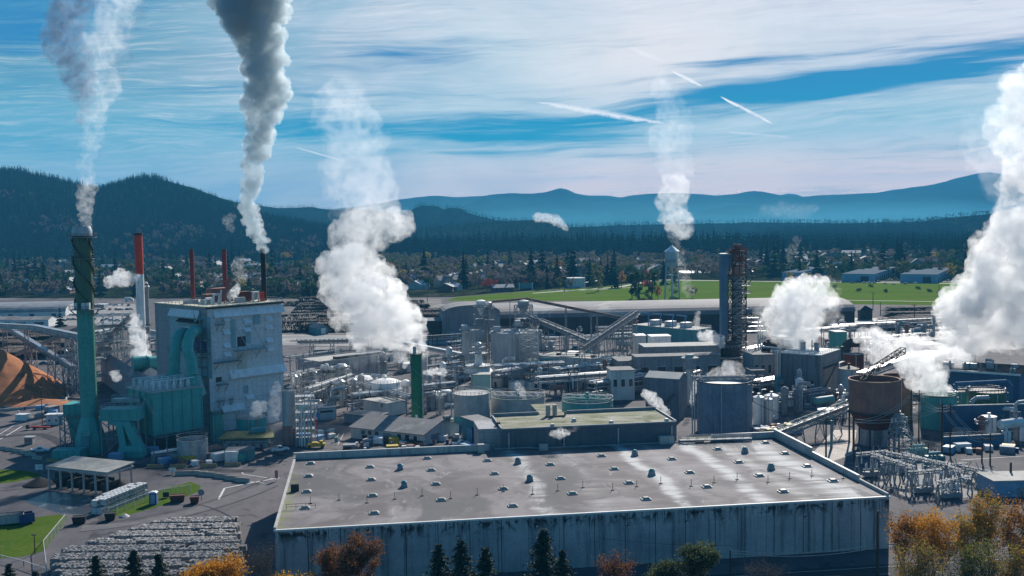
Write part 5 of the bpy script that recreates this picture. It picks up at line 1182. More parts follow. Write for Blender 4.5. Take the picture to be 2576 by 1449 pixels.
# white totes stacked two high
m_tote=mat('translucent_tote_plastic',(0.68,0.68,0.66),(0.55,0.56,0.56),scale=1.2,rough=.5); m_totel=mat('tote_label',(0.12,0.13,0.14),scale=2)
def totemesh():
    mb=MB(); mb.box(-.55,-.5,.16,.55,.5,1.16); mb.mi=1; mb.box(-.6,-.55,0,.6,.55,.14)
    for x in (-.57,-.2,.2,.57): mb.beam((x,-.53,.1),(x,-.53,1.18),.05); mb.beam((x,.53,.1),(x,.53,1.18),.05)
    for z in (.45,.8,1.16): mb.beam((-.58,-.53,z),(.58,-.53,z),.05); mb.beam((-.58,.53,z),(.58,.53,z),.05); mb.beam((-.58,-.53,z),(-.58,.53,z),.05); mb.beam((.58,-.53,z),(.58,.53,z),.05)
    mb.mi=0; mb.lathe([(.16,1.16),(.16,1.24)],10); mb.mi=2; mb.box(-.3,-.56,.5,.25,-.55,.85)
    return mb.mesh('tote',[m_tote,m_galv,m_totel])
tm=totemesh(); P0=G(254,1293); P1=G(376,1243); dv=(P1-P0); LT=dv.length; dv.normalize(); nv=Vector((-dv.y,dv.x,0)); az_=math.atan2(dv.y,dv.x); nT=int(LT/1.42); r_=random.Random(2)
for i in range(nT):
    for j in range(3):
        for k in range(2):
            if k==1 and r_.random()<.06: continue
            if j==2 and i<nT*.3: continue
            p=P0+dv*(i*1.42)+nv*(j*1.36); mobj('tote',tm,(p.x+r_.uniform(-.05,.05),p.y,k*1.62*1.15),az_+r_.uniform(-.04,.04),1.35,'white caged plastic tote in the long double stack by the lawn','tote','white totes stacked by the lawn')
for i in range(5):
    p=P0+dv*(LT*.45+i*1.6)+nv*7.2; mobj('tote',tm,(p.x,p.y,0),az_,1.3,'white tote in the short back row nearest the open shed','tote','white totes in the back row')
# bales of pulp: rows of stacked bundles
m_bale=mat('grey_pulp_bale',(0.42,0.405,0.395),(0.07,0.065,0.065),scale=1.9,rough=1.0,detail=9,stretch=(.7,1,2.6),patch=((0.76,0.74,0.72),1.5,.85),bump=.9)
def balemesh(seed):
    r=random.Random(seed); V=[];F=[]; nx,ny,nz=7,5,5
    bm=bmesh.new(); bmesh.ops.create_cube(bm,size=1); bmesh.ops.subdivide_edges(bm,edges=bm.edges[:],cuts=4,use_grid_fill=True)
    for v in bm.verts:
        c=v.co; v.co=Vector((c.x*2.0,c.y*1.25,c.z*1.2+.6)); n=mnoise.noise_vector(v.co*2.3+Vector((seed*7,0,0)))*.16; v.co+=n
        if abs(c.z)>.49: v.co.z+= .10*math.sin(c.x*26)
    me=bpy.data.meshes.new('bale'); bm.to_mesh(me); bm.free(); me.materials.append(m_bale); return me
BM=[balemesh(i) for i in range(7)]; r_=random.Random(5); rest=[]; cand=[]
q0=G(690-90,1306); q1=G(130,1400); 
# stack area seen as a slanted quadrilateral
def inpoly(x,y,P):
    c=False; n=len(P)
    for i in range(n):
        a,b=P[i],P[(i+1)%n]
        if (a[1]>y)!=(b[1]>y) and x<(b[0]-a[0])*(y-a[1])/(b[1]-a[1])+a[0]: c=not c
    return c
AREA=gpts((590,1332),(612,1420),(640,1600),(170,1600),(132,1432),(200,1412),(330,1366),(440,1338))
xs=[p[0] for p in AREA]; ys=[p[1] for p in AREA]
y=min(ys)
row=0
while y<max(ys):
    x=min(xs)+r_.uniform(0,1)
    while x<max(xs):
        if inpoly(x,y,AREA):
            hgt=3 if r_.random()<.93 else 2 
            for k in range(hgt): cand.append((x+r_.uniform(-.15,.15),y+r_.uniform(-.12,.12),k*1.18,k==hgt-1))
        x+=2.02
    y+=1.32 if row%3 else 2.45; row+=1
cand.sort(key=lambda c:(0 if c[3] else 1, abs(c[1]-196)))
print('bales',len(cand))
vis=[c for c in cand if proj((c[0],c[1],c[2]+1.2))[1]<1475]
vis.sort(key=lambda c:(not c[3],c[1]))
for c in vis[:298]: mobj('bale',r_.choice(BM),(c[0],c[1],c[2]),r_.uniform(-.06,.06)+(.14),1.0,'ragged grey pulp bale in the packed stacks at the lower left','bale','pulp bales stacked in rows')
restb=vis[298:]
if restb:
    V=[];F=[];o=0
    for c in restb:
        me=r_.choice(BM); n=len(me.vertices); co=np.empty(n*3,dtype=np.float32); me.vertices.foreach_get('co',co); co=co.reshape(-1,3)+np.array(c[:3]); V.append(co); F.append(np.array([list(p.vertices) for p in me.polygons])+o); o+=n
    tag(mobj('bale_stack',nmesh('bale_stack',np.concatenate(V),np.concatenate(F),m_bale),(0,0,0)),'lower tiers of grey pulp bales packed under the top row','bales',None,'stuff')
# jersey barriers, tan barriers, sign, bins
def barmesh(nm,m,L_=3.6): 
    mb=MB(); mb.add([(x,y,z) for x in (-L_/2,L_/2) for (y,z) in ((-.32,0),(-.32,.2),(-.12,.45),(-.09,1.0),(.09,1.0),(.12,.45),(.32,.2),(.32,0))],[tuple(range(7,-1,-1)),tuple(range(8,16))]+[(i,(i+1)%8,8+(i+1)%8,8+i) for i in range(8)]); return mb.mesh(nm,m)
jm=barmesh('barrier',m_barrier); tmn=barmesh('barrier',m_tan,4.4)
def bars(lst,me,label,group,sc=1.0):
    for i,(x,y,rz) in enumerate(lst): 
        P=G(x,y); mobj('barrier',me,P,R(rz),sc,label,'barrier',group)
bars([(716/1.59,(1800+282/2.875)/1.59,0) for _ in range(0)],jm,'','')
bars([((600+x/2.875)/1.59,(1800+y/2.875)/1.59,rz) for x,y,rz in ((385,290,2),(480,286,3),(580,288,-8),(650,300,-10),(730,306,-14),(830,325,-16),(950,348,-16),(1062,370,-18))],jm,'pale concrete barrier in the line curving across the yard left of the warehouse','concrete barriers in the yard',1.25)
bars([((600+x/2.875)/1.59,(1800+y/2.875)/1.59,2) for x,y in ((62,206),(325,202),(675,200),(950,186))],tmn,'tan barrier along the kerb in front of the grey open tank','tan kerb barriers',1.05)
bars([((x/2.07)/1.59,(1200+y/2.07)/1.59,rz) for x,y,rz in ((735,1378,0),(870,1392,0),(985,1392,0),(440,1340,-8),(550,1352,-5))],tmn,'tan barrier on the kerb below the green stack','tan kerb barriers by the stack',1.0)
bars([((x/2.07)/1.59,(1200+y/2.07)/1.59,rz) for x,y,rz in ((40,1240,-4),(95,1250,-6),(160,1262,-10),(215,1275,-14),(255,1290,-20),(310,1320,-25))],jm,'grey barrier in the curved line behind the white pickup','concrete barriers by the pickup',1.15)
def sign(label,px,py,top,w,h2,m,board=None,shape='sq'):
    P=G(px,py); hh=zat(px,top,P.y); t=thing('sign',label,'sign',P,0,'yard signs'); MB().beam((0,0,0),(0,0,hh-.1),.12).build('post',m_dark,t)
    if shape=='round': MB().tube((0,-.12,hh-h2/2),(0,-.05,hh-h2/2),h2/2,n=24).build('panel',m,t)
    else: MB().box(-w/2,-.14,hh-h2,w/2,-.06,hh).build('panel',m,t)
sign('round grey disc sign on a post in the yard',507,1268 and 1259,1230,1.8,1.7,m_steel,shape='round')
sign('white notice board behind the concrete barriers',434,1193,1177,2.0,1.3,m_offw); sign('pale double panel sign by the left lawn',99,1186,1168,2.2,1.6,m_offw); sign('narrow pink sign by the warehouse corner',757/1 if 0 else 696,1210,1183,.9,2.2,mat('pink_sign_paint',(0.45,0.2,0.2),scale=1)); sign('small dark square sign beside the blue portable toilet',418,1252,1238,1.6,1.3,m_dark)
P=G(387,1268); t=thing('portable_toilet','blue portable toilet at the end of the grass strip','toilet',P,.1); MB().box(-.9,-.9,0,.9,.9,3.0).build('cabin',mat('blue_plastic',(0.05,0.11,0.26),(0.04,0.09,0.2),scale=1),t); MB().add([(-1,-1,3),(1,-1,3),(1,1,3),(-1,1,3),(-.4,-.6,3.3),(.4,-.6,3.3),(.4,.6,3.3),(-.4,.6,3.3)],[(0,1,5,4),(1,2,6,5),(2,3,7,6),(3,0,4,7),(4,5,6,7),(3,2,1,0)]).build('roof',m_white,t); MB().box(-.55,-.95,.2,.55,-.9,2.6).build('door',m_bluel,t)
for (px,py,w_,lb) in ((447,1262,3.2,'brown tipped skip in the yard below the round sign'),(490,1266,1.8,'small brown bin beside the round sign'),(200,1317,2.6,'small black skip on the path between the lawns'),(278,1308,2.0,'black crate at the lower end of the grass strip')):
    P=G(px,py); t=thing('skip',lb,'skip',P,.2,'skips and bins'); mb=MB(); mb.frus(-w_/2,-.7,w_/2,.7,.15,-w_/2-.25,-.9,w_/2+.25,.9,1.7); mb.build('bin',m_rustd if 'brown' in lb else m_black,t); MB().box(-w_/2-.3,-.95,1.7,w_/2+.3,-.85,1.8).box(-w_/2-.3,.85,1.7,w_/2+.3,.95,1.8).build('rim',m_dark,t)
# pile of cut stones
heap('rubble_pile','small pale rubble pile beside the grass strip','rubble',G(308,1303) and G(312,1300),1.5,.8,m_conc_lt,5,20,6,.3)
# blue and grey containers at the left edge
for (x0,x1,y0,y1,m_,lb) in ((-60,60,1301,1330,m_conc,'long weathered grey roll off container at the left edge'),(52,88,1287,1322,m_blue,'dark blue open topped container by the lawn')):
    P=G(x0,y1); Q=G(x1,y1-12 if x0<0 else y1-6); L_=(Q-P).length; rz=math.atan2(Q.y-P.y,Q.x-P.x); hh=2.4; t=thing('roll_off_container',lb,'container',P,rz,'roll off containers'); b=MB(); b.box(0,0,.35,L_,.15,hh); b.box(0,2.4,.35,L_,2.55,hh); b.box(0,.15,.35,.15,2.4,hh); b.box(L_-.15,.15,.35,L_,2.4,hh); b.box(.15,.15,.35,L_-.15,2.4,.5); b.build('box',m_,t)
    for k in range(int(L_/1.2)): MB().box(.3+k*1.2,-.12,.4,.5+k*1.2,0,hh-.1).build('rib',m_,t)
    MB().box(0,-.1,hh,L_,.1,hh+.12).box(0,2.45,hh,L_,2.65,hh+.12).build('top_rail',m_dark,t)
# chain link fences
m_fence=mat('fence_pipe',(0.55,0.56,0.55),scale=1,rough=.5,metal=.2)
def meshmat():
    m=bpy.data.materials.new('chain_link'); m.use_nodes=True; nt=m.node_tree; nt.nodes.clear(); o=_n(nt,'ShaderNodeOutputMaterial'); b=_n(nt,'ShaderNodeBsdfDiffuse'); b.inputs[0].default_value=(.35,.36,.36,1); tr=_n(nt,'ShaderNodeBsdfTransparent'); mx=_n(nt,'ShaderNodeMixShader'); mx.inputs[0].default_value=.16; nt.links.new(tr.outputs[0],mx.inputs[1]); nt.links.new(b.outputs[0],mx.inputs[2]); nt.links.new(mx.outputs[0],o.inputs[0]); return m
m_chain=meshmat()
def fence(label,pts,h=2.2):
    P=[G(*p) for p in pts]; o=P[0]; t=thing('chain_link_fence',label,'fence',o,0,'chain link fences'); rl=MB(); ms=MB()
    for a,b in zip(P,P[1:]):
        a=a-o;b=b-o; k=max(1,int((b-a).length/3)); rl.beam(a+Vector((0,0,h)),b+Vector((0,0,h)),.12); ms.add([a,b,b+Vector((0,0,h)),a+Vector((0,0,h))],[(0,1,2,3)])
        for i in range(k+1): c=a.lerp(b,i/k); rl.beam(c,c+Vector((0,0,h)),.1)
    rl.build('frame',m_fence,t); ms.build('mesh_panel',m_chain,t)
fence('chain link fence between the bright lawn and the bale stacks',[(164,1318),(110,1385),(118,1450)])
fence('chain link fence along the grass strip by the white totes',[(272,1302),(380,1258),(480,1240)]); fence('low fence along the path at the lower left corner',[(-20,1405),(60,1425),(130,1450)],1.2)
t,hh=pole('dark lamp post on the bright lawn',88,1394,1345,r=.13,arms=()); MB().box(-.5,-.25,hh-.1,.5,.25,hh+.1).build('lamp_head',m_dark,t)
t,hh=pole('tall thin lamp post on the asphalt beside the chip pile',107,1075,974,r=.14,arms=(),name='lamp_post',cat='lamp post'); MB().box(-.2,-.9,hh-.1,.2,.2,hh+.12).build('lamp_head',m_dark,t); MB().lathe([(.45,0),(.45,.9)],14).build('base',m_conc,t)
P=G(100,1080); t=thing('boom_lift','folded red boom lift at the foot of the lamp post','lift',P,.15); MB().box(-3.5,-.5,.7,0,.1,1.2).box(-.5,-.4,.5,3.4,.4,.9).build('boom',m_red,t); each(MB().cb((-1.5,0,.4),(.8,1.6,.8)).cb((1.8,0,.4),(.8,1.6,.8)),'wheel',m_dark,t); MB().box(-4.4,-.6,.4,-3.4,.6,1.8).build('basket',m_dark,t)
cn=corner(117,1070,80,right=160,L2=3,top=1045); t=hall('site_cabin','white site cabin beside the lamp post left of the stack','cabin',cn,m_white,m_white,'flat',wins=[('u',cn[2]*.1,cn[2]*.25,1.2,2.2),('u',cn[2]*.5,cn[2]*.65,1.2,2.2)],doors=[('u',cn[2]*.75,cn[2]*.9,.1,2.3,m_steel)])
P=G(75,1117); t=thing('guard_hut','tiny grey gate hut by the concrete barriers','hut',P,0); MB().box(-1.3,-1,0,1.3,1,2.3).build('wall',m_steel,t); MB().box(-1.6,-1.3,2.3,1.6,1.3,2.5).build('roof',m_galv,t); MB().box(-1.0,-1.04,1.1,1.0,-1.0,2.0).build('window',m_glass,t)
# ================================================================ centre of the plant
def gabledhall(label,near,a,right,left,eave,ridge_h,wm,rm,**k):
    return None
z3=lambda x,y:((x/2.07+1200)/1.59,(y/2.07+1150)/1.59); z4=lambda x,y:((x/2.07+1800)/1.59,(y/2.07+1150)/1.59); z5=lambda x,y:((x/2.07+2400)/1.59,(y/2.07+1150)/1.59); z6=lambda x,y:((x/2.07+2900)/1.59,(y/2.07+1150)/1.59); z7=lambda x,y:((x/2.07+3396)/1.59,(y/2.07+1150)/1.59)
def wl_wins(cn,face,lst,zf):
    out=[]
    for (x0,y0,x1,y1) in lst:
        s0,s1,q0,q1=wallbox(cn,face,*zf(x0,y1),*zf(x1,y0)); out.append((face,s0,s1,q0,q1))
    return out
# low office
cn=corner(*z3(1022,1312),30,right=z3(1312,0)[0],left=z3(422,0)[0],top=z3(0,1218)[1])
wn=wl_wins(cn,'w',[(505,1178,540,1215),(562,1185,596,1220),(618,1190,653,1232),(803,1212,840,1252),(870,1218,906,1258),(938,1228,972,1268)],z3)
dr=[(f,a,b,c,d,mm) for (f,a,b,c,d),mm in zip(wl_wins(cn,'w',[(690,1210,752,1292),(515,1222,556,1262)],z3)+wl_wins(cn,'u',[(1085,1200,1150,1305)],z3),(m_steel,m_dark,m_steel))]
t=hall('office','long low off white workshop with a grey gabled roof near the slim green stack','building',cn,m_offw,m_roofg,'gable_w',2.6,0,.6,wins=wn,doors=dr)
s0,s1,q0,q1=wallbox(cn,'u',*z3(1030,1262),*z3(1045,1228)); fbox(MB(),'u',s0,s1,q0,q1,-.06).build('sign_plate',m_white,t)
txt=bpy.data.curves.new('number','FONT'); txt.body='6'; txt.size=1.3; txt.extrude=.02; txt.align_x='CENTER'
to=bpy.data.objects.new('number',txt); COL.objects.link(to); dgx=bpy.context.evaluated_depsgraph_get(); mtx=bpy.data.meshes.new_from_object(to.evaluated_get(dgx)); bpy.data.objects.remove(to); mtx.materials.clear(); mtx.materials.append(m_dark)
no=bpy.data.objects.new('building_number',mtx); COL.objects.link(no); no.parent=t; no.location=((s0+s1)/2,-.1,q0+.35); no.rotation_euler=(PI/2,0,0)
MB().box(cn[2]+.0,2,0,cn[2]+3.5,cn[3]*.3,2.4).build('side_store',m_offw,t)
aw=MB(); s0,s1,q0,q1=wallbox(cn,'w',*z3(880,1290),*z3(1015,1268)); aw.box(-2.4,s0,q1-.3,0,s1,q1-.1); aw.build('awning',m_dark,t)
# teal garage
cn=corner(*z4(318,1335),62,L1=6,left=z4(95,0)[0],top=z4(0,1155)[1]); t=hall('garage','teal garage with an open dark doorway left of the annex','garage',cn,m_teal_l,m_roofg,'flat',doors=[(*wl_wins(cn,'w',[(187,1178,242,1310)],z4)[0],m_hole)])
for (x0,x1) in ((146,187),(242,280)): f,s0,s1,q0,q1=wl_wins(cn,'w',[(x0,1178,x1,1300)],z4)[0]; fbox(MB(),'w',s0,s1,q0,q1,-.25).build('sliding_door',m_bluel,t)
# pickups and trucks
def pickup(label,px,py,rz,paint,L_=5.6,cap=False,name='pickup_truck',group='pickup trucks'):
    P=G(px,py); t=thing(name,label,'pickup',P,rz,group); W_=1.0
    b=MB(); h0=.45
    b.hexa([(-2.8,-W_,h0),(2.8,-W_,h0),(2.8,W_,h0),(-2.8,W_,h0),(-2.8,-W_,1.05),(2.75,-W_,.98),(2.75,W_,.98),(-2.8,W_,1.05)])
    b.hexa([(.2,-W_*.95,1.0),(2.75,-W_*.95,.95),(2.75,W_*.95,.95),(.2,W_*.95,1.0),(.2,-W_*.9,1.2),(2.6,-W_*.85,1.12),(2.6,W_*.85,1.12),(.2,W_*.9,1.2)])
    b.box(-2.8,-W_,1.0,-.6,-W_+.1,1.25).box(-2.8,W_-.1,1.0,-.6,W_,1.25).box(-2.8,-W_,1.0,-2.7,W_,1.25).build('body',paint,t)
    c=MB(); c.hexa([(-.8,-W_*.92,1.1),(1.3,-W_*.92,1.1),(1.3,W_*.92,1.1),(-.8,W_*.92,1.1),(-.6,-W_*.8,1.85),(.55,-W_*.8,1.85),(.55,W_*.8,1.85),(-.6,W_*.8,1.85)]); co=c.build('cab',paint,t)
    g=MB(); g.hexa([(-.72,-W_*.935,1.25),(1.0,-W_*.935,1.25),(1.0,W_*.935,1.25),(-.72,W_*.935,1.25),(-.6,-W_*.83,1.74),(.48,-W_*.83,1.74),(.48,W_*.83,1.74),(-.6,W_*.83,1.74)]); g.hexa([(1.0,-W_*.8,1.2),(1.33,-W_*.8,1.16),(1.33,W_*.8,1.16),(1.0,W_*.8,1.2),(.5,-W_*.72,1.76),(.62,-W_*.72,1.76),(.62,W_*.72,1.76),(.5,W_*.72,1.76)]); g.build('windows',m_glass,co)
    for x in (-1.75,1.75):
        for y in (-.95,.95): w=MB().tube((x,y-.13,.42),(x,y+.13,.42),.42,n=16).build('wheel',m_black,t); MB().tube((x,y-.14,.42),(x,y+.14,.42),.22,n=10).build('rim',m_galv,w)
    for y in (-.7,.7): MB().box(2.76,y-.2,.75,2.82,y+.2,.95).build('headlight',m_white,t)
    if cap: MB().rail([(-2.7,-.9,1.25),(-.7,-.9,1.25),(-.7,.9,1.25),(-2.7,.9,1.25),(-2.7,-.9,1.25)],.75,.08,1).build('ladder_rack',m_galv,t)
    return t
m_car=mat('white_car_paint',(0.72,0.73,0.74),(0.66,0.67,0.68),scale=1,rough=.25,spec=.5)
pickup('white pickup with a ladder rack parked before the long workshop',1016,1136,PI+.1,m_car,cap=True); pickup('low white pickup right of the one with the ladder rack',1050,1137,PI,m_car)
pickup('white pickup parked before the teal garage',1160,1121,.55,m_car); pickup('white pickup by the barriers left of the green stack',102,1138,.15,m_car); pickup('white truck beside the column silo and stairs',704,1136,.5,m_car,cap=True)
# slim green stack
Yg=G(1050,1068).y; t,r,hh=stack('slim dark green stack with a spiral strip, source of the big white cloud','1044' and 1046.5,890,1068,Yg,29,[('shaft',0,1,mat('bottle_green_stack',(0.022,0.17,0.085),(0.018,0.14,0.07),scale=.1,rough=.5,streak=.2,streakc=(.01,.08,.04)))],z0=0)
s=MB(); prev=None
for i in range(49):
    z=hh*.93-hh*.75*i/48; a=2.5+2*PI*1.6*i/48; q=(Vector((r*math.cos(a),r*math.sin(a),z)),Vector(((r+.25)*math.cos(a),(r+.25)*math.sin(a),z)))
    if prev: s.hexa([prev[0]-Vector((0,0,.1)),prev[1]-Vector((0,0,.1)),q[1]-Vector((0,0,.1)),q[0]-Vector((0,0,.1)),prev[0]+Vector((0,0,.1)),prev[1]+Vector((0,0,.1)),q[1]+Vector((0,0,.1)),q[0]+Vector((0,0,.1))])
    prev=q
s.build('spiral_strip',m_teal_l,t)
lo=MB().ladder((0,0,1),hh,.7,.1).build('ladder',m_galv,t); a=R(-15); lo.location=((r+.2)*math.cos(a),(r+.2)*math.sin(a),0); lo.rotation_euler=(0,0,a+PI/2)
MB().box(-1.0,-.6,hh,.1,.6,hh+2.6).build('top_hood',m_galv,t); MB().box(-.5,-r-.12,2.4,.3,-r+.2,3.8).build('plate',m_white,t)
# white domed tanks
tank('tank','left white domed tank of the pair, half hidden','tank',913,74,958,m_white,Y=425,roof='dome',rh=.11); tank('tank','right white domed tank of the pair, nearer the green stack','tank',*((z3(590,0)[0]+z3(840,0)[0])/2,z3(840,0)[0]-z3(590,0)[0]),966,m_white,Y=398,roof='dome',rh=.11)
tank('tank','tall pale tank with brown pipes beside the annex garage','tank',(z4(30,0)[0]+z4(333,0)[0])/2,z4(333,0)[0]-z4(30,0)[0],z4(0,897)[1],m_conc_lt,ybase=z4(0,1142)[1],roof='flat',bands=[(0,2.6)],bandm=m_teal,seams=0)
tank('tank','wide low pale clarifier tank with green slurry behind the annex','tank',1304,138,1006,m_conc_lt,Y=G(1304,1062).y,roof='open',roofm=mat('pale_green_rim',(0.35,0.42,0.30),scale=1),seams=1)
P=G(1304,1062); r_c=138/2*mpp(P.y); tt=tank('tank','round green settling tank behind the notch of the annex roof','tank',1478,130,1016,m_teal,Y=G(1478,1046).y,roof='open',roofm=m_conc_lt,seams=0)
for cx,cy,wid,z_,lb in ((1304,1062,138,None,'scraper bridge spanning the wide low clarifier tank'),(1478,1046,130,None,'lattice bridge over the round green settling tank')):
    Yf=G(cx,cy).y; r=wid/2*mpp(Yf); h=zat(cx,1008 if cx<1400 else 1014,Yf); X=xat(cx,Yf+r); t=thing('scraper_bridge',lb,'bridge',(X,Yf+r,h),R(-14)); MB().truss((-r,0,.2),(r,0,.2),1.2,1.3,12,.18).build('truss',m_galv,t); MB().tube((0,0,-2),(0,0,2.4),.6,n=12).build('drive',m_teal_l,t)
# slurry surfaces get a teal film
# silos pair with lattice stair and hoppers
tank('silo','left dark grey storage silo of the pair below the hoppers','silo',(z4(92,0)[0]+z4(330,0)[0])/2,z4(330,0)[0]-z4(92,0)[0]-6,z4(0,368)[1],m_conc,Y=478,roof='flat',seams=0)
tank('silo','right storage silo with vertical dark stains, beside the lattice stair','silo',(z4(340,0)[0]+z4(738,0)[0])/2,z4(738,0)[0]-z4(340,0)[0],z4(0,382)[1],m_conc,Y=466,roof='flat',seams=0)
Ys=463; t=thing('stair_tower','tall lattice stair tower on the face of the right silo','stair tower',(xat(z4(655,0)[0],Ys),Ys-2,0),0); hh=zat(*z4(655,350),Ys); g=MB(); g.tower((0,0,0),(0,0,hh),8,8,8,.3)
for i in range(8): z=hh*i/8; g.beam((-3.5,-3,z),(3.5,-3,z+hh/8),.9,.15)
g.build('lattice',m_galv,t)
def hopper_tower(label,px,ybot,ytop,wpx,Y,m,drum=True):
    w=wpx*mpp(Y); z0=0; zt=zat(px,ytop,Y); t=thing('hopper_tower',label,'tower',(xat(px,Y,0),Y,0),R(10),'hopper towers'); zm=zat(px,ybot,Y)
    g=MB(); g.tower((0,0,0),(0,0,zt-2),w,w,7,.32)
    for f in (.55,.75,.92): g.rail([(-w/2,-w/2,zt*f),(w/2,-w/2,zt*f),(w/2,w/2,zt*f)],1.1,.1,2); g.box(-w/2,-w/2,zt*f-.15,w/2,w/2,zt*f)
    g.build('frame',m_steel,t)
    if drum: MB().lathe([(.4,zt-7),(w*.36,zt-2.4),(w*.36,zt),(w*.1,zt+.5)],18).build('hopper',m,t,True)
    return t
hopper_tower('hopper tower with a white drum above the left silo',z4(265,0)[0],z4(0,340)[1],z4(0,110)[1],34,488,m_white); hopper_tower('grey hopper tower right beside the white drum',z4(330,0)[0],z4(0,340)[1],z4(0,125)[1],26,492,m_galv); hopper_tower('hopper tower at the peak of the long sloping pipe bridge',z4(615,0)[0],z4(0,330)[1],z4(0,110)[1],40,490,m_galv)
for (x,y,w_,h_,lb) in ((120,330,50,40,'railed filter box on the left silo roof'),(390,345,60,45,'tilted roof vent housing on the right silo'),(560,290,45,40,'blue grey filter box under the conveyor head')):
    Yk=475; c=at(*z4(x,y+20),Yk); wk=w_/2.07/1.59*mpp(Yk); t=thing('filter_box',lb,'machine',(c.x,c.y,c.z),.1,'silo top machines'); MB().box(-wk/2,-1.5,0,wk/2,1.5,h_/2.07/1.59*mpp(Yk)).build('casing',m_galv,t); MB().rail([(-wk/2-1,-2,0),(wk/2+1,-2,0),(wk/2+1,2,0)],1.1,.1,2).build('hand_rail',m_galv,t); MB().box(-wk/2-1,-2,-.5,wk/2+1,2,0).beam((-wk/2,-1.5,-.3),(-wk/2,-1.5,-5),.3).beam((wk/2,-1.5,-.3),(wk/2,-1.5,-5),.3).build('base_frame',m_steel,t)
# white cone hopper with scaffold
Yk=425; c=at(*z4(240,730),Yk); t=thing('cone_hopper','pale cone shaped blow tank with three railed decks, left of the silos','tower',(c.x,c.y,0),0); q=lambda y:zat(*z4(240,y),Yk)
MB().lathe([(6,q(700)),(5.9,q(690)),(1.6,q(625)),(1.4,q(530)),(1.0,q(520))],24,capb=True).build('cone',m_white,t,True)
for y,rr in ((695,6.3),(640,5.6),(540,4.0),(490,3.0)): ringplat(t,q(y),.8,rr,m_galv,4)
g=MB()
for x in (-3,3): g.beam((x,-3,0),(x,-2.5,q(690)),.35); g.beam((x,3,0),(x,2.5,q(690)),.35); g.beam((x*.5,0,q(620)),(x*.4,0,q(470)),.3)
g.build('leg_frame',m_galv,t); MB().lathe([(1.2,q(490)),(1.2,q(460)),(.6,q(452))],14).build('top_vent',m_galv,t)
P=at(*z4(262,795),410); w_=(z4(335,0)[0]-z4(187,0)[0])*mpp(410); t=thing('vent_house','pale mint box house on the roof in front of the cone hopper','hut',(P.x-w_/2,410,0),0); MB().box(0,0,0,w_,6,zat(*z4(262,725),410)).build('wall',mat('mint_paint',(0.40,0.52,0.45),(0.33,0.44,0.38),scale=.4),t); zz=zat(*z4(262,725),410); MB().box(-.2,-.2,zz,w_+.2,6.2,zz+.25).build('roof',m_rooflt,t)
# white office block with flat pale roof
cn=corner(z4(1335,0)[0],968,30,right=z4(1440,0)[0],left=z4(742,0)[0],top=z4(0,602)[1]); cn=(cn[0],cn[1],max(14,cn[2]),cn[3],cn[4])
t=hall('block','long white two storey block with a pale flat roof below the crossing conveyors','building',cn,m_offw,m_rooflt,'flat',wins=wl_wins(cn,'w',[(765,662,790,688),(792,664,818,690),(842,668,868,692),(873,670,898,694),(1090,682,1118,706),(1128,685,1152,710),(1180,690,1206,716),(1212,692,1238,718),(1275,698,1302,722)],z4),doors=[(*wl_wins(cn,'w',[(922,652,985,706)],z4)[0],m_hole)])
pl=MB()
for i in range(9): pl.box(-.3,cn[3]*i/8-.2,0,0,cn[3]*i/8+.2,cn[4]-.3)
each(pl,'pilaster',m_conc_lt,t); each(MB().cb((4,cn[3]*.3,cn[4]+.7),(1.5,1.5,1)).cb((6,cn[3]*.55,cn[4]+.7),(1.2,1.2,.9)).cb((5,cn[3]*.8,cn[4]+.7),(1.5,1.5,1)),'roof_fan',m_dark,t)
# crossing conveyors
conveyor('inclined conveyor falling right from the hopper towers',at(*z4(660,255),486),at(*z4(1145,458),440),1.9,1.9,(.3,.6,.9),m_steel,roofed=False,truss=True)
conveyor('inclined conveyor rising right to the teal screen house',at(*z4(1085,525),440),at(*z5(305,215),480),1.9,1.9,(.25,.5,.75,.95),m_steel,roofed=False,truss=True)
conveyor('second rising conveyor close behind the first',at(*z4(1130,505),446),at(*z5(290,240),486),1.4,1.6,(.3,.6,.9),m_galv)
conveyor('thin pipe bridge climbing to the hopper peak',at(*z4(350,125),492),at(*z4(640,100),492),1.2,1.0,(.5,),m_rustd,roofed=False); conveyor('thin pipe bridge sloping down right along the long shed',at(*z4(640,100),492),at(*z4(1449,262),478),1.2,1.0,(.4,.72,.98),m_rustd,roofed=False)
conveyor('lower twin of the sloping pipe bridge',at(*z4(700,115),496),at(*z5(320,290),482),1.0,.8,(.55,.85),m_rustd,roofed=False)
# ================================================================ right centre
cn=corner(z5(775,0)[0],905,50,L1=14,left=z5(270,0)[0],top=z5(0,355)[1]); cn=(cn[0],cn[1],cn[2],cn[3],cn[4]); t=hall('screen_house','teal screen house with looping blue pipes on its pale roof','building',cn,m_teal_l,m_rooflt,'flat')
zr=cn[4]+.3; 
for i in range(4):
    y=cn[3]*(.15+.2*i); MB().path([(1,y,zr),(1,y,zr+5),(2.2,y,zr+6.2),(2.5,y+7,zr+6.2)],.28,8).build('loop_pipe',m_blue if i==9 else mat('mid_blue_pipe',(0.10,0.26,0.42),(0.08,0.2,0.34),scale=1,rough=.4),t,True)
for i in range(3): MB().box(4,cn[3]*(.2+.25*i),zr,9,cn[3]*(.2+.25*i)+4,zr+2.6).build('screen_machine',m_galv,t)
MB().rail([(.2,.2,zr),(cn[2]-.2,.2,zr),(cn[2]-.2,cn[3],zr)],1.1,.1,2).build('hand_rail',m_galv,t)
def bx(label,x0,x1,ytop,Y,depth,wm,rm,rzd=8,yb=None,roof='flat',rh=1.5,wins=0,doors=0,name='building',cat='building',seed=0,par=0): return simplehall(label,x0,x1,ytop,Y,depth,wm,rm,roof,rh,rzd,wins,doors,name,cat,None,par,seed)
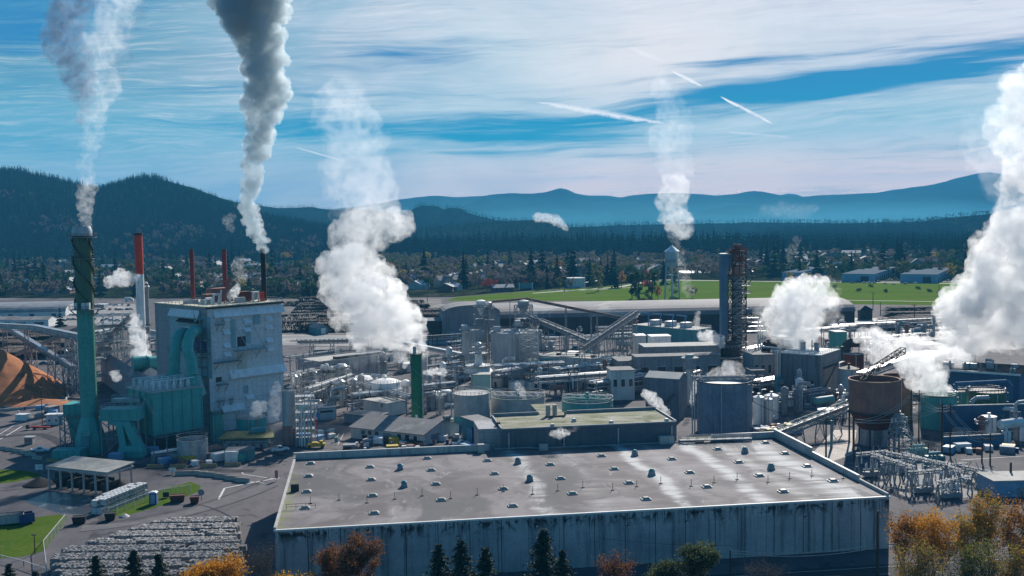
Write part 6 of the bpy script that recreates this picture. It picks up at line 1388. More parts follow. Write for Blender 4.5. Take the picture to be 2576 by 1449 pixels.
bx('small white control room on legs beside the screen house',z5(298,0)[0],z5(382,0)[0],z5(0,402)[1],470,8,m_offw,m_white,2,wins=1,name='control_room'); bx('white low plant room behind the long blue grey building',z5(425,0)[0],z5(590,0)[0],z5(0,408)[1],478,8,m_white,m_white,4,wins=3)
bx('long low blue grey building with pale roof left of the digester tower',z5(372,0)[0],z5(1008,0)[0],z5(0,492)[1],446,13,m_panel_d,m_rooflt,4,wins=8,doors=2,seed=3)
bx('dark block below the long blue grey building',z5(300,0)[0],z5(1010,0)[0],z5(0,575)[1],425,9,m_panel_d,m_roofg,5,wins=5,doors=3,seed=4)
bx('low flat roofed store behind the white block',z5(155,0)[0],z5(500,0)[0],z5(0,612)[1],430,14,m_panel_d,m_roofg,6,wins=2,doors=2,seed=5); bx('white gabled annex at the right end of the white block',z5(95,0)[0],z5(290,0)[0],z5(0,690)[1],405,10,m_offw,m_roofg,5,wins=3,seed=6)
# grey shed with sloping pale roof and lower blue front
cn=corner(z5(655,0)[0],z5(0,1075)[1]+6,28,right=z5(718,0)[0],left=z5(378,0)[0],top=z5(0,760)[1]); cn=(cn[0],cn[1],max(9,cn[2]),cn[3],cn[4]); t=hall('silo_house','grey blue house with a sloping pale roof before the tall vent stack','building',cn,m_bluew,mat('pale_sheet_roof',(0.52,0.50,0.44),(0.42,0.41,0.37),scale=.3,band=(0,.9,.05,.25)),'gable_w',1.6)
sm=MB()
for i in range(14): sm.box(-1.6,cn[3]*.1+i*.55,cn[4]*.62-i*.55,-.1,cn[3]*.1+i*.55+.5,cn[4]*.62-i*.55+.12)
sm.beam((-1.6,cn[3]*.1,cn[4]*.62+1),(-1.6,cn[3]*.1+7.5,cn[4]*.62-6.5),.12); sm.build('outside_stair',m_dark,t)
Yv=392; X=xat(z5(745,0)[0],Yv); t=thing('vent_stack','stout silver vent stack with a flat hat beside the great silo','vent stack',(X,Yv,0),0); q=lambda y:zat(*z5(745,y),Yv); w_=(z5(775,0)[0]-z5(715,0)[0])*mpp(Yv)/2
MB().lathe([(w_,0),(w_,q(672))],22).build('shaft',m_alum,t,True); MB().lathe([(w_*1.75,q(672)),(w_*1.75,q(585))],22).build('louvre_drum',m_steel,t,True); MB().lathe([(w_*2.4,q(585)),(w_*2.4,q(578)),(w_*1.2,q(570)),(w_*1.2,q(552))],22,capb=True).build('hat',m_conc_lt,t)
# great blue grey silo
m_silo=mat('blue_grey_silo_concrete',(0.20,0.25,0.31),(0.14,0.18,0.235),scale=.15,streak=.6,streakc=(.06,.075,.10),patch=((.27,.26,.29),.08,.7),rough=.8)
cx=(z5(803,0)[0]+z5(1258,0)[0])/2; t=SILO=tank('silo','great blue grey open topped silo breathing steam, behind the big warehouse','silo',cx,z5(1258,0)[0]-z5(803,0)[0],z5(0,800)[1],m_silo,ybase=z5(0,1240)[1],roof='open',rh=.1,roofm=m_dark,seams=0,rail=False,n=56)
Yf=G(cx,z5(0,1240)[1]).y; rS=(z5(1258,0)[0]-z5(803,0)[0])/2*mpp(Yf+8); hS=zat(cx,z5(0,800)[1],Yf)
b=MB(); b.truss((-rS-.8,-1,hS+.2),(rS+.8,-1,hS+.2),1.6,1.2,14,.25); b.build('roof_bridge',m_steel,t); l=MB()
for x in (-rS-1.2,-rS-2.0): l.tube((x,-2,0),(x,-2,hS+2),.22,n=7)
l.build('riser_pipe',m_galv,t); MB().lathe([(rS-.3,0),(rS-.3,.1)],48).build('pulp_surface',mat('pale_pulp',(0.70,0.68,0.62),(0.6,0.58,0.54),scale=.4,rough=.7),t); MB.last.location=(0,0,hS-1.6)
# digester tower
Yd=455; t=thing('digester_tower','tall digester tower: blue duct, stair lattice and a rusty head house','tower',(xat(z5(1085,0)[0],Yd),Yd,0),R(6))
z8=lambda x,y:((x/2.634+2600)/1.59,(y/2.634+850)/1.59)
mp=mpp(Yd); qz=lambda y:zat(*z8(920,y),Yd); wd=(z8(876,0)[0]-z8(812,0)[0])*mp; xo=(z8(844,0)[0]-z8(925,0)[0])*mp; zb=qz(1345); ztp=qz(432)
m_duct=mat('slate_blue_duct',(0.10,0.17,0.24),(0.08,0.14,0.205),scale=.15,streak=.3,streakc=(.05,.08,.12),band=(6,0,.1,.3))
MB().box(xo-wd/2,-2,zb-3,xo+wd/2,1.6,ztp).build('down_duct',m_duct,t); MB().box(xo-wd/2-.2,-2.2,ztp-.4,xo+wd*1.35,1.8,ztp+.2).build('duct_cap',m_galv,t); MB().box(xo+wd/2,-1.9,ztp-5.5,xo+wd*1.3,1.5,ztp-.4).build('crossover_duct',m_duct,t)
xv=(z8(1000,0)[0]-z8(925,0)[0])*mp; rv=(z8(1080,0)[0]-z8(930,0)[0])*mp/2
MB().lathe([(rv*.72,0),(rv*.72,qz(640))],24).build('vessel',m_panel_d,t,True); MB.last.location=(xv,1,0)
g=MB(); g.tower((xv,1,0),(xv,1,qz(640)),rv*2,rv*2,13,.42); g.build('lattice',m_dark,t)
g=MB(); zz=2; k=0
while zz<qz(660): g.beam((xv-rv*.9 if k%2 else xv+rv*.9,-rv,zz),(xv+rv*.9 if k%2 else xv-rv*.9,-rv,zz+3.6),.9,.15); g.box(xv-rv*1.1,-rv-.7,zz-.1,xv+rv*1.1,-rv+.2,zz); zz+=3.6; k+=1
g.build('stair_flight',m_galv,t)
for y,ex in ((770,1.0),(850,.9),(1110,1.3),(1150,1.1),(1250,1.4)): MB().box(xv-rv*.9,-rv-1,qz(y)-.2,xv+rv*(1+ex*.6),rv,qz(y)).rail([(xv-rv*.9,-rv-1,qz(y)),(xv+rv*(1+ex*.6),-rv-1,qz(y)),(xv+rv*(1+ex*.6),rv,qz(y))],1.2,.12,2).build('platform',m_steel,t)
hd=MB(); x0,x1=xv-rv*1.0,xv+rv*.85
hd.box(x0+1,-rv,qz(650),x1-1.5,rv*.6,qz(560)); hd.build('head_house',m_rust,t)
g=MB()
for x in (x0,(x0+x1)/2,x1):
    for y in (-rv,rv*.8): g.beam((x,y,qz(655)),(x,y,qz(385)),.4)
for z in (qz(655),qz(560),qz(510),qz(430),qz(390)):
    for y in (-rv,rv*.8): g.beam((x0-.8,y,z),(x1+.8,y,z),.45)
    g.beam((x0,-rv,z),(x0,rv*.8,z),.4); g.beam((x1,-rv,z),(x1,rv*.8,z),.4)
g.beam((x0,-rv,qz(560)),(x1,-rv,qz(430)),.3); g.beam((x1,-rv,qz(560)),(x0,-rv,qz(430)),.3); g.box(x0-1,-rv-.5,qz(400)-.3,x1+1,rv,qz(400)); g.rail([(x0-1,-rv-.4,qz(400)),(x1+1,-rv-.4,qz(400)),(x1+1,rv,qz(400))],1.4,.14,2); g.build('rusty_frame',m_rustd,t)
e=MB()
for i in range(7): e.cb((x0+1+(x1-x0-2)*(i%4)/3,-rv*.4+(i//4)*2,qz(520)+1.3+(i%3)*2.6),(1.9,1.6,2.2))
each(e,'machine',m_rust,t); MB().path([(x1+1.0,-rv,qz(590)),(x1+2.6,-rv,qz(620)),(x1+2.8,-rv,qz(700)),(x1+1,-rv,qz(750))],.18,6).build('hose',m_black,t,True)
r0=(z5(1180,0)[0]-z5(1010,0)[0])*mp/2; qq=lambda y:zat(*z5(1090,y),Yd-4); xo2=xo+1.5
MB().lathe([(r0*1.0,qq(670)),(r0*1.0,qq(608)),(r0*1.05,qq(600))],28).build('base_drum',m_offw,t,True); MB.last.location=(xo2,-2,0)
MB().lathe([(r0*1.35,qq(572)-.4),(r0*1.35,qq(572))],28,capb=True).build('base_deck',m_galv,t); MB.last.location=(xo2,-2,0)
MB().lathe([(r0*.95,qq(572)),(r0*1.08,qq(540)),(r0*1.08,qq(505)),(r0*.9,qq(490)),(r0*.6,qq(470)),(r0*.55,qq(440))],28).build('conical_base',m_dark,t,True); MB.last.location=(xo2,-2,0); MB().ring((xo2,-2,qq(500)),r0*1.1,1.2,.12,20).build('ring_rail',m_galv,t); MB().lathe([(r0*.8,0),(r0*.8,qq(670))],24).build('pedestal',m_panel_d,t); MB.last.location=(xo2,-2,0)
pp=MB()
for i,z in enumerate((qz(1110),qz(1160),qz(1200),qz(1250))): pp.path([(xv+rv,-rv,z),(xv+rv+5+i,-rv,z),(xv+rv+5+i,-rv,2)],.3,7)
each_p=pp.build('side_pipe',m_alum,t,True)
# white bullet tanks
for (x,w_,yt,yb,lb) in ((z6(280,0)[0],(z6(325,0)[0]-z6(233,0)[0]),z6(0,915)[1],z6(0,1142)[1],'left white bullet tank beside the great silo'),(z6(360,0)[0],(z6(394,0)[0]-z6(326,0)[0]),z6(0,930)[1],z6(0,1138)[1],'slim middle white bullet tank beside the great silo'),(z6(385,0)[0],(z6(430,0)[0]-z6(315,0)[0]),z6(0,905)[1],z6(0,1095)[1],'rear wide white bullet tank beside the great silo')):
    tank('tank',lb,'tank',x,w_,yt,m_white,ybase=yb,roof='dome',rh=.14,seams=1,rail=False)
# grey block with steaming roof vents
m_block=mat('stained_grey_block',(0.30,0.29,0.30),(0.21,0.21,0.22),scale=.15,streak=.75,streakc=(.09,.085,.09),band=(4.2,4.6,.09,.4))
cn=corner(z6(790,0)[0],0,36,right=z6(945,0)[0],left=z6(440,0)[0],top=z6(0,565)[1],Y=402); t=hall('block','big stained grey block with a bright white roof and steaming vents','building',cn,m_block,mat('white_roof_deck',(0.78,0.77,0.72),(0.66,0.65,0.62),scale=.4,patch=((.3,.28,.25),.5,.5)),'flat')
zr=cn[4]+.3
for (fx,fy) in ((.45,.62),(.42,.28),(.75,.8)): MB().box(cn[2]*fx-.8,cn[3]*fy-.8,zr,cn[2]*fx+.8,cn[3]*fy+.8,zr+3.6).build('roof_vent',m_steel,t)
each(MB().path([(2,3,zr),(2,3,zr+1),(2,cn[3]-3,zr+1)],.3,7).path([(5,2,zr+.6),(5,cn[3]-2,zr+.6)],.2,7),'roof_pipe',m_white,t); MB().rail([(.2,.2,zr),(cn[2]-.2,.2,zr)],1.1,.1,2).rail([(.2,.2,zr),(.2,cn[3]-.2,zr)],1.1,.1,2).build('hand_rail',m_steel,t)
fr=MB(); fr.ladder((0,0,zr),4.2,1.2,.15); lo=fr.build('roof_ladder',m_dark,t); lo.location=(cn[2]*.55,cn[3]*.45,0)
fbox(MB(),'w',3,5.5,3.6,6.5,-.1).build('opening',m_hole,t); MB().box(2,-1.6,zr-5.4,cn[2]+2.5,-.1,zr-5.1).beam((3,-.1,zr-14),(cn[2]*.65,-1.4,zr-5.3),.35).beam((cn[2]*.65,-1.5,zr-5.2),(cn[2]+2,-1.5,zr-5.2),.3).build('side_gantry',m_dark,t)
MB().path([(-.6,cn[3]-1,0),(-.6,cn[3]-1,zr+1.5),(1,cn[3]+2,zr+1.5),(2,cn[3]+8,zr+1.5)],.45,8).build('riser_pipe',m_alum,t,True); MB().path([(-.6,cn[3]+.6,2),(-.6,cn[3]+.6,zr+.2),(1,cn[3]+3,zr+.2)],.4,8).build('riser_pipe',m_alum,t,True)
for (x0,x1,yt,Y,dep,lb) in ((z6(235,0)[0],z6(400,0)[0],z6(0,560)[1],428,14,'dark plant block between digester tower and the grey block'),(z6(220,0)[0],z6(330,0)[0],z6(0,690)[1],418,8,'narrow dark annex at the foot of the digester tower')): bx(lb,x0,x1,yt,Y,dep,m_panel_d,m_roofg,5,wins=3,doors=1,seed=7)
bx('white gabled roof house left behind the steaming block',z6(450,0)[0],z6(552,0)[0],z6(0,415)[1],450,9,m_panel_d,m_white,8); bx('dark green plant box right behind the steaming block',z6(915,0)[0],z6(1010,0)[0],z6(0,372)[1],470,8,m_stackt,m_steel,4)
for (x,y,r0,lb,m_) in ((z6(340,0)[0],470,1.9,'black duct elbow left of the steaming block',m_black),(z6(435,0)[0],462,1.6,'white duct elbow above the steaming block',m_white),(z6(1000,0)[0],460,2.0,'dark duct elbow right of the green plant box',m_dark)):
    Yk=440; c=at(x,z6(0,460)[1],Yk); t=thing('duct_elbow',lb,'duct',(c.x,c.y,0),0,'duct elbows'); MB().path([(0,0,0),(0,0,c.z-1.5),(.8,0,c.z-.3),(2.2,0,c.z+.2),(7,0,c.z+.2)],r0,14).build('duct',m_,t,True)
# brick round house and grey domed tank behind the rusty silo
tank('tank','brick red round tank house behind the steam, left of the rusty silo','tank',(z6(985,0)[0]+z6(1140,0)[0])/2,z6(1140,0)[0]-z6(975,0)[0],z6(0,560)[1],m_rustd,Y=430,roof='flat',roofm=m_roofg,seams=0,rail=False)
tank('tank','low grey tank with a dark conical lid left of the rusty silo','tank',(z6(945,0)[0]+z6(1105,0)[0])/2,z6(1105,0)[0]-z6(945,0)[0],z6(0,682)[1],m_conc,Y=398,roof='cone',rh=.16,roofm=m_dark,seams=0,rail=False)
# lattice conveyor to the rusty silo
conveyor('pale lattice conveyor climbing from the warehouse corner to the rusty silo',at(*z6(400,1245),318),at(*z6(1010,1010),338),2.6,2.4,(.35,.62,.86),mat('pale_green_steel',(0.42,0.48,0.46),(0.34,0.4,0.38),scale=1),roofed=False,truss=True)
# ================================================================ rusty silos, green tanks, dark blue mill at the right
xL,xR=z7(0,0)[0],z7(410,0)[0]; cx=(xL+xR)/2; Yf=G(cx,z7(0,1345)[1]).y; t=thing('hopper_silo','rusty open silo with a tapered waist on a square skirt, fed by the lattice conveyor','silo',(0,0,0),0)
rS=(xR-xL)/2*mpp(Yf+8); Yc_=Yf+rS; t.location=(xat(cx,Yc_),Yc_,0); q=lambda y:zat(*z7(205,y),Yf)
MB().lathe([(rS*.985,q(1060)),(rS,q(790)),(rS-.2,q(790)),(rS-.2,q(790)-2.5)],48,capt=True).build('shell',m_rust,t,True); MB().lathe([(rS+.15,q(790)-.2),(rS+.15,q(790)+.15),(rS-.25,q(790)+.15)],48,capt=False).build('rim',mat('pale_rust_rim',(0.40,0.24,0.17),(0.3,0.16,0.11),scale=1),t)
MB().lathe([(rS*.55,q(1205)),(rS*.62,q(1195)),(rS*.98,q(1062))],48,capt=False).build('cone',m_rustd,t,True); MB().lathe([(rS*1.03,q(1060)-.3),(rS*1.03,q(1060)+.3)],48,capt=True,capb=True).build('girder_ring',m_dark,t)
MB().lathe([(rS*.56,0),(rS*.56,q(1205))],10,capt=True).build('skirt',m_panel_d,t)
for i in range(8):
    a=2*PI*i/8+.3; MB().beam((rS*.97*math.cos(a),rS*.97*math.sin(a),0),(rS*.97*math.cos(a),rS*.97*math.sin(a),q(1060)),.45).build('leg',m_dark,t)
MB().truss((-rS*.6,-rS*.3,q(790)+.3),(rS*1.5,rS*.9,q(790)+7),1.8,1.6,9,.25).build('feed_bridge',m_dark,t)
conveyor('feed conveyor rising through the steam above the rusty silo',at(*z7(90,750),345),at(*z7(470,615),368),2.2,1.8,(.95,),m_conc_lt)
xL,xR=z7(330,0)[0],z7(515,0)[0]; tank('silo','second dark red silo half hidden behind the rusty one','silo',(xL+xR)/2-8,xR-xL+16,z7(0,745)[1],m_rust,Y=352,roof='open',roofm=m_rust,seams=0,rail=False)
for (x0,x1,yt,Y,lb,m_) in ((595,874,905,338,'steaming dark teal tank beside the rusty silo',m_stackt),(868,968,868,362,'narrow dark green tank between the two larger ones',m_stackt),(998,1282,880,345,'wide dark green tank before the blue mill building',m_stackg)):
    a=z7(x0,0)[0]; b=z7(x1,0)[0]; tank('tank',lb,'tank',(a+b)/2,b-a,z7(0,yt)[1],m_,Y=Y,roof='flat' if x0>600 else 'open',roofm=m_dark,seams=1)
cn=corner(z7(1408,0)[0],0,36,L1=26,left=z7(690,0)[0],top=z7(0,728)[1],Y=372); m_navy=mat('blue_cladding',(0.07,0.16,0.27),(0.055,0.13,0.23),scale=.1,streak=.3,streakc=(.03,.07,.12),band=(0,2.5,.05,.25)); t=hall('mill','long dark blue mill building with a dark gravel roof at the right edge','building',cn,m_navy,m_coal,'flat'); zr=cn[4]+.3
MB().box(-.4,-.4,zr-.5,0,cn[3]+.4,zr+.2).build('roof_edge',m_flash,t); e=MB(); r_=random.Random(3)
for i in range(12): x=r_.uniform(2,22);y=r_.uniform(2,cn[3]-2); e.box(x,y,zr,x+r_.uniform(1,3),y+r_.uniform(1,3),zr+r_.uniform(1,2.6))
each(e,'roof_fan',m_galv,t); e=MB()
for i in range(5): e.tube((3,cn[3]*(.1+.18*i),zr),(3,cn[3]*(.1+.18*i),zr+3),.35)
each(e,'roof_stack',m_steel,t)
cn=corner(z7(700,0)[0],0,40,L1=22,left=z7(480,0)[0],top=z7(0,585)[1],Y=410); hall('mill','bright white roofed mill wing behind the steam','building',cn,m_panel_d,mat('white_roof_deck',(0.78,0.77,0.72)),'flat')
bx('low dark roofed store behind the long white mill wing',z7(595,0)[0],z7(800,0)[0],z7(0,480)[1],455,12,m_panel_d,m_rooflt,5,doors=2,seed=2); bx('white flat roofed loading dock behind the dark store',z7(570,0)[0],z7(900,0)[0],z7(0,440)[1],500,14,m_offw,m_rooflt,8,seed=2)
for (x0,x1,yt,yb,lb,m_) in ((1098,1216,1078,1238,'white upright tank on the blue containment wall',m_white),(1268,1338,1198,1290,'small white plastic tank at the end of the blue wall',m_white),(1412,1475,1160,1275,'pale tank cut by the right picture edge',m_white),(930,1000,1196,1218,'low white disc lidded tank behind the blue wall',m_white)):
    a=z7(x0,0)[0]; b=z7(x1,0)[0]; tank('tank',lb,'tank',(a+b)/2,b-a,z7(0,yt)[1],m_,ybase=z7(0,yb)[1],roof='cone',rh=.07,seams=0,rail=False,lad=False)
A_=G(*z7(785,1335)); B_=G(*z7(1285,1310)); d_=B_-A_; t=thing('containment_wall','low bright blue containment wall below the white upright tank','wall',A_,math.atan2(d_.y,d_.x)); hh=zat(*z7(785,1240),A_.y); MB().box(0,0,0,d_.length,.5,hh).build('wall',mat('blue_wall_paint',(0.10,0.26,0.42),(0.08,0.2,0.34),scale=.3,streak=.4,band=(0,4,.08,.4)),t); MB().box(0,-.1,hh,d_.length,.6,hh+.2).build('coping',m_conc,t); MB().rail([(0,.3,hh+.2),(d_.length,.3,hh+.2)],1.0,.08,2.5).build('hand_rail',m_steel,t)
A_=G(*z7(870,1245)); A_.y+=8; t=thing('containment_wall','taller dark blue tank bund behind the bright blue wall','wall',A_,.05); MB().box(0,0,0,34,.5,8.5).build('wall',m_navy,t); MB().box(-.1,-.1,8.5,34.1,.6,8.8).build('coping',m_conc,t)
t=thing('pipe_bend','big dark pipe looping over the green tanks','pipe',at(*z7(880,800),352),.1); MB().path([(0,0,-3),(0,0,0),(18,0,.3),(19.5,0,-.8),(19.5,0,-6)],.75,12).build('pipe',m_navy,t,True)
# low building right edge + ground clutter
cn=corner(2500,1252,88,L1=40,L2=9,top=1212); hall('control_building','pale roofed blue walled substation control building at the right edge','building',(cn[0],cn[1],40,9,cn[4]),m_bluel,m_rooflt,'flat',doors=[('u',6,8,.1,2.4,m_steel)],wins=[('u',12,15,1.2,2.4)])
# lattice transmission tower and poles
m_lat=mat('pale_lattice_steel',(0.30,0.33,0.355),(0.22,0.245,0.265),scale=1,rough=.6)
P=G(2262,1142); t=thing('transmission_tower','stocky lattice transmission tower below the rusty silo','transmission tower',(P.x,P.y,0),.2); hh=zat(2262,1042,P.y); g=MB(); g.tower((0,0,0),(0,0,hh),8,1.8,5,.26); g.beam((-2.6,0,hh-1),(2.6,0,hh-1),.3); g.beam((-2,0,hh-4),(2,0,hh-4),.3); g.build('lattice',m_lat,t)
for x in (-2.4,-1.2,1.2,2.4): MB().lathe([(.15,hh-2.4),(.28,hh-2.2),(.15,hh-2),(.28,hh-1.8),(.15,hh-1.6),(.15,hh-1.1)],8,c=(x,0,0)).build('insulator',m_white,t)
PL=[]
for (x,yb,yt,ar,lb) in ((40,1445,1062,1,'tall weathered pole left of the rusty silo skirt'),(512,1308,845,3,'dark twin pole, left of the pair before the steaming teal tank'),(577,1272,850,3,'dark twin pole, right of the pair before the steaming teal tank'),(768,1392,957,2,'pale brown pole, left of the cross braced pair before the green tanks'),(836,1390,955,2,'dark pole, right of the cross braced pair before the green tanks'),(655,1445,1292,2,'short double armed pole in the switchyard'),(1100,1449,1240,1,'thin grey pole before the blue containment wall'),(1168,1470,1210,2,'grey pole with a bright lamp before the blue containment wall')):
    px,py=z7(x,yb); t,hh=pole(lb,px,py,z7(x,yt)[1],r=.26 if x!=655 else .2,arms=tuple((.93-.1*k,3.6) for k in range(ar))); PL.append((t.location.copy(),hh))
w8=lambda x,y:((x/2.4+3396)/1.59,(y/2.4+1700)/1.59)
pole('stout dark pole before the substation control building',*w8(1550,610),w8(0,360)[1],r=.4,arms=()); pole('thin dark pole behind the yellow green tree at the right',*w8(1655,760),w8(0,630)[1],r=.2,arms=()); pole('dark round pole in the switchyard left of the control building',*w8(1282,575),w8(0,390)[1],r=.3,arms=())
pole('dark pole by the lattice conveyor, the left of the two',z6(836,0)[0],z6(0,1405)[1],z6(0,1075)[1],r=.3,arms=((.9,2.5),)); pole('teal support post of the lattice conveyor near its dark pole',z6(880,0)[0],z6(0,1330)[1],z6(0,1100)[1],r=.45,m=m_teal_l,arms=())
for a,b,s in ((1,3,2.0),(2,4,2.0),(0,3,1.5),(3,6,2.2),(4,7,2.0),(0,1,2.2)):
    for dz in (0,.8): wire('sagging dark power cable strung between the poles at the right',[PL[a][0]+Vector((0,0,PL[a][1]*.92-dz)),PL[b][0]+Vector((0,0,PL[b][1]*.92-dz))],.06,s,m_conc)
wire('cable running from the great silo past the white bullet tanks',[at(*z6(235,945),345),at(*z6(600,1060),335),at(*z6(1060,1075),322)],.10,1.0,m_dark)
# ================================================================ switchyard
def gantry(label,px0,py0,px1,py1,ytop,w=2.0):
    a=G(px0,py0); b=G(px1,py1); h=zat(px0,ytop,a.y); d=b-a; t=thing('switch_gantry',label,'switchyard frame',a,math.atan2(d.y,d.x),'switchyard gantries'); L_=d.length
    for x in (0,L_*.5,L_):
        g=MB(); g.beam((x-.9,0,0),(x,0,h),.28); g.beam((x+.9,0,0),(x,0,h),.28); g.beam((x-.5,0,h*.45),(x+.5,0,h*.45),.18); g.build('leg',m_lat,t)
    MB().truss((0,0,h),(L_,0,h),.9,.8,max(6,int(L_/1.8)),.17).build('beam',m_lat,t)
    for i in range(int(L_/3)):
        x=1.5+i*3; MB().lathe([(.10,h-2.2),(.26,h-2.0),(.1,h-1.75),(.26,h-1.5),(.1,h-1.25),(.26,h-1.0),(.1,h-.7),(.08,h)],8,c=(x,0,0)).build('insulator',m_white,t); 
        MB().beam((x,0,h+.8),(x+(.9 if i%2 else -.9),0,h+2.4),.14).build('horn',m_lat,t)
w9=w8
def gg(lb,x0,y0,x1,y1,yt): a=w9(x0,y0); b=w9(x1,y1); gantry(lb,a[0],a[1],b[0],b[1],w9(0,yt)[1])
gg('nearest left switchyard gantry by the warehouse corner',75,480,365,450,300); gg('long gantry running back from the left end of the switchyard',220,500,620,640,300); gg('gantry line parallel to it through the middle of the yard',360,500,930,620,285); gg('second cross gantry in the middle of the switchyard',310,570,620,535,385); gg('front cross gantry above the autumn trees',575,665,880,640,478); gg('rear long gantry towards the control building',520,480,1060,660,290); gg('far cross gantry behind the insulator racks',760,560,1120,520,430); gg('rightmost long gantry before the control building',990,520,1420,610,400); gg('low cross gantry at the right end of the switchyard',850,720,1160,660,575); gg('upper right gantry in front of the teal transformer',1000,500,1390,590,440)
def breaker(label,px,py):
    P=G(px,py); t=thing('circuit_breaker',label,'breaker',P,.15,'switchyard breakers'); MB().box(-2.2,-.8,.3,2.2,.8,1.5).box(-2.2,-.6,2.0,2.2,-.4,2.2).box(-2.2,.4,2.0,2.2,.6,2.2).beam((-2,0,1.5),(-2,0,2.2),.2).beam((2,0,1.5),(2,0,2.2),.2).build('tank',m_steel,t)
    for x in (-1.5,0,1.5):
        for s in (-1,1): 
            o=MB().lathe([(.14,0),(.3,.25),(.14,.45),(.28,.7),(.14,.95),(.26,1.2),(.12,1.5),(.12,1.9)],8).build('bushing',m_white,t); o.location=(x+.2*s,s*.3,2.1); o.rotation_euler=(R(-14*s),R(12*s),0)
for i,(x,y,lb) in enumerate(((215,500,'breaker with three pairs of white bushings at the left of the yard'),(715,655,'breaker with white bushings just above the orange trees'),(980,705,'breaker with white bushings hidden behind the tree tops'),(560,460,'breaker at the back beside the transmission tower'))): breaker(lb,*w9(x,y))
for (x,y,lb,m_) in ((820,395,'teal transformer with cooling fins at the back of the switchyard',m_teal_l),(670,320,'mint green transformer beside the double armed pole',mat('mint_paint',(0.4,0.52,0.45)))):
    P=G(*w9(x,y)); t=thing('transformer',lb,'transformer',P,.2); MB().box(-2.6,-1.2,.3,2.6,1.2,3.0).build('tank',m_,t); f=MB()
    for i in range(10): f.box(-2.4+i*.5,-1.8,.6,-2.25+i*.5,-1.2,2.6)
    each(f,'cooling_fin',m_,t); MB().tube((-1.8,0,3.6),(1.8,0,3.6),.5,n=14).build('conservator',m_,t)
    for x_ in (-1.2,0,1.2): MB().lathe([(.12,3.0),(.25,3.3),(.12,3.5),(.25,3.8),(.1,4.4)],8,c=(x_,.6,0)).build('bushing',m_white,t)
sheet('gravel_pad',[tuple(G(*w9(x,y))[:2]) for x,y in ((40,470),(330,330),(900,330),(1420,560),(1250,700),(560,690))],0.016,mat('switchyard_gravel',(0.13,0.125,0.13),(0.09,0.09,0.095),scale=.3,coord='World',patch=((0.26,0.25,0.24),.15,.5)))
sheet('sand_patch',[tuple(G(*z6(x,y))[:2]) for x,y in ((700,1400),(900,1180),(1090,1180),(1060,1380),(860,1449))],0.016,mat('sandy_ground',(0.30,0.25,0.22),(0.42,0.38,0.34),scale=.2,coord='World',patch=((0.14,0.10,0.085),.4,.8)))
sheet('road',[tuple(G(*z7(x,y))[:2]) for x,y in ((480,1385),(1449,1330),(1700,1335),(1700,1400),(1449,1385),(700,1430))],0.018,m_asph); line([z7(930,1428),z7(1449,1395)],.35); line([z7(520,1362),z7(700,1352)],.3)
# ================================================================ long barrel roofed shed and yard behind
def longshed():
    C=Vector((xat(z4(0,0)[0]*0+1110,640),640,0)); Rr=Vector((xat(2150,655),655,0)); d=Rr-C; L_=d.length; a=math.atan2(d.y,d.x); h=zat(1400,798,643); cn=(C,a,L_,58,h)
    t=hall('long_shed','immense long dark shed with a low curved pale roof across the middle distance','shed',cn,mat('dark_brown_cladding',(0.085,0.075,0.075),(0.06,0.055,0.058),scale=.08,band=(0,3,.08,.3),streak=.3),mat('ribbed_curved_roof',(0.20,0.19,0.195),(0.14,0.135,0.14),scale=.06,rough=.8,band=(0,1.2,.06,.25),patch=((0.40,0.38,0.36),.03,.8)),'barrel_u',6.5,over=.4)
    for i in range(14): x=L_*(i+.5)/14; MB().box(x-.3,-.5,0,x+.3,0,h-.2).build('buttress',m_dark,t)
    MB().box(8,-.25,.2,14,0,6).build('door',m_bluel,t)
longshed()
cn=corner(1115,0,82,L1=60,L2=24,Y=620,top=800); hall('long_shed','shadowed gable ended shed at the left end of the long roof','shed',(cn[0],cn[1],34,30,zat(1160,790,620)),m_panel_d,m_roofg,'barrel_w',5,doors=[('u',4,9,.1,5,m_bluel)])
bx('low dark lean to shed left of the long curved roof',1062,1112,808,625,20,m_dark,m_roofg,4,doors=2,seed=9)
# low centre building with pipe bridge
cn=corner(z3(165,0)[0],0,48,right=z3(650,0)[0],left=z3(0,0)[0]-5,top=z3(0,622)[1],Y=452); hall('mill','long low grey mill block with a flat ridged roof behind the silver column','building',(cn[0],cn[1],cn[2],max(10,cn[3]),cn[4]),m_panel_d,m_rooflt,'flat',par=.5,wins=[('w',2,5,4,6)]); 
t=thing('roof_monitor','long raised roof light along the grey mill block','roof light',(cn[0].x+6,cn[0].y+9,cn[4]+.1),cn[1]); MB().box(0,0,0,cn[2]*.8,3,1.0).build('curb',m_dark,t); MB().box(-.2,-.2,1.0,cn[2]*.8+.2,3.2,1.2).build('lid',m_tin,t)
bx('teal low shed below the pipe bridge right of the boiler house',z3(120,0)[0],z3(220,0)[0]+20,z3(0,520)[1],500,12,m_teal_l,m_roofg,4,seed=3)
conveyor('long pipe bridge running right from the boiler house to the white cloud',at(*z3(-10,470),470),at(*z3(640,452),520),3,2.2,(.15,.4,.65,.9),m_galv,truss=True,roofed=True); conveyor('second pipe bridge behind the slim green stack',at(*z3(690,440),520),at(*z3(1340,570),500),2.2,1.6,(.2,.5,.8),m_galv)
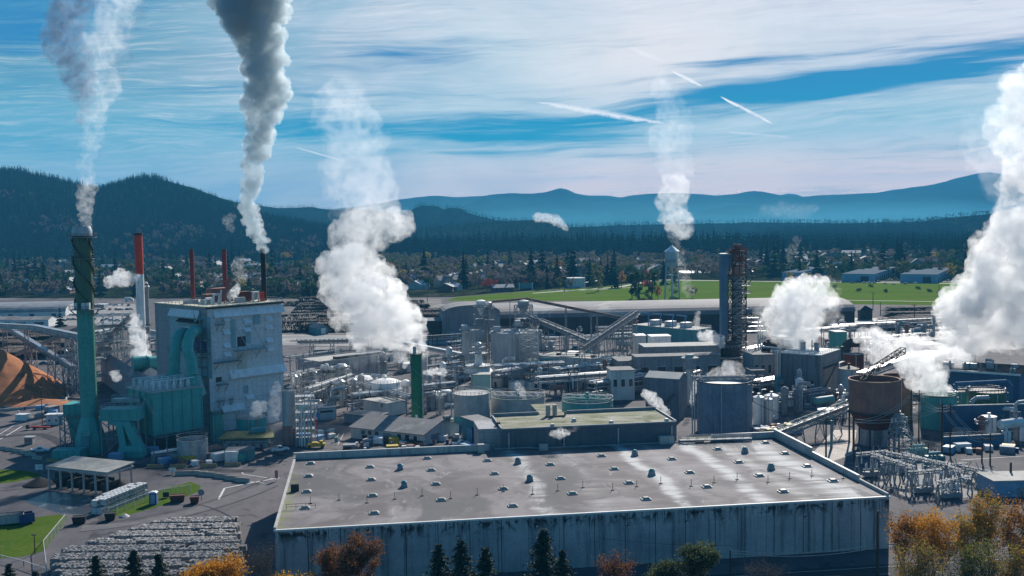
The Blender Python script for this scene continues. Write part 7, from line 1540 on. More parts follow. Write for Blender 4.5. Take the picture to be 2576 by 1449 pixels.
# silver column with a shoulder, reactors
Yk=420; X=xat(z3(350,0)[0],Yk); t=thing('column','silver process column with a wide shoulder left of the domed tanks','column',(X,Yk,0),0); q=lambda y:zat(*z3(350,y),Yk); w_=(z3(390,0)[0]-z3(300,0)[0])*mpp(Yk)/2
MB().lathe([(w_*1.15,0),(w_*1.2,q(940)),(w_*.85,q(890)),(w_*.85,q(830))],24,capt=True).build('cone_base',m_alum,t,True); MB().lathe([(w_,q(830)),(w_,q(680)),(w_*1.1,q(670)),(w_*1.1,q(650)),(w_*.7,q(632))],24,capt=True).build('shaft',m_alum,t,True); ringplat(t,q(675),w_,w_*1.5,m_galv,6); MB().path([(-w_*.6,-1,q(850)),(-w_*1.9,-1.5,q(860)),(-w_*2.0,-1.5,q(900))],1.1,12).build('elbow',m_alum,t,True)
for i,(x,w0,y0,lb) in enumerate(((190,26,650,'left of three thin pale reactors beside the silver column'),(225,28,640,'middle one of three thin pale reactors beside the silver column'),(262,26,660,'right of three thin pale reactors beside the silver column'))):
    Yk=425; X=xat(z3(x,0)[0],Yk); t=thing('reactor',lb,'column',(X,Yk,0),0,'thin reactors'); q=lambda y:zat(*z3(x,y),Yk); w_=w0/2.07/1.59*mpp(Yk)/2; MB().lathe([(w_,0),(w_,q(700)),(w_*1.5,q(690)),(w_*1.5,q(y0)),(w_*.6,q(y0-12))],16).build('shell',m_offw,t,True); ringplat(t,q(705),w_,w_*2.2,m_galv,4)
# small buildings around the office
cn=corner(z3(530,0)[0]+58,0,45,L1=9,left=z3(525,0)[0],top=z3(0,965)[1],Y=378); hall('pump_house','cream block pump house between domed tanks and workshop','building',cn,m_offw,m_rooflt,'flat',wins=[('w',2,3.5,3,4.5)])
cn=corner(z3(620,0)[0],0,30,L1=8,left=z3(365,0)[0],top=z3(0,1075)[1],Y=362); hall('canopy_shed','low flat roofed shed behind the workshop roof','shed',cn,m_panel_d,m_roofg,'flat')
cn=corner(z3(95,0)[0],0,70,right=z3(300,0)[0],L2=8,top=z3(0,1010)[1],Y=372); hall('motor_house','long grey motor house right of the white pipe tower','building',cn,m_panel,m_panel_d,'flat',wins=[('u',3,8,2.5,3.5)],doors=[('u',1,3,.1,3,m_bluel)])
bx('dark substation hut behind the slim green stack',z3(1010,0)[0],z3(1055,0)[0],z3(0,565)[1],430,6,m_panel_d,m_roofg,2)
# log yard huts and pole frames
cn=corner(z3(150,0)[0],z3(0,392)[1],60,right=z3(235,0)[0],left=z3(50,0)[0],top=z3(0,342)[1]); hall('hut','small teal gabled hut on the log yard','hut',cn,m_teal_l,m_roofg,'gable_w',2.5,doors=[('u',2,5,.1,4,m_white)])
cn=corner(z3(280,0)[0],z3(0,345)[1],60,L1=6,left=z3(205,0)[0],top=z3(0,322)[1]); hall('hut','flat pale container hut behind the teal gabled hut','hut',cn,m_white,m_galv,'flat')
for (x0,x1,yb,yt,lb) in ((1095,1140,500,400,'dark goal shaped frame on the pale yard'),(1262,1300,545,412,'dark leaning A frame on the pale yard'),(8,38,590,415,'dark narrow frame left of the left silo')):
    zf=z3 if x0>1000 else z4; a=G(*zf(x0,yb)); b=G(*zf(x1,yb)); h=zat(*zf(x0,yt),a.y); t=thing('frame',lb,'frame',a,0,'yard frames'); L_=(b-a).length; MB().beam((0,0,0),(L_*.12,0,h),.3).build('leg',m_dark,t); MB().beam((L_,0,0),(L_*.9,0,h),.3).build('leg',m_dark,t); MB().beam((L_*.12,0,h),(L_*.9,0,h),.3).beam((L_*.1,0,h*.55),(L_*.92,0,h*.55),.22).build('bar',m_dark,t)
# ================================================================ pipe racks filling the plant floor
RK=[('beside the pipe tower and the silver column',(775,1040),(880,1000),9,3),('left of the three thin reactors',(722,955),(850,935),10,4),('below the long grey mill block',(750,985),(860,960),8,3),('under the left domed tank',(880,1035),(1010,1020),6,3),('running to the slim green stack',(905,1005),(1035,1045),6.5,2),('behind the domed tanks',(860,925),(1030,915),8,3),('right of the slim green stack',(1062,985),(1160,970),10,4),('crossing between green stack and tall pale tank',(1060,1025),(1145,1015),8,3),('behind the tall pale tank',(1090,950),(1210,935),8,3),('under the pale cone hopper',(1120,915),(1260,905),7,3),('below the left silo',(1130,890),(1230,880),6,3),('between the silos and the white block',(1250,985),(1380,960),8,4),('behind the wide clarifier',(1240,975),(1420,965),9,4),('above the green settling tank',(1400,985),(1560,965),9,4),('before the white block',(1350,1000),(1540,985),7.5,4),('right of the green settling tank',(1490,1010),(1640,985),7,4),('beside the pale sloping roof',(1530,955),(1640,945),7,3),('behind the white block',(1500,880),(1680,870),8,4),('under the crossing conveyors',(1370,880),(1500,872),6,4),('before the long blue grey building',(1620,930),(1800,915),7,4),('left of the great silo',(1690,1015),(1755,990),9,3),('at the foot of the digester tower',(1870,930),(1960,910),9,4),('between great silo and grey block',(1900,1000),(1990,985),6,4),('below the grey block',(1960,1030),(2080,1010),5,3),('right of the grey block',(2080,985),(2150,960),8,4),('behind the steaming block',(1960,880),(2150,860),9,4),('behind the brick red tank',(2090,850),(2250,842),7,3),('above the rusty silos',(2170,905),(2330,890),10,4),('left of the blue mill',(2330,960),(2440,945),9,4),('before the dark green tanks',(2420,1075),(2570,1065),6,4),('at the back of the right hand yard',(2200,835),(2400,825),6,3),('behind the screening tower',(240,870),(330,850),8,3),('left of the boiler house rear wing',(330,905),(400,890),8,3),('before the long curved shed',(1500,850),(1660,845),6,4),('left of the hopper towers',(1060,875),(1170,868),6,3),('at the boiler house right corner',(722,1020),(800,1000),11,3),('under the fan drums',(300,960),(420,945),5,3),('beside the twin ducts',(400,975),(440,965),10,3)]
for i,(lb,p,q_,h,n) in enumerate(RK):
    a=G(*p); b=G(*q_); rack('steel pipe rack '+lb,(a.x,a.y),(b.x,b.y),h,w=3+n*.5,n=n+2,levels=2 if i%3 else 3,seed=i+3)
# plant clutter: vessels, skids, hut boxes standing between the racks
r_=random.Random(21); spots=[]
CL=[('skid_tank','tank'),('pump_skid','pump'),('valve_house','hut'),('stub_column','column'),('duct_tower','duct')]
zones=[(735,860,930,1050,26),(870,1030,905,1040,18),(1060,1150,890,1060,16),(1150,1420,860,1000,26),(1380,1640,880,1000,26),(1600,1830,850,930,20),(1870,1960,890,1010,14),(1950,2150,860,1060,26),(2130,2420,835,930,22),(250,420,840,960,14),(1100,1700,845,880,18),(2330,2560,1040,1110,12)]
cnt={}
for (x0,x1,y0,y1,n) in zones:
    for i in range(int(n*1.35)):
        px,py=r_.uniform(x0,x1),r_.uniform(y0,y1); P=G(px,py); k=r_.randrange(5); nm,ct=CL[k]; s=r_.uniform(.8,1.5); mm=r_.choice((m_alum,m_galv,m_white,m_steel,m_teal_l,m_offw,m_rust,m_conc_lt,m_panel_d))
        lb={0:'small lying vessel on saddles among the pipe racks',1:'pump skid with bent pipes among the pipe racks',2:'small flat roofed equipment hut among the pipe racks',3:'short upright process column with a railed top among the racks',4:'upright elbow duct rising among the pipe racks'}[k]
        t=thing(nm,lb,ct,P,r_.uniform(-.9,.9),{0:'small lying vessels',1:'pump skids',2:'equipment huts',3:'short process columns',4:'upright elbow ducts'}[k])
        if k==0: L_=3*s; z=r_.choice((1.8,3.5,5.5)); MB().lathe([(.3*s,-L_-.6),(1.0*s,-L_),(1.0*s,L_),(.3*s,L_+.6)],14,capb=True).build('shell',mm,t,True); MB.last.rotation_euler=(0,PI/2,0); MB.last.location=(0,0,z); each(MB().box(-L_*.6,-.8,0,-L_*.5,.8,z-.5).box(L_*.5,-.8,0,L_*.6,.8,z-.5),'saddle',m_steel,t)
        elif k==1: MB().box(-2*s,-1*s,0,2*s,1*s,.4).build('base',m_steel,t); MB().tube((-1.5*s,0,1.1),(.5*s,0,1.1),.6*s,n=10).build('motor',mm,t,True); MB().path([(1.2*s,0,.8),(1.2*s,0,4*s),(3*s,0,4*s),(3*s,1.5*s,4*s)],.22*s,7).build('pipe',m_galv,t,True)
        elif k==2: w_,d_,h_=2.4*s,2*s,2.8*s; MB().box(-w_,-d_,0,w_,d_,h_).build('wall',mm,t); MB().box(-w_-.2,-d_-.2,h_,w_+.2,d_+.2,h_+.2).build('roof',r_.choice((m_rooflt,m_roofg,m_white)),t); MB().box(-.5,-d_-.06,.1,.5,-d_,2.1).build('door',m_dark,t)
        elif k==3: h_=r_.uniform(6,13); rr=.8*s; MB().lathe([(rr,0),(rr,h_*.7),(rr*1.3,h_*.74),(rr*1.3,h_),(rr*.5,h_+.6)],14).build('shell',mm,t,True); MB().lathe([(rr,h_*.7-.1),(rr*2.4,h_*.7-.1),(rr*2.4,h_*.7)],14,capt=False).ring((0,0,h_*.7),rr*2.3,1.1,.1,12).build('platform',m_galv,t)
        else: h_=r_.uniform(5,11); rr=.5*s; MB().path([(0,0,0),(0,0,h_),(rr*2.2,0,h_+rr*1.5),(rr*8,0,h_+rr*1.5)],rr,10).build('duct',mm,t,True); MB().tower((0,0,0),(0,0,h_*.8),rr*4,rr*4,4,.16).build('support_frame',m_steel,t)
# floor slabs of concrete and puddled ground between the racks, broken edges from noise in the material

# barrels, pallets and drums left about the yards
r_=random.Random(77)
bar=MB().lathe([(.4,0),(.42,.3),(.4,.32),(.42,.62),(.4,.64),(.4,1.1),(.36,1.1)],12)
pal=MB()
for i in range(5): pal.box(-.9,-.7+.3*i,.12,.9,-.5+.3*i,.17)
for x in (-.85,0,.85): pal.box(x-.06,-.7,0,x+.06,.7,.12)
pal.box(-.85,-.6,.18,.85,.6,1.1)
crt=MB().box(-1.6,-1.1,.2,1.6,1.1,1.6); crt.box(-1.7,-1.2,0,1.7,-1.0,.2).box(-1.7,1.0,0,1.7,1.2,.2)
KB=[('barrel','steel drum standing','drum','loose steel drums ',[bar.mesh('barrel',m) for m in (m_blue,m_rust,m_teal_l,m_white)]),('pallet','loaded pallet left','pallet','loaded pallets ',[pal.mesh('pallet',m) for m in (m_wood,m_offw,m_rust)]),('crate','timber bearer crate left','crate','crates ',[crt.mesh('crate',m) for m in (m_steel,m_bluel,m_yel,m_offw)])]
for where,x0,x1,y0,y1,n in (('before the long workshop',885,1060,1106,1126,26),('along the foot of the precipitator',395,560,1150,1172,16),('in the yard right of the column silo',770,880,1085,1118,14),('behind the garage and tall pale tank',1085,1230,1090,1118,14),('beside the great silo',1900,2010,1075,1095,16),('before the blue containment wall',2380,2560,1128,1140,14),('on the ground before the chip pile',40,200,1030,1065,12),('along the warehouse back wall',860,1200,1128,1136,10)):
    for i in range(n):
        nm,lb,ct,gr,ms=r_.choice(KB); P=G(r_.uniform(x0,x1),r_.uniform(y0,y1)); mobj(nm,r_.choice(ms),P,r_.uniform(0,3),r_.uniform(1.0,1.4),lb+' '+where,ct,gr+where)
# worn wheel tracks curving over the yard asphalt
m_track=mat('worn_wheel_track',(0.045,0.045,0.05),(0.07,0.068,0.072),scale=.3,rough=.95,coord='World',spec=.05)
m_track2=mat('pale_worn_lane',(0.17,0.16,0.16),(0.13,0.125,0.13),scale=.3,rough=.95,coord='World',spec=.05)
def track(pts,w,mm,z):
    P=[G(*p) for p in pts]; Q=[]
    for i in range(len(P)-1):
        p0=P[max(0,i-1)];p1=P[i];p2=P[i+1];p3=P[min(len(P)-1,i+2)]
        for k in range(8): s=k/8; Q.append(.5*((2*p1)+(-p0+p2)*s+(2*p0-5*p1+4*p2-p3)*s*s+(-p0+3*p1-3*p2+p3)*s**3))
    Q.append(P[-1]); mb=MB(); vs=[]
    for i,q in enumerate(Q):
        d=(Q[min(i+1,len(Q)-1)]-Q[max(0,i-1)]); n=Vector((-d.y,d.x,0)).normalized()*(w/2)*(1+.35*mnoise.noise((q.x*.3,q.y*.3,0))); vs+=[(q.x-n.x,q.y-n.y,z),(q.x+n.x,q.y+n.y,z)]
    mb.add(vs,[(2*i,2*i+2,2*i+3,2*i+1) for i in range(len(Q)-1)]); o=mb.build('worn_track',mm); o['kind']='structure'
for k,(pts,w,mm) in enumerate((([(205,1330),(330,1318),(470,1290),(600,1250),(690,1215)],4.5,m_track2),([(180,1320),(290,1312),(450,1283),(580,1243),(680,1200)],.5,m_track),([(200,1338),(320,1324),(480,1296),(610,1258),(700,1222)],.5,m_track),([(610,1320),(560,1290),(500,1270),(430,1272)],.6,m_track),([(0,1235),(130,1228),(260,1262),(210,1310),(120,1345)],.6,m_track),([(0,1060),(90,1040),(200,1015),(300,1000)],3.5,m_track2),([(0,1100),(110,1095),(220,1150),(420,1180),(640,1185)],3.5,m_track),([(740,1140),(830,1125),(960,1137),(1150,1128)],3.0,m_track2),([(820,1085),(850,1105),(880,1125)],1.0,m_track),([(730,858),(900,856),(1100,840)],6,m_track))): track(pts,w,mm,.026+.0015*k)
# ================================================================ water tower, field, far sheds
Yw=905; t=thing('water_tower','pale blue water tower on slim legs standing in the green field','water tower',(xat(1691,Yw),Yw,0),.3); q=lambda y:zat(1691,y,Yw); rw=17*mpp(Yw)
m_wt=mat('pale_blue_tank_paint',(0.42,0.50,0.53),(0.34,0.41,0.45),scale=.2,streak=.5,streakc=(.1,.14,.17)); MB().lathe([(rw*.2,q(676)),(rw*.75,q(668)),(rw,q(658)),(rw,q(633))],28,capb=True).build('tank',m_wt,t,True); MB().lathe([(rw*1.12,q(633)),(rw*1.12,q(632)),(.1,q(617))],28,capb=True).build('roof',m_white,t); MB().lathe([(rw*1.0,q(657)),(rw*1.22,q(657)),(rw*1.22,q(656)),(rw*1.0,q(656))],28,capt=False).ring((0,0,q(656)),rw*1.2,1.1,.12,20).build('balcony',m_steel,t)
for k in range(6):
    a=2*PI*k/6; MB().tube((rw*1.25*math.cos(a),rw*1.25*math.sin(a),0),(rw*.96*math.cos(a),rw*.96*math.sin(a),q(660)),.42,.36,8).build('leg',m_wt,t)
g=MB()
for f in (.33,.66):
    for k in range(6):
        a=2*PI*k/6;b=2*PI*(k+1)/6;r_=rw*(1.25-.29*f); z=q(660)*f; g.beam((r_*math.cos(a),r_*math.sin(a),z),(r_*math.cos(b),r_*math.sin(b),z),.3); g.tube((r_*math.cos(a),r_*math.sin(a),z),(rw*(1.25-.29*(f-.33))*math.cos(b),rw*(1.25-.29*(f-.33))*math.sin(b),z-q(660)*.33),.07,n=5)
g.build('bracing',m_wt,t); MB().tube((0,0,0),(0,0,q(676)),.6,n=10).build('riser',m_wt,t)
tank('tank','lone white tank with dark streaks on the far field','tank',1448.5,47,700,mat('streaked_white_tank',(0.62,0.64,0.62),(0.5,0.52,0.5),scale=.1,streak=.8,streakc=(.2,.25,.24)),ybase=724,roof='flat',seams=0,rail=False,lad=False,pipe=False)
P=G(1305,730); Q=G(1340,730); t=thing('billboard','dark hoarding on two pale posts at the field edge','hoarding',P,0); L_=(Q-P).length; hh=zat(1305,712,P.y); each(MB().box(0,-.4,0,.9,.4,hh).box(L_-.9,-.4,0,L_,.4,hh),'post',m_white,t); MB().box(.9,-.2,hh*.25,L_-.9,.2,hh*.95).build('panel',m_teal_l,t)
def fieldpath(pts,w): 
    P=[G(*p) for p in pts]; mb=MB()
    for a,b in zip(P,P[1:]):
        n=(b-a).normalized(); n=Vector((-n.y,n.x,0))*w/2; mb.poly([(v.x,v.y,.09) for v in (a-n,b-n,b+n,a+n)])
    o=mb.build('path',mat('pale_gravel_path',(0.42,0.41,0.38),(0.34,0.33,0.3),scale=.1,coord='World')); o['kind']='structure'
fieldpath([(1340,738),(1560,722),(1640,706),(1700,703)],5); fieldpath([(1380,732),(1500,729),(1610,722)],3); fieldpath([(1450,713),(1560,698),(1700,690)],8); fieldpath([(1700,705),(2600,716)],5); fieldpath([(1900,752),(2430,760)],2.5)
fieldpath([(2080,800),(2500,812)],9)
FAR=[('long white roofed store right of the water tower',1720,1908,686,1330,60,m_white),('second long white roofed store behind the first',1740,1900,678,1420,50,m_rooflt),('white low store in the far yard right of the digester tower',1912,1955,690,1330,40,m_white),('pale flat store left of the blue row of sheds',1935,2030,697,1250,40,m_rooflt)]
for lb,x0,x1,y,Y,dp,rm in FAR: bx(lb,x0,x1,y,Y,dp,m_panel_d,rm,2,doors=3)
for x0,x1,L1,yt,yb,lb in ((1966,2014,90,686,706,'left one of the three pale blue sheds beyond the field'),(2116,2200,110,690,710,'middle one of the three pale blue sheds beyond the field'),(2264,2358,100,691,712,'right one of the three pale blue sheds beyond the field')):
    C=G(x1,yb); u=Vector((math.sin(R(28)),math.cos(R(28)),0)); h=zat(x1,yt,C.y); C2=C; w_=G(x0,yb)-C; cn=(C,PI/2-R(28),L1*1.5,w_.length,h); t=hall('shed',lb,'shed',cn,m_bluel,mat('grey_blue_sheet_roof',(0.17,0.20,0.23),(0.14,0.165,0.19),scale=.05,band=(0,3,.1,.2),spec=0.0),'flat',doors=[('w',6,14,.2,6,m_dark)]+[('u',6+k*14,12+k*14,.2,5,m_dark) for k in range(8)],group='pale blue sheds beyond the field')
for i,(x,y,top,lb) in enumerate(((2362,772,716,'lone dark pole at the right end of the field'),(1856,757,702,'thin pole in the field right of the water tower'),(2070,757,712,'thin pole in the field left of the steam cloud'),(2196,775,735,'thin dark pole, left of the cluster on the far yard'),(2215,790,760,'middle dark pole of the cluster on the far yard'),(2300,812,765,'right dark pole of the cluster on the far yard'),(1075,760,742,'short pole by the hoarding'),(720,745,705,'thin pole behind the boiler house left of the log yard'),(252,755,700,'tall thin pole behind the white arched shed'),(90,720,680,'thin pole among the left town trees'),(1310,812,790,'left dark post before the long shed'),(1420,735,700,'dark post beside the lone white tank'))): pole(lb,x,y,top,r=.3,arms=((.93,3.5),) if i%2 else ())
t=thing('signal_box','dark little tower house on the far yard beside the pole cluster','hut',G(2176,775+28),0); hh=zat(2176,768,G(2176,803).y); MB().box(-4,-3,0,4,3,hh-3).build('wall',m_dark,t); MB().add([(-5,-4,hh-3),(5,-4,hh-3),(5,4,hh-3),(-5,4,hh-3),(0,0,hh)],[(0,1,4),(1,2,4),(2,3,4),(3,0,4),(3,2,1,0)]).build('roof',m_black,t)
# ================================================================ town: houses
m_hw=[mat('house_wall_'+n,c,scale=.3) for n,c in (('white',(0.5,0.5,0.48)),('grey',(0.28,0.28,0.28)),('cream',(0.42,0.37,0.28)),('brick',(0.22,0.10,0.08)))]; m_hr=[mat('house_roof_'+n,c,tuple(x*.8 for x in c),scale=.3) for n,c in (('dark',(0.14,0.135,0.14)),('grey',(0.34,0.34,0.345)),('brown',(0.23,0.18,0.15)),('pale',(0.6,0.59,0.58)))]
def housemesh(L_,W_,h,rh,wm,rm,wing):
    mb=MB(); 
    def blk(x0,y0,x1,y1,alongx):
        mb.mi=0
        if alongx:
            ym=(y0+y1)/2; mb.add([(x0,y0,0),(x1,y0,0),(x1,y1,0),(x0,y1,0),(x0,y0,h),(x1,y0,h),(x1,y1,h),(x0,y1,h),(x0,ym,h+rh),(x1,ym,h+rh)],[(0,1,5,4),(2,3,7,6),(1,2,6,9,5),(3,0,4,8,7)]); mb.mi=1
            for ya in (y0-.5,y1+.5): mb.hexa([(x0-.5,ya,h-.35),(x1+.5,ya,h-.35),(x1+.5,ym,h+rh),(x0-.5,ym,h+rh),(x0-.5,ya,h-.1),(x1+.5,ya,h-.1),(x1+.5,ym,h+rh+.25),(x0-.5,ym,h+rh+.25)])
        else:
            xm=(x0+x1)/2; mb.add([(x0,y0,0),(x1,y0,0),(x1,y1,0),(x0,y1,0),(x0,y0,h),(x1,y0,h),(x1,y1,h),(x0,y1,h),(xm,y0,h+rh),(xm,y1,h+rh)],[(0,1,5,8,4),(2,3,7,9,6),(1,2,6,5),(3,0,4,7)]); mb.mi=1
            for xa in (x0-.5,x1+.5): mb.hexa([(xa,y0-.5,h-.35),(xm,y0-.5,h+rh),(xm,y1+.5,h+rh),(xa,y1+.5,h-.35),(xa,y0-.5,h-.1),(xm,y0-.5,h+rh+.25),(xm,y1+.5,h+rh+.25),(xa,y1+.5,h-.1)])
    blk(0,0,L_,W_,True)
    if wing: blk(L_*.1,-W_*.45,L_*.5,W_*.5,False)
    mb.mi=2
    for i in range(4): mb.box(L_*(.12+.22*i),-.06,1.1,L_*(.22+.22*i),0,2.3)
    mb.mi=0; mb.box(L_*.7,W_*.4,h+rh*.4,L_*.7+1,W_*.4+1,h+rh+1)
    return mb.mesh('house',[wm,rm,m_glass])
r_=random.Random(31); HM=[housemesh(r_.uniform(14,22),r_.uniform(9,12),r_.choice((3.2,3.4,5.8)),r_.uniform(2,3.2),r_.choice(m_hw),r_.choice(m_hr),i%2) for i in range(14)]
occ=[]
def free(P,d):
    for a in occ:
        if (a[0]-P.x)**2+(a[1]-P.y)**2<(a[2]+d)**2: return False
    return True
def scatter(n,x0,x1,y0,y1,d,bias=1.0,tries=60):
    out=[]
    for _ in range(n):
        for _ in range(tries):
            px=r_.uniform(x0,x1); py=y0+(y1-y0)*r_.random()**bias; P=G(px,py)
            if free(P,d): occ.append((P.x,P.y,d)); out.append((px,py,P)); break
    return out
HZ=[('at the foot of the left hill',48,-20,640,660,742),('behind the boiler house stacks',34,440,820,665,742),('behind the big white cloud',24,950,1250,672,735),('above the lone white tank',44,1250,1680,668,704),('right of the digester tower',40,1900,2200,640,688),('on the wooded slope at the right',34,2100,2500,628,686)]
for lb,n,x0,x1,y0,y1 in HZ:
    for (px,py,P) in scatter(n,x0,x1,y0,y1,9): mobj('house',r_.choice(HM),P,r_.choice((.1,.5,-.4,1.4,1.7))+r_.uniform(-.15,.15),r_.uniform(1.1,1.6),'small gabled town house among trees '+lb,'house','houses '+lb)
for i,(lb,m_,n,x0,x1,y0,y1) in enumerate((('low grey brown garden trees filling the left town',m_grey,1500,-60,930,646,748),('dull green garden trees filling the left town',m_green,1700,-60,930,646,748),('low grey brown garden trees filling the centre town',m_grey,1200,930,1700,648,726),('olive garden trees filling the centre town',m_olive,1300,930,1700,648,720),('grey brown garden trees filling the right town',m_grey,900,1720,2620,622,700),('dull green garden trees filling the right town',m_green,1300,1720,2620,618,698))):
    pts=[];hs=[]
    for _ in range(n):
        py=y0+(y1-y0)*r_.random(); P=G(r_.uniform(x0,x1),py)
        if mnoise.noise((P.x*.006,P.y*.003,i))<-.12 or not free(P,1.5): continue
        pts.append((P.x,P.y,0)); hs.append(r_.uniform(7,16))
    wood('garden_trees',np.array(pts),np.array(hs),[m_],30+i,lb,leafy=True)
# big pale roofs in the town
for (x0,x1,y,Y,lb) in ((20,75,712,1180,'white gabled barn like house among the left town trees'),(1150,1230,700,1290,'long pale flat roof among trees right of the white cloud'),(250,300,672,1600,'pale blocky flats behind the red topped stack'),(1370,1420,664,1650,'grey pitched hall above the lone white tank'),(2020,2080,680,1350,'pink walled flats left of the blue sheds'),(2040,2100,660,1550,'brown roofed terrace above the blue sheds')): bx(lb,x0,x1,y,Y,16,m_hw[0],m_hr[3] if 'pale' in lb else m_hr[1],r_.uniform(-10,10),roof='gable_u',rh=4,wins=4)
# ================================================================ trees: tall row, town conifers, broadleaf
def put(meshes,P,h,label,cat,group,sink=.0): return mobj('conifer' if cat=='conifer' else 'tree',r_.choice(meshes),(P.x,P.y,-sink),r_.uniform(0,6.28),(h*r_.uniform(.9,1.15),)*2+(h,),label,cat,group)
row=0
for i in range(150):
    px=960+i*6.25+r_.uniform(-5,5); py=642+r_.uniform(-6,7); P=G(px,py); top=r_.uniform(576,612) if i%3 else r_.uniform(572,590); h=zat(px,top,P.y)
    put(CON,P,h,'tall dark conifer in the long row beyond the field','conifer','tall conifers in the row beyond the field')
pts=[];hs=[]
for i in range(2300):
    px=r_.uniform(930,1960); py=r_.uniform(628,650); P=G(px,py); pts.append((P.x,P.y,0)); hs.append(r_.uniform(20,42))
wood('conifer_belt',np.array(pts),np.array(hs),m_fir,11,'dense lower conifers massed behind the tall row',6,6,.22)
pts=[];hs=[]
for i in range(2600):
    px=r_.uniform(1880,2640); py=608+38*r_.random(); P=G(px,py); pts.append((P.x,P.y,0)); hs.append(r_.uniform(14,36))
wood('conifer_belt',np.array(pts),np.array(hs),m_fir,12,'dark conifer wood across the right middle distance',6,6,.21)
pts=[];hs=[]
for i in range(1300):
    px=r_.uniform(-60,960); py=628+32*r_.random(); P=G(px,py); pts.append((P.x,P.y,0)); hs.append(r_.uniform(14,32))
wood('conifer_belt',np.array(pts),np.array(hs),m_fir,13,'dark conifer wood along the foot of the left hill',6,6,.21)
pts=[];hs=[]
for i in range(1100):
    px=r_.uniform(900,2500); py=603+25*r_.random(); P=G(px,py); pts.append((P.x,P.y,0)); hs.append(r_.uniform(12,26))
wood('conifer_belt',np.array(pts),np.array(hs),m_fir2,14,'far conifer wood on the plain below the mountains',4,5,.19)
CZ=[('among the left town houses',52,-20,860,660,748),('among the centre town houses',40,900,1700,668,728),('among the right town houses',52,1890,2500,640,700)]
for lb,n,x0,x1,y0,y1 in CZ:
    for (px,py,P) in scatter(n,x0,x1,y0,y1,4): put(CON,P,r_.uniform(18,42),'dark pointed conifer standing '+lb,'conifer','conifers '+lb)
KW={'olive':.28,'green':.28,'yellow':.10,'orange':.09,'red':.04,'bare':.21}; ks=list(KW); ws=list(KW.values())
names={'olive':'olive brown','green':'dull green','yellow':'yellow','orange':'orange brown','red':'red leaved','bare':'grey half bare'}
for lb,n,x0,x1,y0,y1 in (('in the left town',110,-20,900,655,750),('in the centre town',90,960,1700,662,735),('in the right town',110,1720,2520,632,704)):
    for (px,py,P) in scatter(n,x0,x1,y0,y1,2.5):
        k=r_.choices(ks,ws)[0]; put(TREE[k],P,r_.uniform(11,22),names[k]+' autumn tree '+lb,'tree',names[k]+' trees '+lb)
for (px,py,h,k,lb) in ((1225,735,14,'red','crimson tree at the left end of the field'),(1242,733,12,'red','dull red tree beside the crimson one at the field edge'),(1332,722,10,'red','small dark red tree by the hoarding'),(1590,752,22,'green','tall green poplar, left of the group by the water tower'),(1608,752,24,'green','tall green poplar, middle of the group by the water tower'),(1640,752,24,'green','tall green poplar, right of the group by the water tower'),(1655,757,13,'orange','round orange bush left of the water tower legs'),(1742,750,11,'bare','grey bush right of the water tower legs'),(1985,712,14,'yellow','slim yellow tree before the left blue shed'),(2030,712,13,'yellow','slim yellow tree between the blue sheds')): 
    P=G(px,py); put(TREE[k][1:] if 'poplar' in lb or 'slim' in lb else TREE[k][:1],P,h,lb,'tree',None)
for i in range(20):
    px=r_.choice((r_.uniform(1500,1720),r_.uniform(2060,2420))); py=r_.uniform(735,760) if px<1800 else r_.uniform(722,748); P=G(px,py); mobj('shrub',TREE['green'][0],(P.x,P.y,-2.2),r_.random()*6,(9,9,5.5),'low dark bush dotted on the green field','shrub','bushes on the green field')
put(CON,G(152,822),15,'lone dark conifer on the left car park','conifer',None)
# ================================================================ parked cars
def carmesh(paint):
    mb=MB(); mb.hexa([(-2.2,-.88,.25),(2.2,-.88,.25),(2.2,.88,.25),(-2.2,.88,.25),(-2.25,-.86,.85),(2.15,-.86,.8),(2.15,.86,.8),(-2.25,.86,.85)]); mb.mi=1; mb.hexa([(-1.6,-.8,.84),(1.1,-.8,.84),(1.1,.8,.84),(-1.6,.8,.84),(-1.1,-.66,1.38),(.3,-.66,1.38),(.3,.66,1.38),(-1.1,.66,1.38)]); mb.mi=0; mb.box(-1.0,-.64,1.38,.25,.64,1.42); mb.mi=2
    for x in (-1.35,1.35):
        for y in (-.82,.82): mb.tube((x,y-.1,.32),(x,y+.1,.32),.32,n=10)
    return mb.mesh('car',[paint,m_glass,m_black])
CM=[(n,carmesh(mat('car_paint_'+n,c,c,scale=1,rough=.25,spec=.5))) for n,c in (('white',(.7,.7,.7)),('silver',(.4,.41,.42)),('dark',(.03,.03,.035)),('blue',(.04,.08,.2)),('red',(.3,.03,.03)))]
for lb,n,x0,x1,y0,y1,rz in (('on the far left car park',64,115,335,768,806,.1),('below the left conveyors',34,60,250,868,915,.3),('by the blue sheds',30,2030,2420,704,714,.2)):
    k=0
    for i in range(n):
        px=x0+(x1-x0)*((i*7)%n)/n+r_.uniform(-3,3); py=y0+(y1-y0)*(i%4)/3+r_.uniform(-2,2); P=G(px,py); nm,me=r_.choices(CM,(5,3,3,1,1))[0]
        mobj('car',me,P,rz+r_.choice((0,PI/2,PI/2)),1.12,nm+' car parked '+lb,'car',nm+' cars '+lb)
P=G(325,758); t=thing('box_truck','white box truck parked behind the red topped stack','truck',P,.1); MB().box(-4,-1.2,.9,2,1.2,3.8).build('cargo_box',m_white,t); MB().hexa([(2.1,-1.1,.6),(4,-1.1,.6),(4,1.1,.6),(2.1,1.1,.6),(2.1,-1.1,2.8),(3.3,-1.1,2.8),(3.3,1.1,2.8),(2.1,1.1,2.8)]).build('cab',m_white,t); each(MB().tube((-2.5,-1.2,.5),(-2.5,1.2,.5),.5,n=12).tube((3,-1.2,.5),(3,1.2,.5),.5,n=12),'wheel',m_black,t)
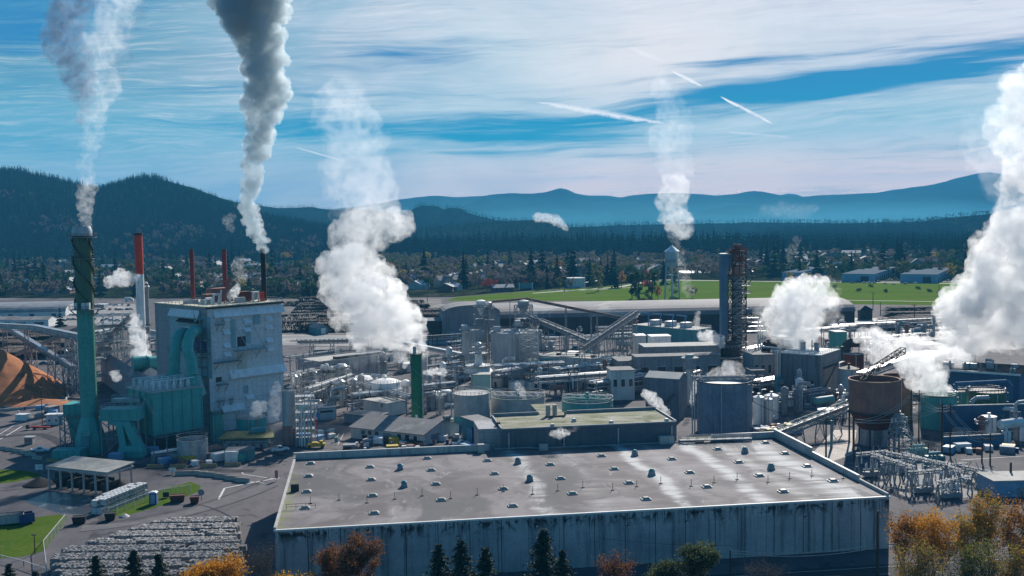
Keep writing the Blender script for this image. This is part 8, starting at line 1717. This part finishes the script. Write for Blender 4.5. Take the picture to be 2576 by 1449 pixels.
# ================================================================ log decks
m_log=mat('dark_wet_logs',(0.050,0.038,0.034),(0.085,0.066,0.058),scale=.7,rough=.95,patch=((0.20,0.16,0.13),.5,.5)); 
def logmesh(seed,L_=44,W_=11,h=4.2):
    r=random.Random(seed); mb=MB(); n=int(L_/.75)
    for l in range(6):
        for i in range(n-l*2):
            if r.random()<.15: continue
            x=-L_/2+l*.75+i*.75+r.uniform(-.2,.2); z=.35+l*h/6+r.uniform(-.1,.15); y0=-W_/2+r.uniform(-.8,.8); y1=W_/2+r.uniform(-.8,.8)
            if i%2==0 or l>3: mb.tube((x,y0,z),(x+r.uniform(-.4,.4),y1,z+r.uniform(-.15,.15)),r.uniform(.3,.45),r.uniform(.22,.34),5)
    return mb.mesh('log_deck',m_log)
LM=[logmesh(i,L_) for i,L_ in enumerate((44,60,34))]
r_=random.Random(41); k=0
for i in range(30):
    px=r_.uniform(718,1105); py=768+ (i%10)*7.2+r_.uniform(-2,2)
    if px>900: py=min(py,812)
    P=G(px,py); mobj('log_deck',r_.choice(LM),P,R(r_.choice((8,4,-4,12))),(1,1,r_.uniform(.9,1.7)),'long dark deck of stacked logs on the yard right of the boiler house','log pile','log decks right of the boiler house')
for i in range(9):
    px=r_.uniform(2180,2420); py=782+i*6+r_.uniform(-2,2); P=G(px,py); mobj('log_deck',LM[2],P,R(r_.uniform(-8,8)),(1.2,1,.7),'low dark deck of stacked logs on the far right yard','log pile','log decks on the far right yard')
for i in range(14):
    px=r_.uniform(-20,205); py=r_.uniform(842,905); P=G(px,py); mobj('log_deck',LM[i%3],P,R(r_.uniform(-20,30)),(.8,1,.9),'dark deck of stacked logs beneath the left conveyors','log pile','log decks beneath the left conveyors')
sheet('log_yard',[tuple(G(*p)[:2]) for p in ((700,752),(1110,752),(1112,815),(900,842),(700,842))],.02,mat('bark_strewn_ground',(0.045,0.038,0.036),(0.085,0.075,0.07),scale=.05,coord='World',patch=((0.22,0.2,0.19),.03,.7),stretch=(.5,2,1)))
sheet('log_yard',[tuple(G(*p)[:2]) for p in ((-40,830),(330,842),(330,905),(190,930),(-40,935))],.02,MATS['bark_strewn_ground'])
m_flat=mat('pale_swept_ground',(0.32,0.30,0.28),(0.13,0.125,0.125),scale=.05,coord='World',stretch=(.35,2.2,1),detail=7,patch=((.5,.49,.47),.09,.7))
sheet('yard_strip',[tuple(G(*p)[:2]) for p in ((705,842),(900,843),(1180,818),(1180,862),(1000,872),(705,868))],.024,m_flat); sheet('yard_strip',[tuple(G(*p)[:2]) for p in ((1950,800),(2430,800),(2560,880),(2100,862))],.024,m_flat); sheet('yard_strip',[tuple(G(*p)[:2]) for p in ((90,765),(340,765),(350,815),(100,822))],.024,m_flat)
# rows of trees edging the field
# ================================================================ foreground trees
def bigtree(name,label,cat,px,Y,top,wpx,lm,seed,leaves=5000,ls=.2,trunk_r=.34,multi=1,low=.25,spread=1.0,gaps=.0,dx=0):
    r=random.Random(seed); h=zat(px,top,Y); X=xat(px,Y,h*.6); cr=wpx/2*mpp(Y); t=thing(name,label,cat,(X,Y,0),0,None); wood_=MB(); tips=[]
    def grow(p,d,L_,rad,lev):
        q=p; n=3
        for i in range(n):
            d=(d+Vector((r.gauss(0,.13),r.gauss(0,.13),r.gauss(.03,.08)))).normalized(); e=q+d*(L_/n); wood_.tube(q,e,rad*(1-.22*i),rad*(1-.22*(i+1)),5 if lev else 8,cap=False); 
            if lev>=1: tips.append((e,lev))
            if lev<4 and (i>0 or lev>0):
                for _ in range(2 if lev<3 else 1):
                    a=r.uniform(0,6.28); s=Vector((math.cos(a),math.sin(a),r.uniform(-.05,.7))).normalized(); grow(e,(d*.55+s*.8*spread).normalized(),L_*r.uniform(.5,.72),rad*(1-.22*(i+1))*.55,lev+1)
            q=e
        if lev<4:
            for _ in range(2): a=r.uniform(0,6.28); s=Vector((math.cos(a),math.sin(a),.5)); grow(q,(d+s*.6*spread).normalized(),L_*.6,rad*.34,lev+1)
    for m in range(multi):
        a=r.uniform(0,6.28); b=Vector((math.cos(a),math.sin(a),0))*(.0 if multi==1 else cr*.35); grow(b,Vector((b.x*.08,b.y*.08,1)).normalized(),h*.52,trunk_r*(1.25 if multi==1 else 1.0),0)
    # fit to wanted height and width
    V=np.array([tuple(v) for v in wood_.v]); zmax=V[:,2].max(); rmax=np.percentile(np.hypot(V[:,0],V[:,1]),98); sz=h*.97/zmax; sxy=cr*.95/rmax
    wood_.v=[(x*sxy,y*sxy,z*sz) for x,y,z in wood_.v]; T=[(Vector((p.x*sxy,p.y*sxy,p.z*sz)),l) for p,l in tips if p.z*sz>h*low]
    wood_.build('trunk',m_bark,t)
    if leaves and T:
        rg=np.random.RandomState(seed); C=np.array([tuple(p) for p,l in T]); keep=np.array([mnoise.noise((c[0]*.5,c[1]*.5,c[2]*.5+seed))>-.28+gaps for c in C]); C=C[keep] if keep.any() else C
        idx=rg.randint(0,len(C),leaves); P=C[idx]+rg.normal(0,.055*cr+.12,(leaves,3)); a=rg.normal(0,1,(leaves,3)); a/=np.linalg.norm(a,axis=1)[:,None]; b=rg.normal(0,1,(leaves,3)); b-=a*(a*b).sum(1)[:,None]; b/=np.linalg.norm(b,axis=1)[:,None]; s=ls*rg.uniform(.6,1.35,(leaves,1))
        V=np.stack([P+a*s,P+b*s*.7,P-a*s,P-b*s*.7],1).reshape(-1,3); F=np.arange(leaves*4).reshape(-1,4); mi=np.where(rg.rand(leaves)<.5,0,1) if isinstance(lm,(list,tuple)) else None
        me=nmesh('crown',V,F,lm,mi); o=bpy.data.objects.new('crown',me); COL.objects.link(o); o.parent=t
    return t
def lm(n,a,b,c): return mat(n,a,b,scale=.5,rough=.8,patch=(c,.45,.8),coord='World',spec=.1,trans=.45)
l_gold=lm('golden_leaves',(0.62,0.31,0.03),(0.50,0.24,0.025),(0.34,0.20,0.025)); l_gold2=lm('amber_leaves',(0.56,0.23,0.025),(0.44,0.19,0.025),(0.25,0.14,0.02)); l_russ=lm('russet_leaves',(0.19,0.075,0.04),(0.13,0.055,0.035),(0.09,0.045,0.03)); l_russ2=lm('brown_leaves',(0.28,0.135,0.04),(0.17,0.085,0.035),(0.09,0.055,0.03))
l_ol=lm('olive_gold_leaves',(0.29,0.25,0.04),(0.19,0.18,0.035),(0.09,0.10,0.025)); l_grn=lm('shrub_leaves',(0.075,0.105,0.04),(0.05,0.075,0.03),(0.03,0.05,0.022)); l_grn2=lm('pale_shrub_leaves',(0.13,0.15,0.07),(0.09,0.11,0.05),(0.04,0.06,0.025)); l_tw=lm('grey_twig_buds',(0.09,0.085,0.08),(0.06,0.06,0.058),(0.04,0.045,0.045)); l_rose=lm('dull_rose_leaves',(0.15,0.05,0.05),(0.10,0.04,0.04),(0.06,0.03,0.03))
def YY(py): return 186
bigtree('maple','broad golden orange maple in front of the bale stacks','tree',545,182,1393,215,[l_gold,l_gold2],1,13000,.19,low=.3)
bigtree('maple','small golden tree at the corner of the warehouse','tree',728,183,1432,130,[l_gold,l_ol],2,6000,.17,low=.3)
bigtree('bare_tree','grey nearly bare tree beside the golden maple','tree',688,188,1345,150,l_tw,3,2600,.09,low=.3,spread=1.1)
bigtree('russet_tree','dark russet tree left of the taller russet one','tree',838,184,1368,120,[l_russ,l_russ2],4,6500,.17,gaps=.05); bigtree('russet_tree','taller russet tree overlapping the warehouse roof edge','tree',908,186,1328,105,[l_russ,l_russ2],5,7000,.17,gaps=.08)
bigtree('thin_tree','thin rose brown tree with sparse leaves against the warehouse wall','tree',1525,187,1372,150,[l_russ2,l_rose],6,2600,.15,gaps=.1); bigtree('shrub','round grey green shrub, the lower of the two by the warehouse wall','shrub',1672,188,1406,98,[l_grn,l_grn2],7,6500,.16,low=.1); bigtree('shrub','taller pale green shrub tree by the warehouse wall','shrub',1757,190,1366,112,[l_grn2,l_grn],8,8500,.16,low=.1)
bigtree('bare_shrub','bare brown shrub before the road at the lower right','shrub',1925,190,1398,140,l_tw,9,700,.08,spread=1.2)
for (px,top,w,m_,lb,sd,n) in ((2292,1258,130,[l_russ2,l_gold2],'orange brown tree at the left of the right hand clump',11,6500),(2362,1262,140,[l_gold2,l_gold],'amber tree in the middle of the right hand clump',12,7500),(2432,1272,110,[l_gold,l_ol],'thin golden tree behind the tall olive one',13,4500),(2482,1218,120,[l_ol,l_gold2],'tall olive gold tree topping the right hand clump',14,8500),(2560,1228,130,[l_gold2,l_russ2],'rust tipped tree at the right picture edge',15,7000),(2330,1330,150,[l_ol,l_russ2],'lower olive tree in front of the right hand clump',16,5200),(2450,1345,150,[l_grn,l_ol],'low green gold tree in front of the tall olive one',17,5500),(2545,1350,140,[l_ol,l_russ2],'low brown tree at the lower right corner',18,5200)):
    bigtree('autumn_tree',lb,'tree',px,(186 if top<1300 else 172)+sd%3*3,top,w,m_,sd,int(n*.72),.16,multi=3,low=.3,gaps=.22)
m_fg=mat('foreground_fir_needles',(0.016,0.034,0.024),(0.032,0.055,0.034),scale=1.2,rough=.9,coord='World')
def spruce_geo(seed):
    r=np.random.RandomState(seed); n=240; f=np.sort(r.rand(n))**.9; z0=.05+.92*f; L_=(.21*(1-f)**.8+.012)*r.uniform(.45,1.2,n); an=r.rand(n)*6.283; V=[];F=[];MI=[]
    mb=MB(); mb.tube((0,0,0),(0,0,.97),.016,.002,6,cap=False); V+=mb.v; 
    for q in mb.f: F+=[(q[0],q[1],q[2]),(q[0],q[2],q[3])]; MI+=[1,1]
    for i in range(n):
        c,s_=math.cos(an[i]),math.sin(an[i])
        for k in range(8):
            u=(k+.6)/8; d=L_[i]*u; p=np.array((c*d,s_*d,z0[i]+.03*u-.30*L_[i]*u*u*1.6)); w=.016*(1.25-u*.6)
            for _ in range(2):
                a_=r.normal(0,1,3); a_/=np.linalg.norm(a_); b_=np.cross(a_,r.normal(0,1,3)); b_/=np.linalg.norm(b_); o=len(V); pp=p+r.normal(0,.006,3); V+=[tuple(pp+a_*w*1.3),tuple(pp+b_*w*.6),tuple(pp-a_*w*1.3),tuple(pp-b_*w*.6)]; F+=[(o,o+1,o+2),(o,o+2,o+3)]; MI+=[0,0]
    return V,F,MI
BC=[]
for i in range(4):
    v,f,mi=spruce_geo(300+i); BC.append(nmesh('spruce',v,f,[m_fg,m_bark],mi))
for (px,top,Y,lb) in ((1103,1368,186,'left dark spruce of the three before the warehouse wall'),(1160,1360,186,'middle dark spruce of the three before the warehouse wall'),(1221,1376,185,'right dark spruce of the three before the warehouse wall'),(1366,1330,188,'tallest lone dark spruce before the warehouse wall'),(1414,1384,187,'short dark spruce right of the tallest one'),(22,1418,190,'dark spruce in the lower left corner'),(88,1436,188,'small dark spruce right of the corner one'),(240,1398,187,'faint dark spruce before the left bales'),(335,1385,186,'dark spruce before the middle of the bale stacks'),(398,1394,184,'dark spruce just left of the golden maple')):
    h=zat(px,top,Y)*1.0; mobj('spruce',r_.choice(BC),(xat(px,Y,h),Y,0),r_.uniform(0,6),(h*1.9,h*1.9,h),lb,'conifer',None)
# ---------------------------------------------------------------- steam and smoke
def steam_mat(name,dens,col=(0.97,0.97,0.97),scale=0.12,lo=0.40,hi=0.62,step=0.35,aniso=0.35,det=7.0,absorb=None):
    m=bpy.data.materials.new(name); m.use_nodes=True; nt=m.node_tree; nt.nodes.clear(); L=nt.links
    o=_n(nt,'ShaderNodeOutputMaterial'); v=_n(nt,'ShaderNodeVolumePrincipled'); L.new(v.outputs[0],o.inputs['Volume'])
    v.inputs['Color'].default_value=(*col,1); v.inputs['Anisotropy'].default_value=aniso
    if absorb: v.inputs['Absorption Color'].default_value=(*absorb,1)
    if scale:
        tc=_n(nt,'ShaderNodeTexCoord'); n=_n(nt,'ShaderNodeTexNoise'); n.inputs['Scale'].default_value=scale; n.inputs['Detail'].default_value=det; n.inputs['Roughness'].default_value=0.66
        n.inputs['Distortion'].default_value=0.9
        L.new(tc.outputs['Object'],n.inputs['Vector'])
        r=_n(nt,'ShaderNodeMapRange'); r.interpolation_type='SMOOTHSTEP'
        for i,x in enumerate((lo,hi,0.0,dens)): r.inputs[i+1].default_value=x
        L.new(n.outputs[0],r.inputs[0]); L.new(r.outputs[0],v.inputs['Density'])
    else: v.inputs['Density'].default_value=dens
    try: m.cycles.volume_step_rate=step
    except Exception as e: print('step',e)
    return m
def ico(sub=1):
    bm=bmesh.new(); bmesh.ops.create_icosphere(bm,subdivisions=sub,radius=1); v=np.array([x.co[:] for x in bm.verts]); f=np.array([[q.index for q in x.verts] for x in bm.faces]); bm.free(); return v,f
ICO=ico(2)
def vnoise(P,seed=0):
    """vectorised gradient noise, roughly -1..1"""
    P=np.asarray(P,dtype=np.float64); I=np.floor(P).astype(np.int64); f=P-I; u=f*f*f*(f*(f*6-15)+10); out=0
    for dx in (0,1):
        for dy in (0,1):
            for dz in (0,1):
                h=((I[:,0]+dx)*374761393+(I[:,1]+dy)*668265263+(I[:,2]+dz)*2147483647+seed*974711)&0xffffffff
                h=((h^(h>>13))*1274126177)&0xffffffff; h=h^(h>>16)
                gx=((h&1023)/511.5-1); gy=(((h>>10)&1023)/511.5-1); gz=(((h>>20)&1023)/511.5-1)
                w=(u[:,0] if dx else 1-u[:,0])*(u[:,1] if dy else 1-u[:,1])*(u[:,2] if dz else 1-u[:,2])
                out=out+w*(gx*(f[:,0]-dx)+gy*(f[:,1]-dy)+gz*(f[:,2]-dz))
    return out*1.2
def plume(label,pts,Y,m,seed=1,fill=10,vox=None,disp=0.22,rag=0.75,depthk=0.8,small=(0.28,0.55),name='steam_plume',cat='steam plume',dY=0.0,noisef=1.0):
    """billows along a rising path (pixel x, pixel y, radius in pixels); every puff is a real ball of vapour, merged and crumpled"""
    r=random.Random(seed); k=mpp(Y); P=[]
    for i,(a,b) in enumerate(zip(pts,pts[1:])):
        A=at(a[0],a[1],Y+dY*i); B=at(b[0],b[1],Y+dY*(i+1)); ra,rb=a[2]*k,b[2]*k
        n=max(2,int((B-A).length/(0.45*(ra+rb)/2)))
        for q in range(n+1):
            t=q/n; P.append((A.lerp(B,t),ra+(rb-ra)*t))
    balls=[]
    for c,R_ in P:
        balls.append((c,R_*0.55))
        for _ in range(fill):
            d=Vector((r.gauss(0,1),r.gauss(0,1)*depthk,r.gauss(0,1))).normalized()*R_*r.uniform(0.25,rag)
            s=R_*r.uniform(*small); balls.append((c+d,s))
            e=Vector((r.gauss(0,1),r.gauss(0,1),r.gauss(0,1))).normalized()
            balls.append((c+d+e*s*0.85,s*r.uniform(.35,.6)))
    v,f=ICO; n=len(v)
    base=P[0][0].copy()
    V=np.concatenate([v*s+np.array((c-base)[:]) for c,s in balls]); F=np.concatenate([f+i*n for i in range(len(balls))])
    me=nmesh('plume_raw',V,F,m); ob=bpy.data.objects.new('plume_raw',me); COL.objects.link(ob)
    mean=sum(x[1] for x in P)/len(P); vx=vox or max(0.10,mean*0.05)
    mod=ob.modifiers.new('r','REMESH'); mod.mode='VOXEL'; mod.voxel_size=vx
    dg=bpy.context.evaluated_depsgraph_get(); e=ob.evaluated_get(dg); m2=bpy.data.meshes.new_from_object(e)
    bpy.data.objects.remove(ob); bpy.data.meshes.remove(me)
    N=len(m2.vertices); co=np.empty(N*3,dtype=np.float32); m2.vertices.foreach_get('co',co); no=np.empty(N*3,dtype=np.float32); m2.vertices.foreach_get('normal',no)
    co=co.reshape(-1,3); no=no.reshape(-1,3)
    amp=mean*disp; d=np.zeros(N,dtype=np.float32); q=co.astype(np.float64)
    # slow swirl first, then cauliflower billows at falling scales
    sw=np.stack([vnoise(q*(.55/mean)+k*17.3,seed+k) for k in range(3)],1); q2=q+sw*mean*.6
    for o_,(fr_,am_) in enumerate(((1.0,.75),(2.1,.55),(4.3,.34),(8.5,.2),(16.0,.11))): d+=am_*(.55-2.0*np.abs(vnoise(q2*(fr_/mean*noisef),seed+o_*7)))
    co+=(sw*mean*.28).astype(np.float32)
    co+=no*(amp*d)[:,None]; m2.vertices.foreach_set('co',co.ravel()); m2.update()
    ob=bpy.data.objects.new('plume_raw',m2); COL.objects.link(ob); mod=ob.modifiers.new('r','REMESH'); mod.mode='VOXEL'; mod.voxel_size=vx*.95
    m3=bpy.data.meshes.new_from_object(ob.evaluated_get(bpy.context.evaluated_depsgraph_get())); bpy.data.objects.remove(ob); bpy.data.meshes.remove(m2); m2=m3
    m2.materials.clear(); m2.materials.append(m); m2.name=name
    o=bpy.data.objects.new(name,m2); COL.objects.link(o); o.location=base
    tag(o,label,cat,'steam and smoke plumes'); print('plume',N,round(vx,2)); return o
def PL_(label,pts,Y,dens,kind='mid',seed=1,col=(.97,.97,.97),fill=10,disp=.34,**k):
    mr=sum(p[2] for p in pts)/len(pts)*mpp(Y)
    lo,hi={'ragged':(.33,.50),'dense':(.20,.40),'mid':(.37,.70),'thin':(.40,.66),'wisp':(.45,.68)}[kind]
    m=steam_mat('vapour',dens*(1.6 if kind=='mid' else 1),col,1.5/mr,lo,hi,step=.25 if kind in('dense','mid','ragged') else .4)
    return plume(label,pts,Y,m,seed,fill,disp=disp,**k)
W_=(.98,.98,.98)
PL_('thick billowing smoke column rising from the black sooty stack',[(661.5,622,6),(657,602,11),(640,570,18),(626,535,18),(624,500,18),(632,470,19),(640,430,21),(642,390,24),(652,350,30),(655,310,34),(670,260,45),(676,215,48),(662,160,48),(655,110,54),(648,60,66),(635,10,80),(632,-60,95)],376,.42,'ragged',1,(.70,.78,.815),11,.46)
PL_('torn white puff just above the dark green stack crown',[(219,572,14),(217,545,17),(216,515,20),(218,485,22),(224,462,20)],325,.16,'thin',2)
PL_('pale vapour column climbing high above the dark green stack',[(224,455,18),(222,410,20),(225,360,22),(236,300,32),(250,230,46),(262,160,54),(272,90,56),(285,20,62),(300,-50,70)],330,.075,'thin',3)
PL_('smoke with its shade coloured dark blue beside the pale column at the upper left',[(205,300,10),(212,250,22),(200,200,36),(180,140,44),(160,95,46),(165,40,44),(190,-20,50)],322,.38,'thin',4,(.30,.42,.56))  # shaded part of the plume as separate smoke, shade put into its colour
PL_('bright white cloud bursting from the slim green stack',[(1056,888,10),(1052,868,22),(1035,840,40),(1000,810,62),(955,790,80),(930,760,62),(960,740,50)],405,.26,'mid',5,W_,11,.42)
PL_('rolling grey white steam at the left of the white cloud',[(905,850,30),(890,800,40),(850,720,55),(880,680,78),(930,690,55),(960,700,34)],412,.13,'mid',6)
PL_('drifting grey steam arching over the conifers above the cloud',[(890,640,40),(880,600,48),(920,570,62),(970,570,55),(1000,560,38)],418,.075,'mid',7)
PL_('thin pale vapour tower high above the white cloud',[(925,540,80),(915,480,85),(905,420,80),(885,360,70),(880,310,78),(865,260,55),(855,225,30)],424,.032,'thin',8)
PL_('ragged vapour haze trailing left of the white cloud foot',[(900,900,30),(930,870,45),(960,850,40)],398,.05,'thin',9)
PL_('white steam column behind the conifer row right of centre',[(1728,575,18),(1712,560,34),(1695,530,36),(1690,500,34),(1700,470,36)],1750,.030,'mid',10)
PL_('faint pale vapour high above the right of centre column',[(1702,450,38),(1695,410,42),(1690,350,50),(1690,300,42),(1672,240,32),(1665,200,22)],1780,.008,'thin',11)
PL_('wispy vapour drifting past the water tower tank',[(1732,735,16),(1722,700,14),(1716,665,12),(1705,620,10),(1690,590,12)],880,.05,'wisp',12)
PL_('broad white steam cloud on the grey block roof',[(2030,850,26),(2005,820,58),(1990,785,66),(2020,760,62),(2055,735,34),(2065,715,18)],425,.22,'mid',13,W_,11,.42)
PL_('thin vapour spreading around the white roof cloud',[(1950,840,28),(1930,800,40),(2090,790,40),(2075,730,26)],430,.05,'thin',14)
PL_('huge white steam bank filling the right picture edge',[(2420,860,40),(2440,810,75),(2500,780,100),(2540,700,115),(2560,640,90),(2600,600,90)],440,.16,'mid',15,W_,12,.38)
PL_('swelling white lobe at the left front of the huge bank',[(2400,800,34),(2385,785,38),(2420,770,55),(2460,740,60)],436,.22,'mid',16,W_,11,.4)
PL_('grey torn smoke rising above the huge white bank',[(2500,620,50),(2540,570,46),(2560,520,48),(2545,480,40),(2570,440,40)],445,.10,'mid',17,(.9,.9,.91))
PL_('soft white cloud hanging at the upper right edge',[(2600,420,60),(2560,330,80),(2570,260,75),(2600,190,60)],450,.10,'thin',18,W_)
PL_('faint veil below the upper right cloud',[(2540,450,60),(2500,380,70),(2480,320,50)],455,.02,'thin',19)
PL_('rolling steam crossing the yard left of the huge bank',[(2165,845,24),(2195,862,32),(2240,885,42),(2300,880,40),(2350,900,34),(2420,905,30)],392,.20,'mid',20,W_)
PL_('white steam boiling up from the dark teal tank',[(2362,990,22),(2352,970,36),(2335,945,48),(2310,925,42),(2290,915,30)],344,.24,'mid',21,W_)
PL_('steam curling out of the great blue grey silo',[(1775,960,18),(1800,950,22),(1830,945,30),(1850,935,22),(1862,950,14)],356,.12,'mid',22,W_)
PL_('white jet of steam at the annex corner',[(1683,1042,5),(1672,1030,10),(1655,1014,13),(1638,1000,14),(1622,988,12)],318,.5,'mid',23,W_)
PL_('thin jet of steam before the tall vent stack',[(1741,1022,3),(1742,1000,7),(1746,980,8),(1748,960,6)],372,.5,'mid',24,W_)
PL_('white puff left of the digester tower base',[(1815,868,8),(1805,855,14),(1788,845,16),(1770,846,13)],440,.4,'mid',25,W_)
PL_('small wisp above the long blue grey building',[(1758,830,6),(1752,810,9),(1756,790,8)],455,.25,'thin',26,W_)
PL_('puff drifting left from the red topped stack',[(338,700,13),(322,702,18),(300,698,20),(282,706,16),(270,712,10)],436,.36,'mid',27,W_)
PL_('white steam around the foot of the red topped stack',[(352,905,20),(358,885,24),(348,855,22),(344,825,18),(340,800,12)],425,.26,'mid',28,W_)
PL_('small puff over the precipitator roof',[(298,952,9),(290,946,14),(280,940,8)],322,.4,'mid',29,W_)
PL_('white puffs over the squat teal tank',[(640,1040,12),(648,1026,17),(660,1020,12)],336,.55,'mid',30,W_)
PL_('torn steam rising beside the column silo',[(692,1075,14),(688,1050,16),(692,1015,16),(694,985,14),(698,968,10)],337,.22,'thin',31,W_)
PL_('little steam puff between the roof stacks',[(578,748,8),(590,735,12),(598,722,8)],366,.5,'mid',32,W_)
PL_('lacy wisp above the boiler house derrick',[(600,705,14),(605,685,18),(598,665,16),(608,650,10)],372,.12,'wisp',33,W_)
PL_('lone wisp before the wooded hill left of the smoke column',[(585,580,6),(576,568,12),(572,555,14),(586,545,8)],380,.14,'wisp',34,W_)
PL_('small white puff on the annex wall',[(1392,1090,9),(1408,1092,14),(1425,1088,9)],268,.5,'mid',35,W_)
PL_('thin vapour streak right of the annex puff',[(1430,1085,6),(1445,1080,7),(1455,1075,5)],268,.12,'thin',36,W_)
PL_('grey puff left of the slim green stack',[(1020,918,9),(1010,900,15),(1000,890,14),(1016,884,8)],398,.3,'mid',37,W_)
PL_('white puffs right of the slim green stack',[(1070,938,7),(1085,936,11),(1100,934,9),(1115,938,10)],396,.4,'mid',38,W_)
PL_('thin curls over the wide clarifier tank',[(1320,1005,6),(1312,985,10),(1300,968,10)],368,.25,'thin',39,W_)
PL_('distant white mill smoke at the foot of the mountains',[(1426,577,5),(1421,570,7),(1412,562,9),(1398,554,11),(1378,548,12),(1350,546,11)],2700,.05,'mid',40,W_)
PL_('pale drifting smoke veil low on the right hand mountains',[(1918,556,3),(1914,540,6),(1925,528,14),(1965,528,20),(2010,532,20),(2050,525,12)],4300,.004,'thin',41,W_)
PL_('thin vapour over the right town roofs',[(1990,668,5),(1986,650,9),(1995,625,12),(2005,600,10)],1200,.03,'wisp',42,W_)
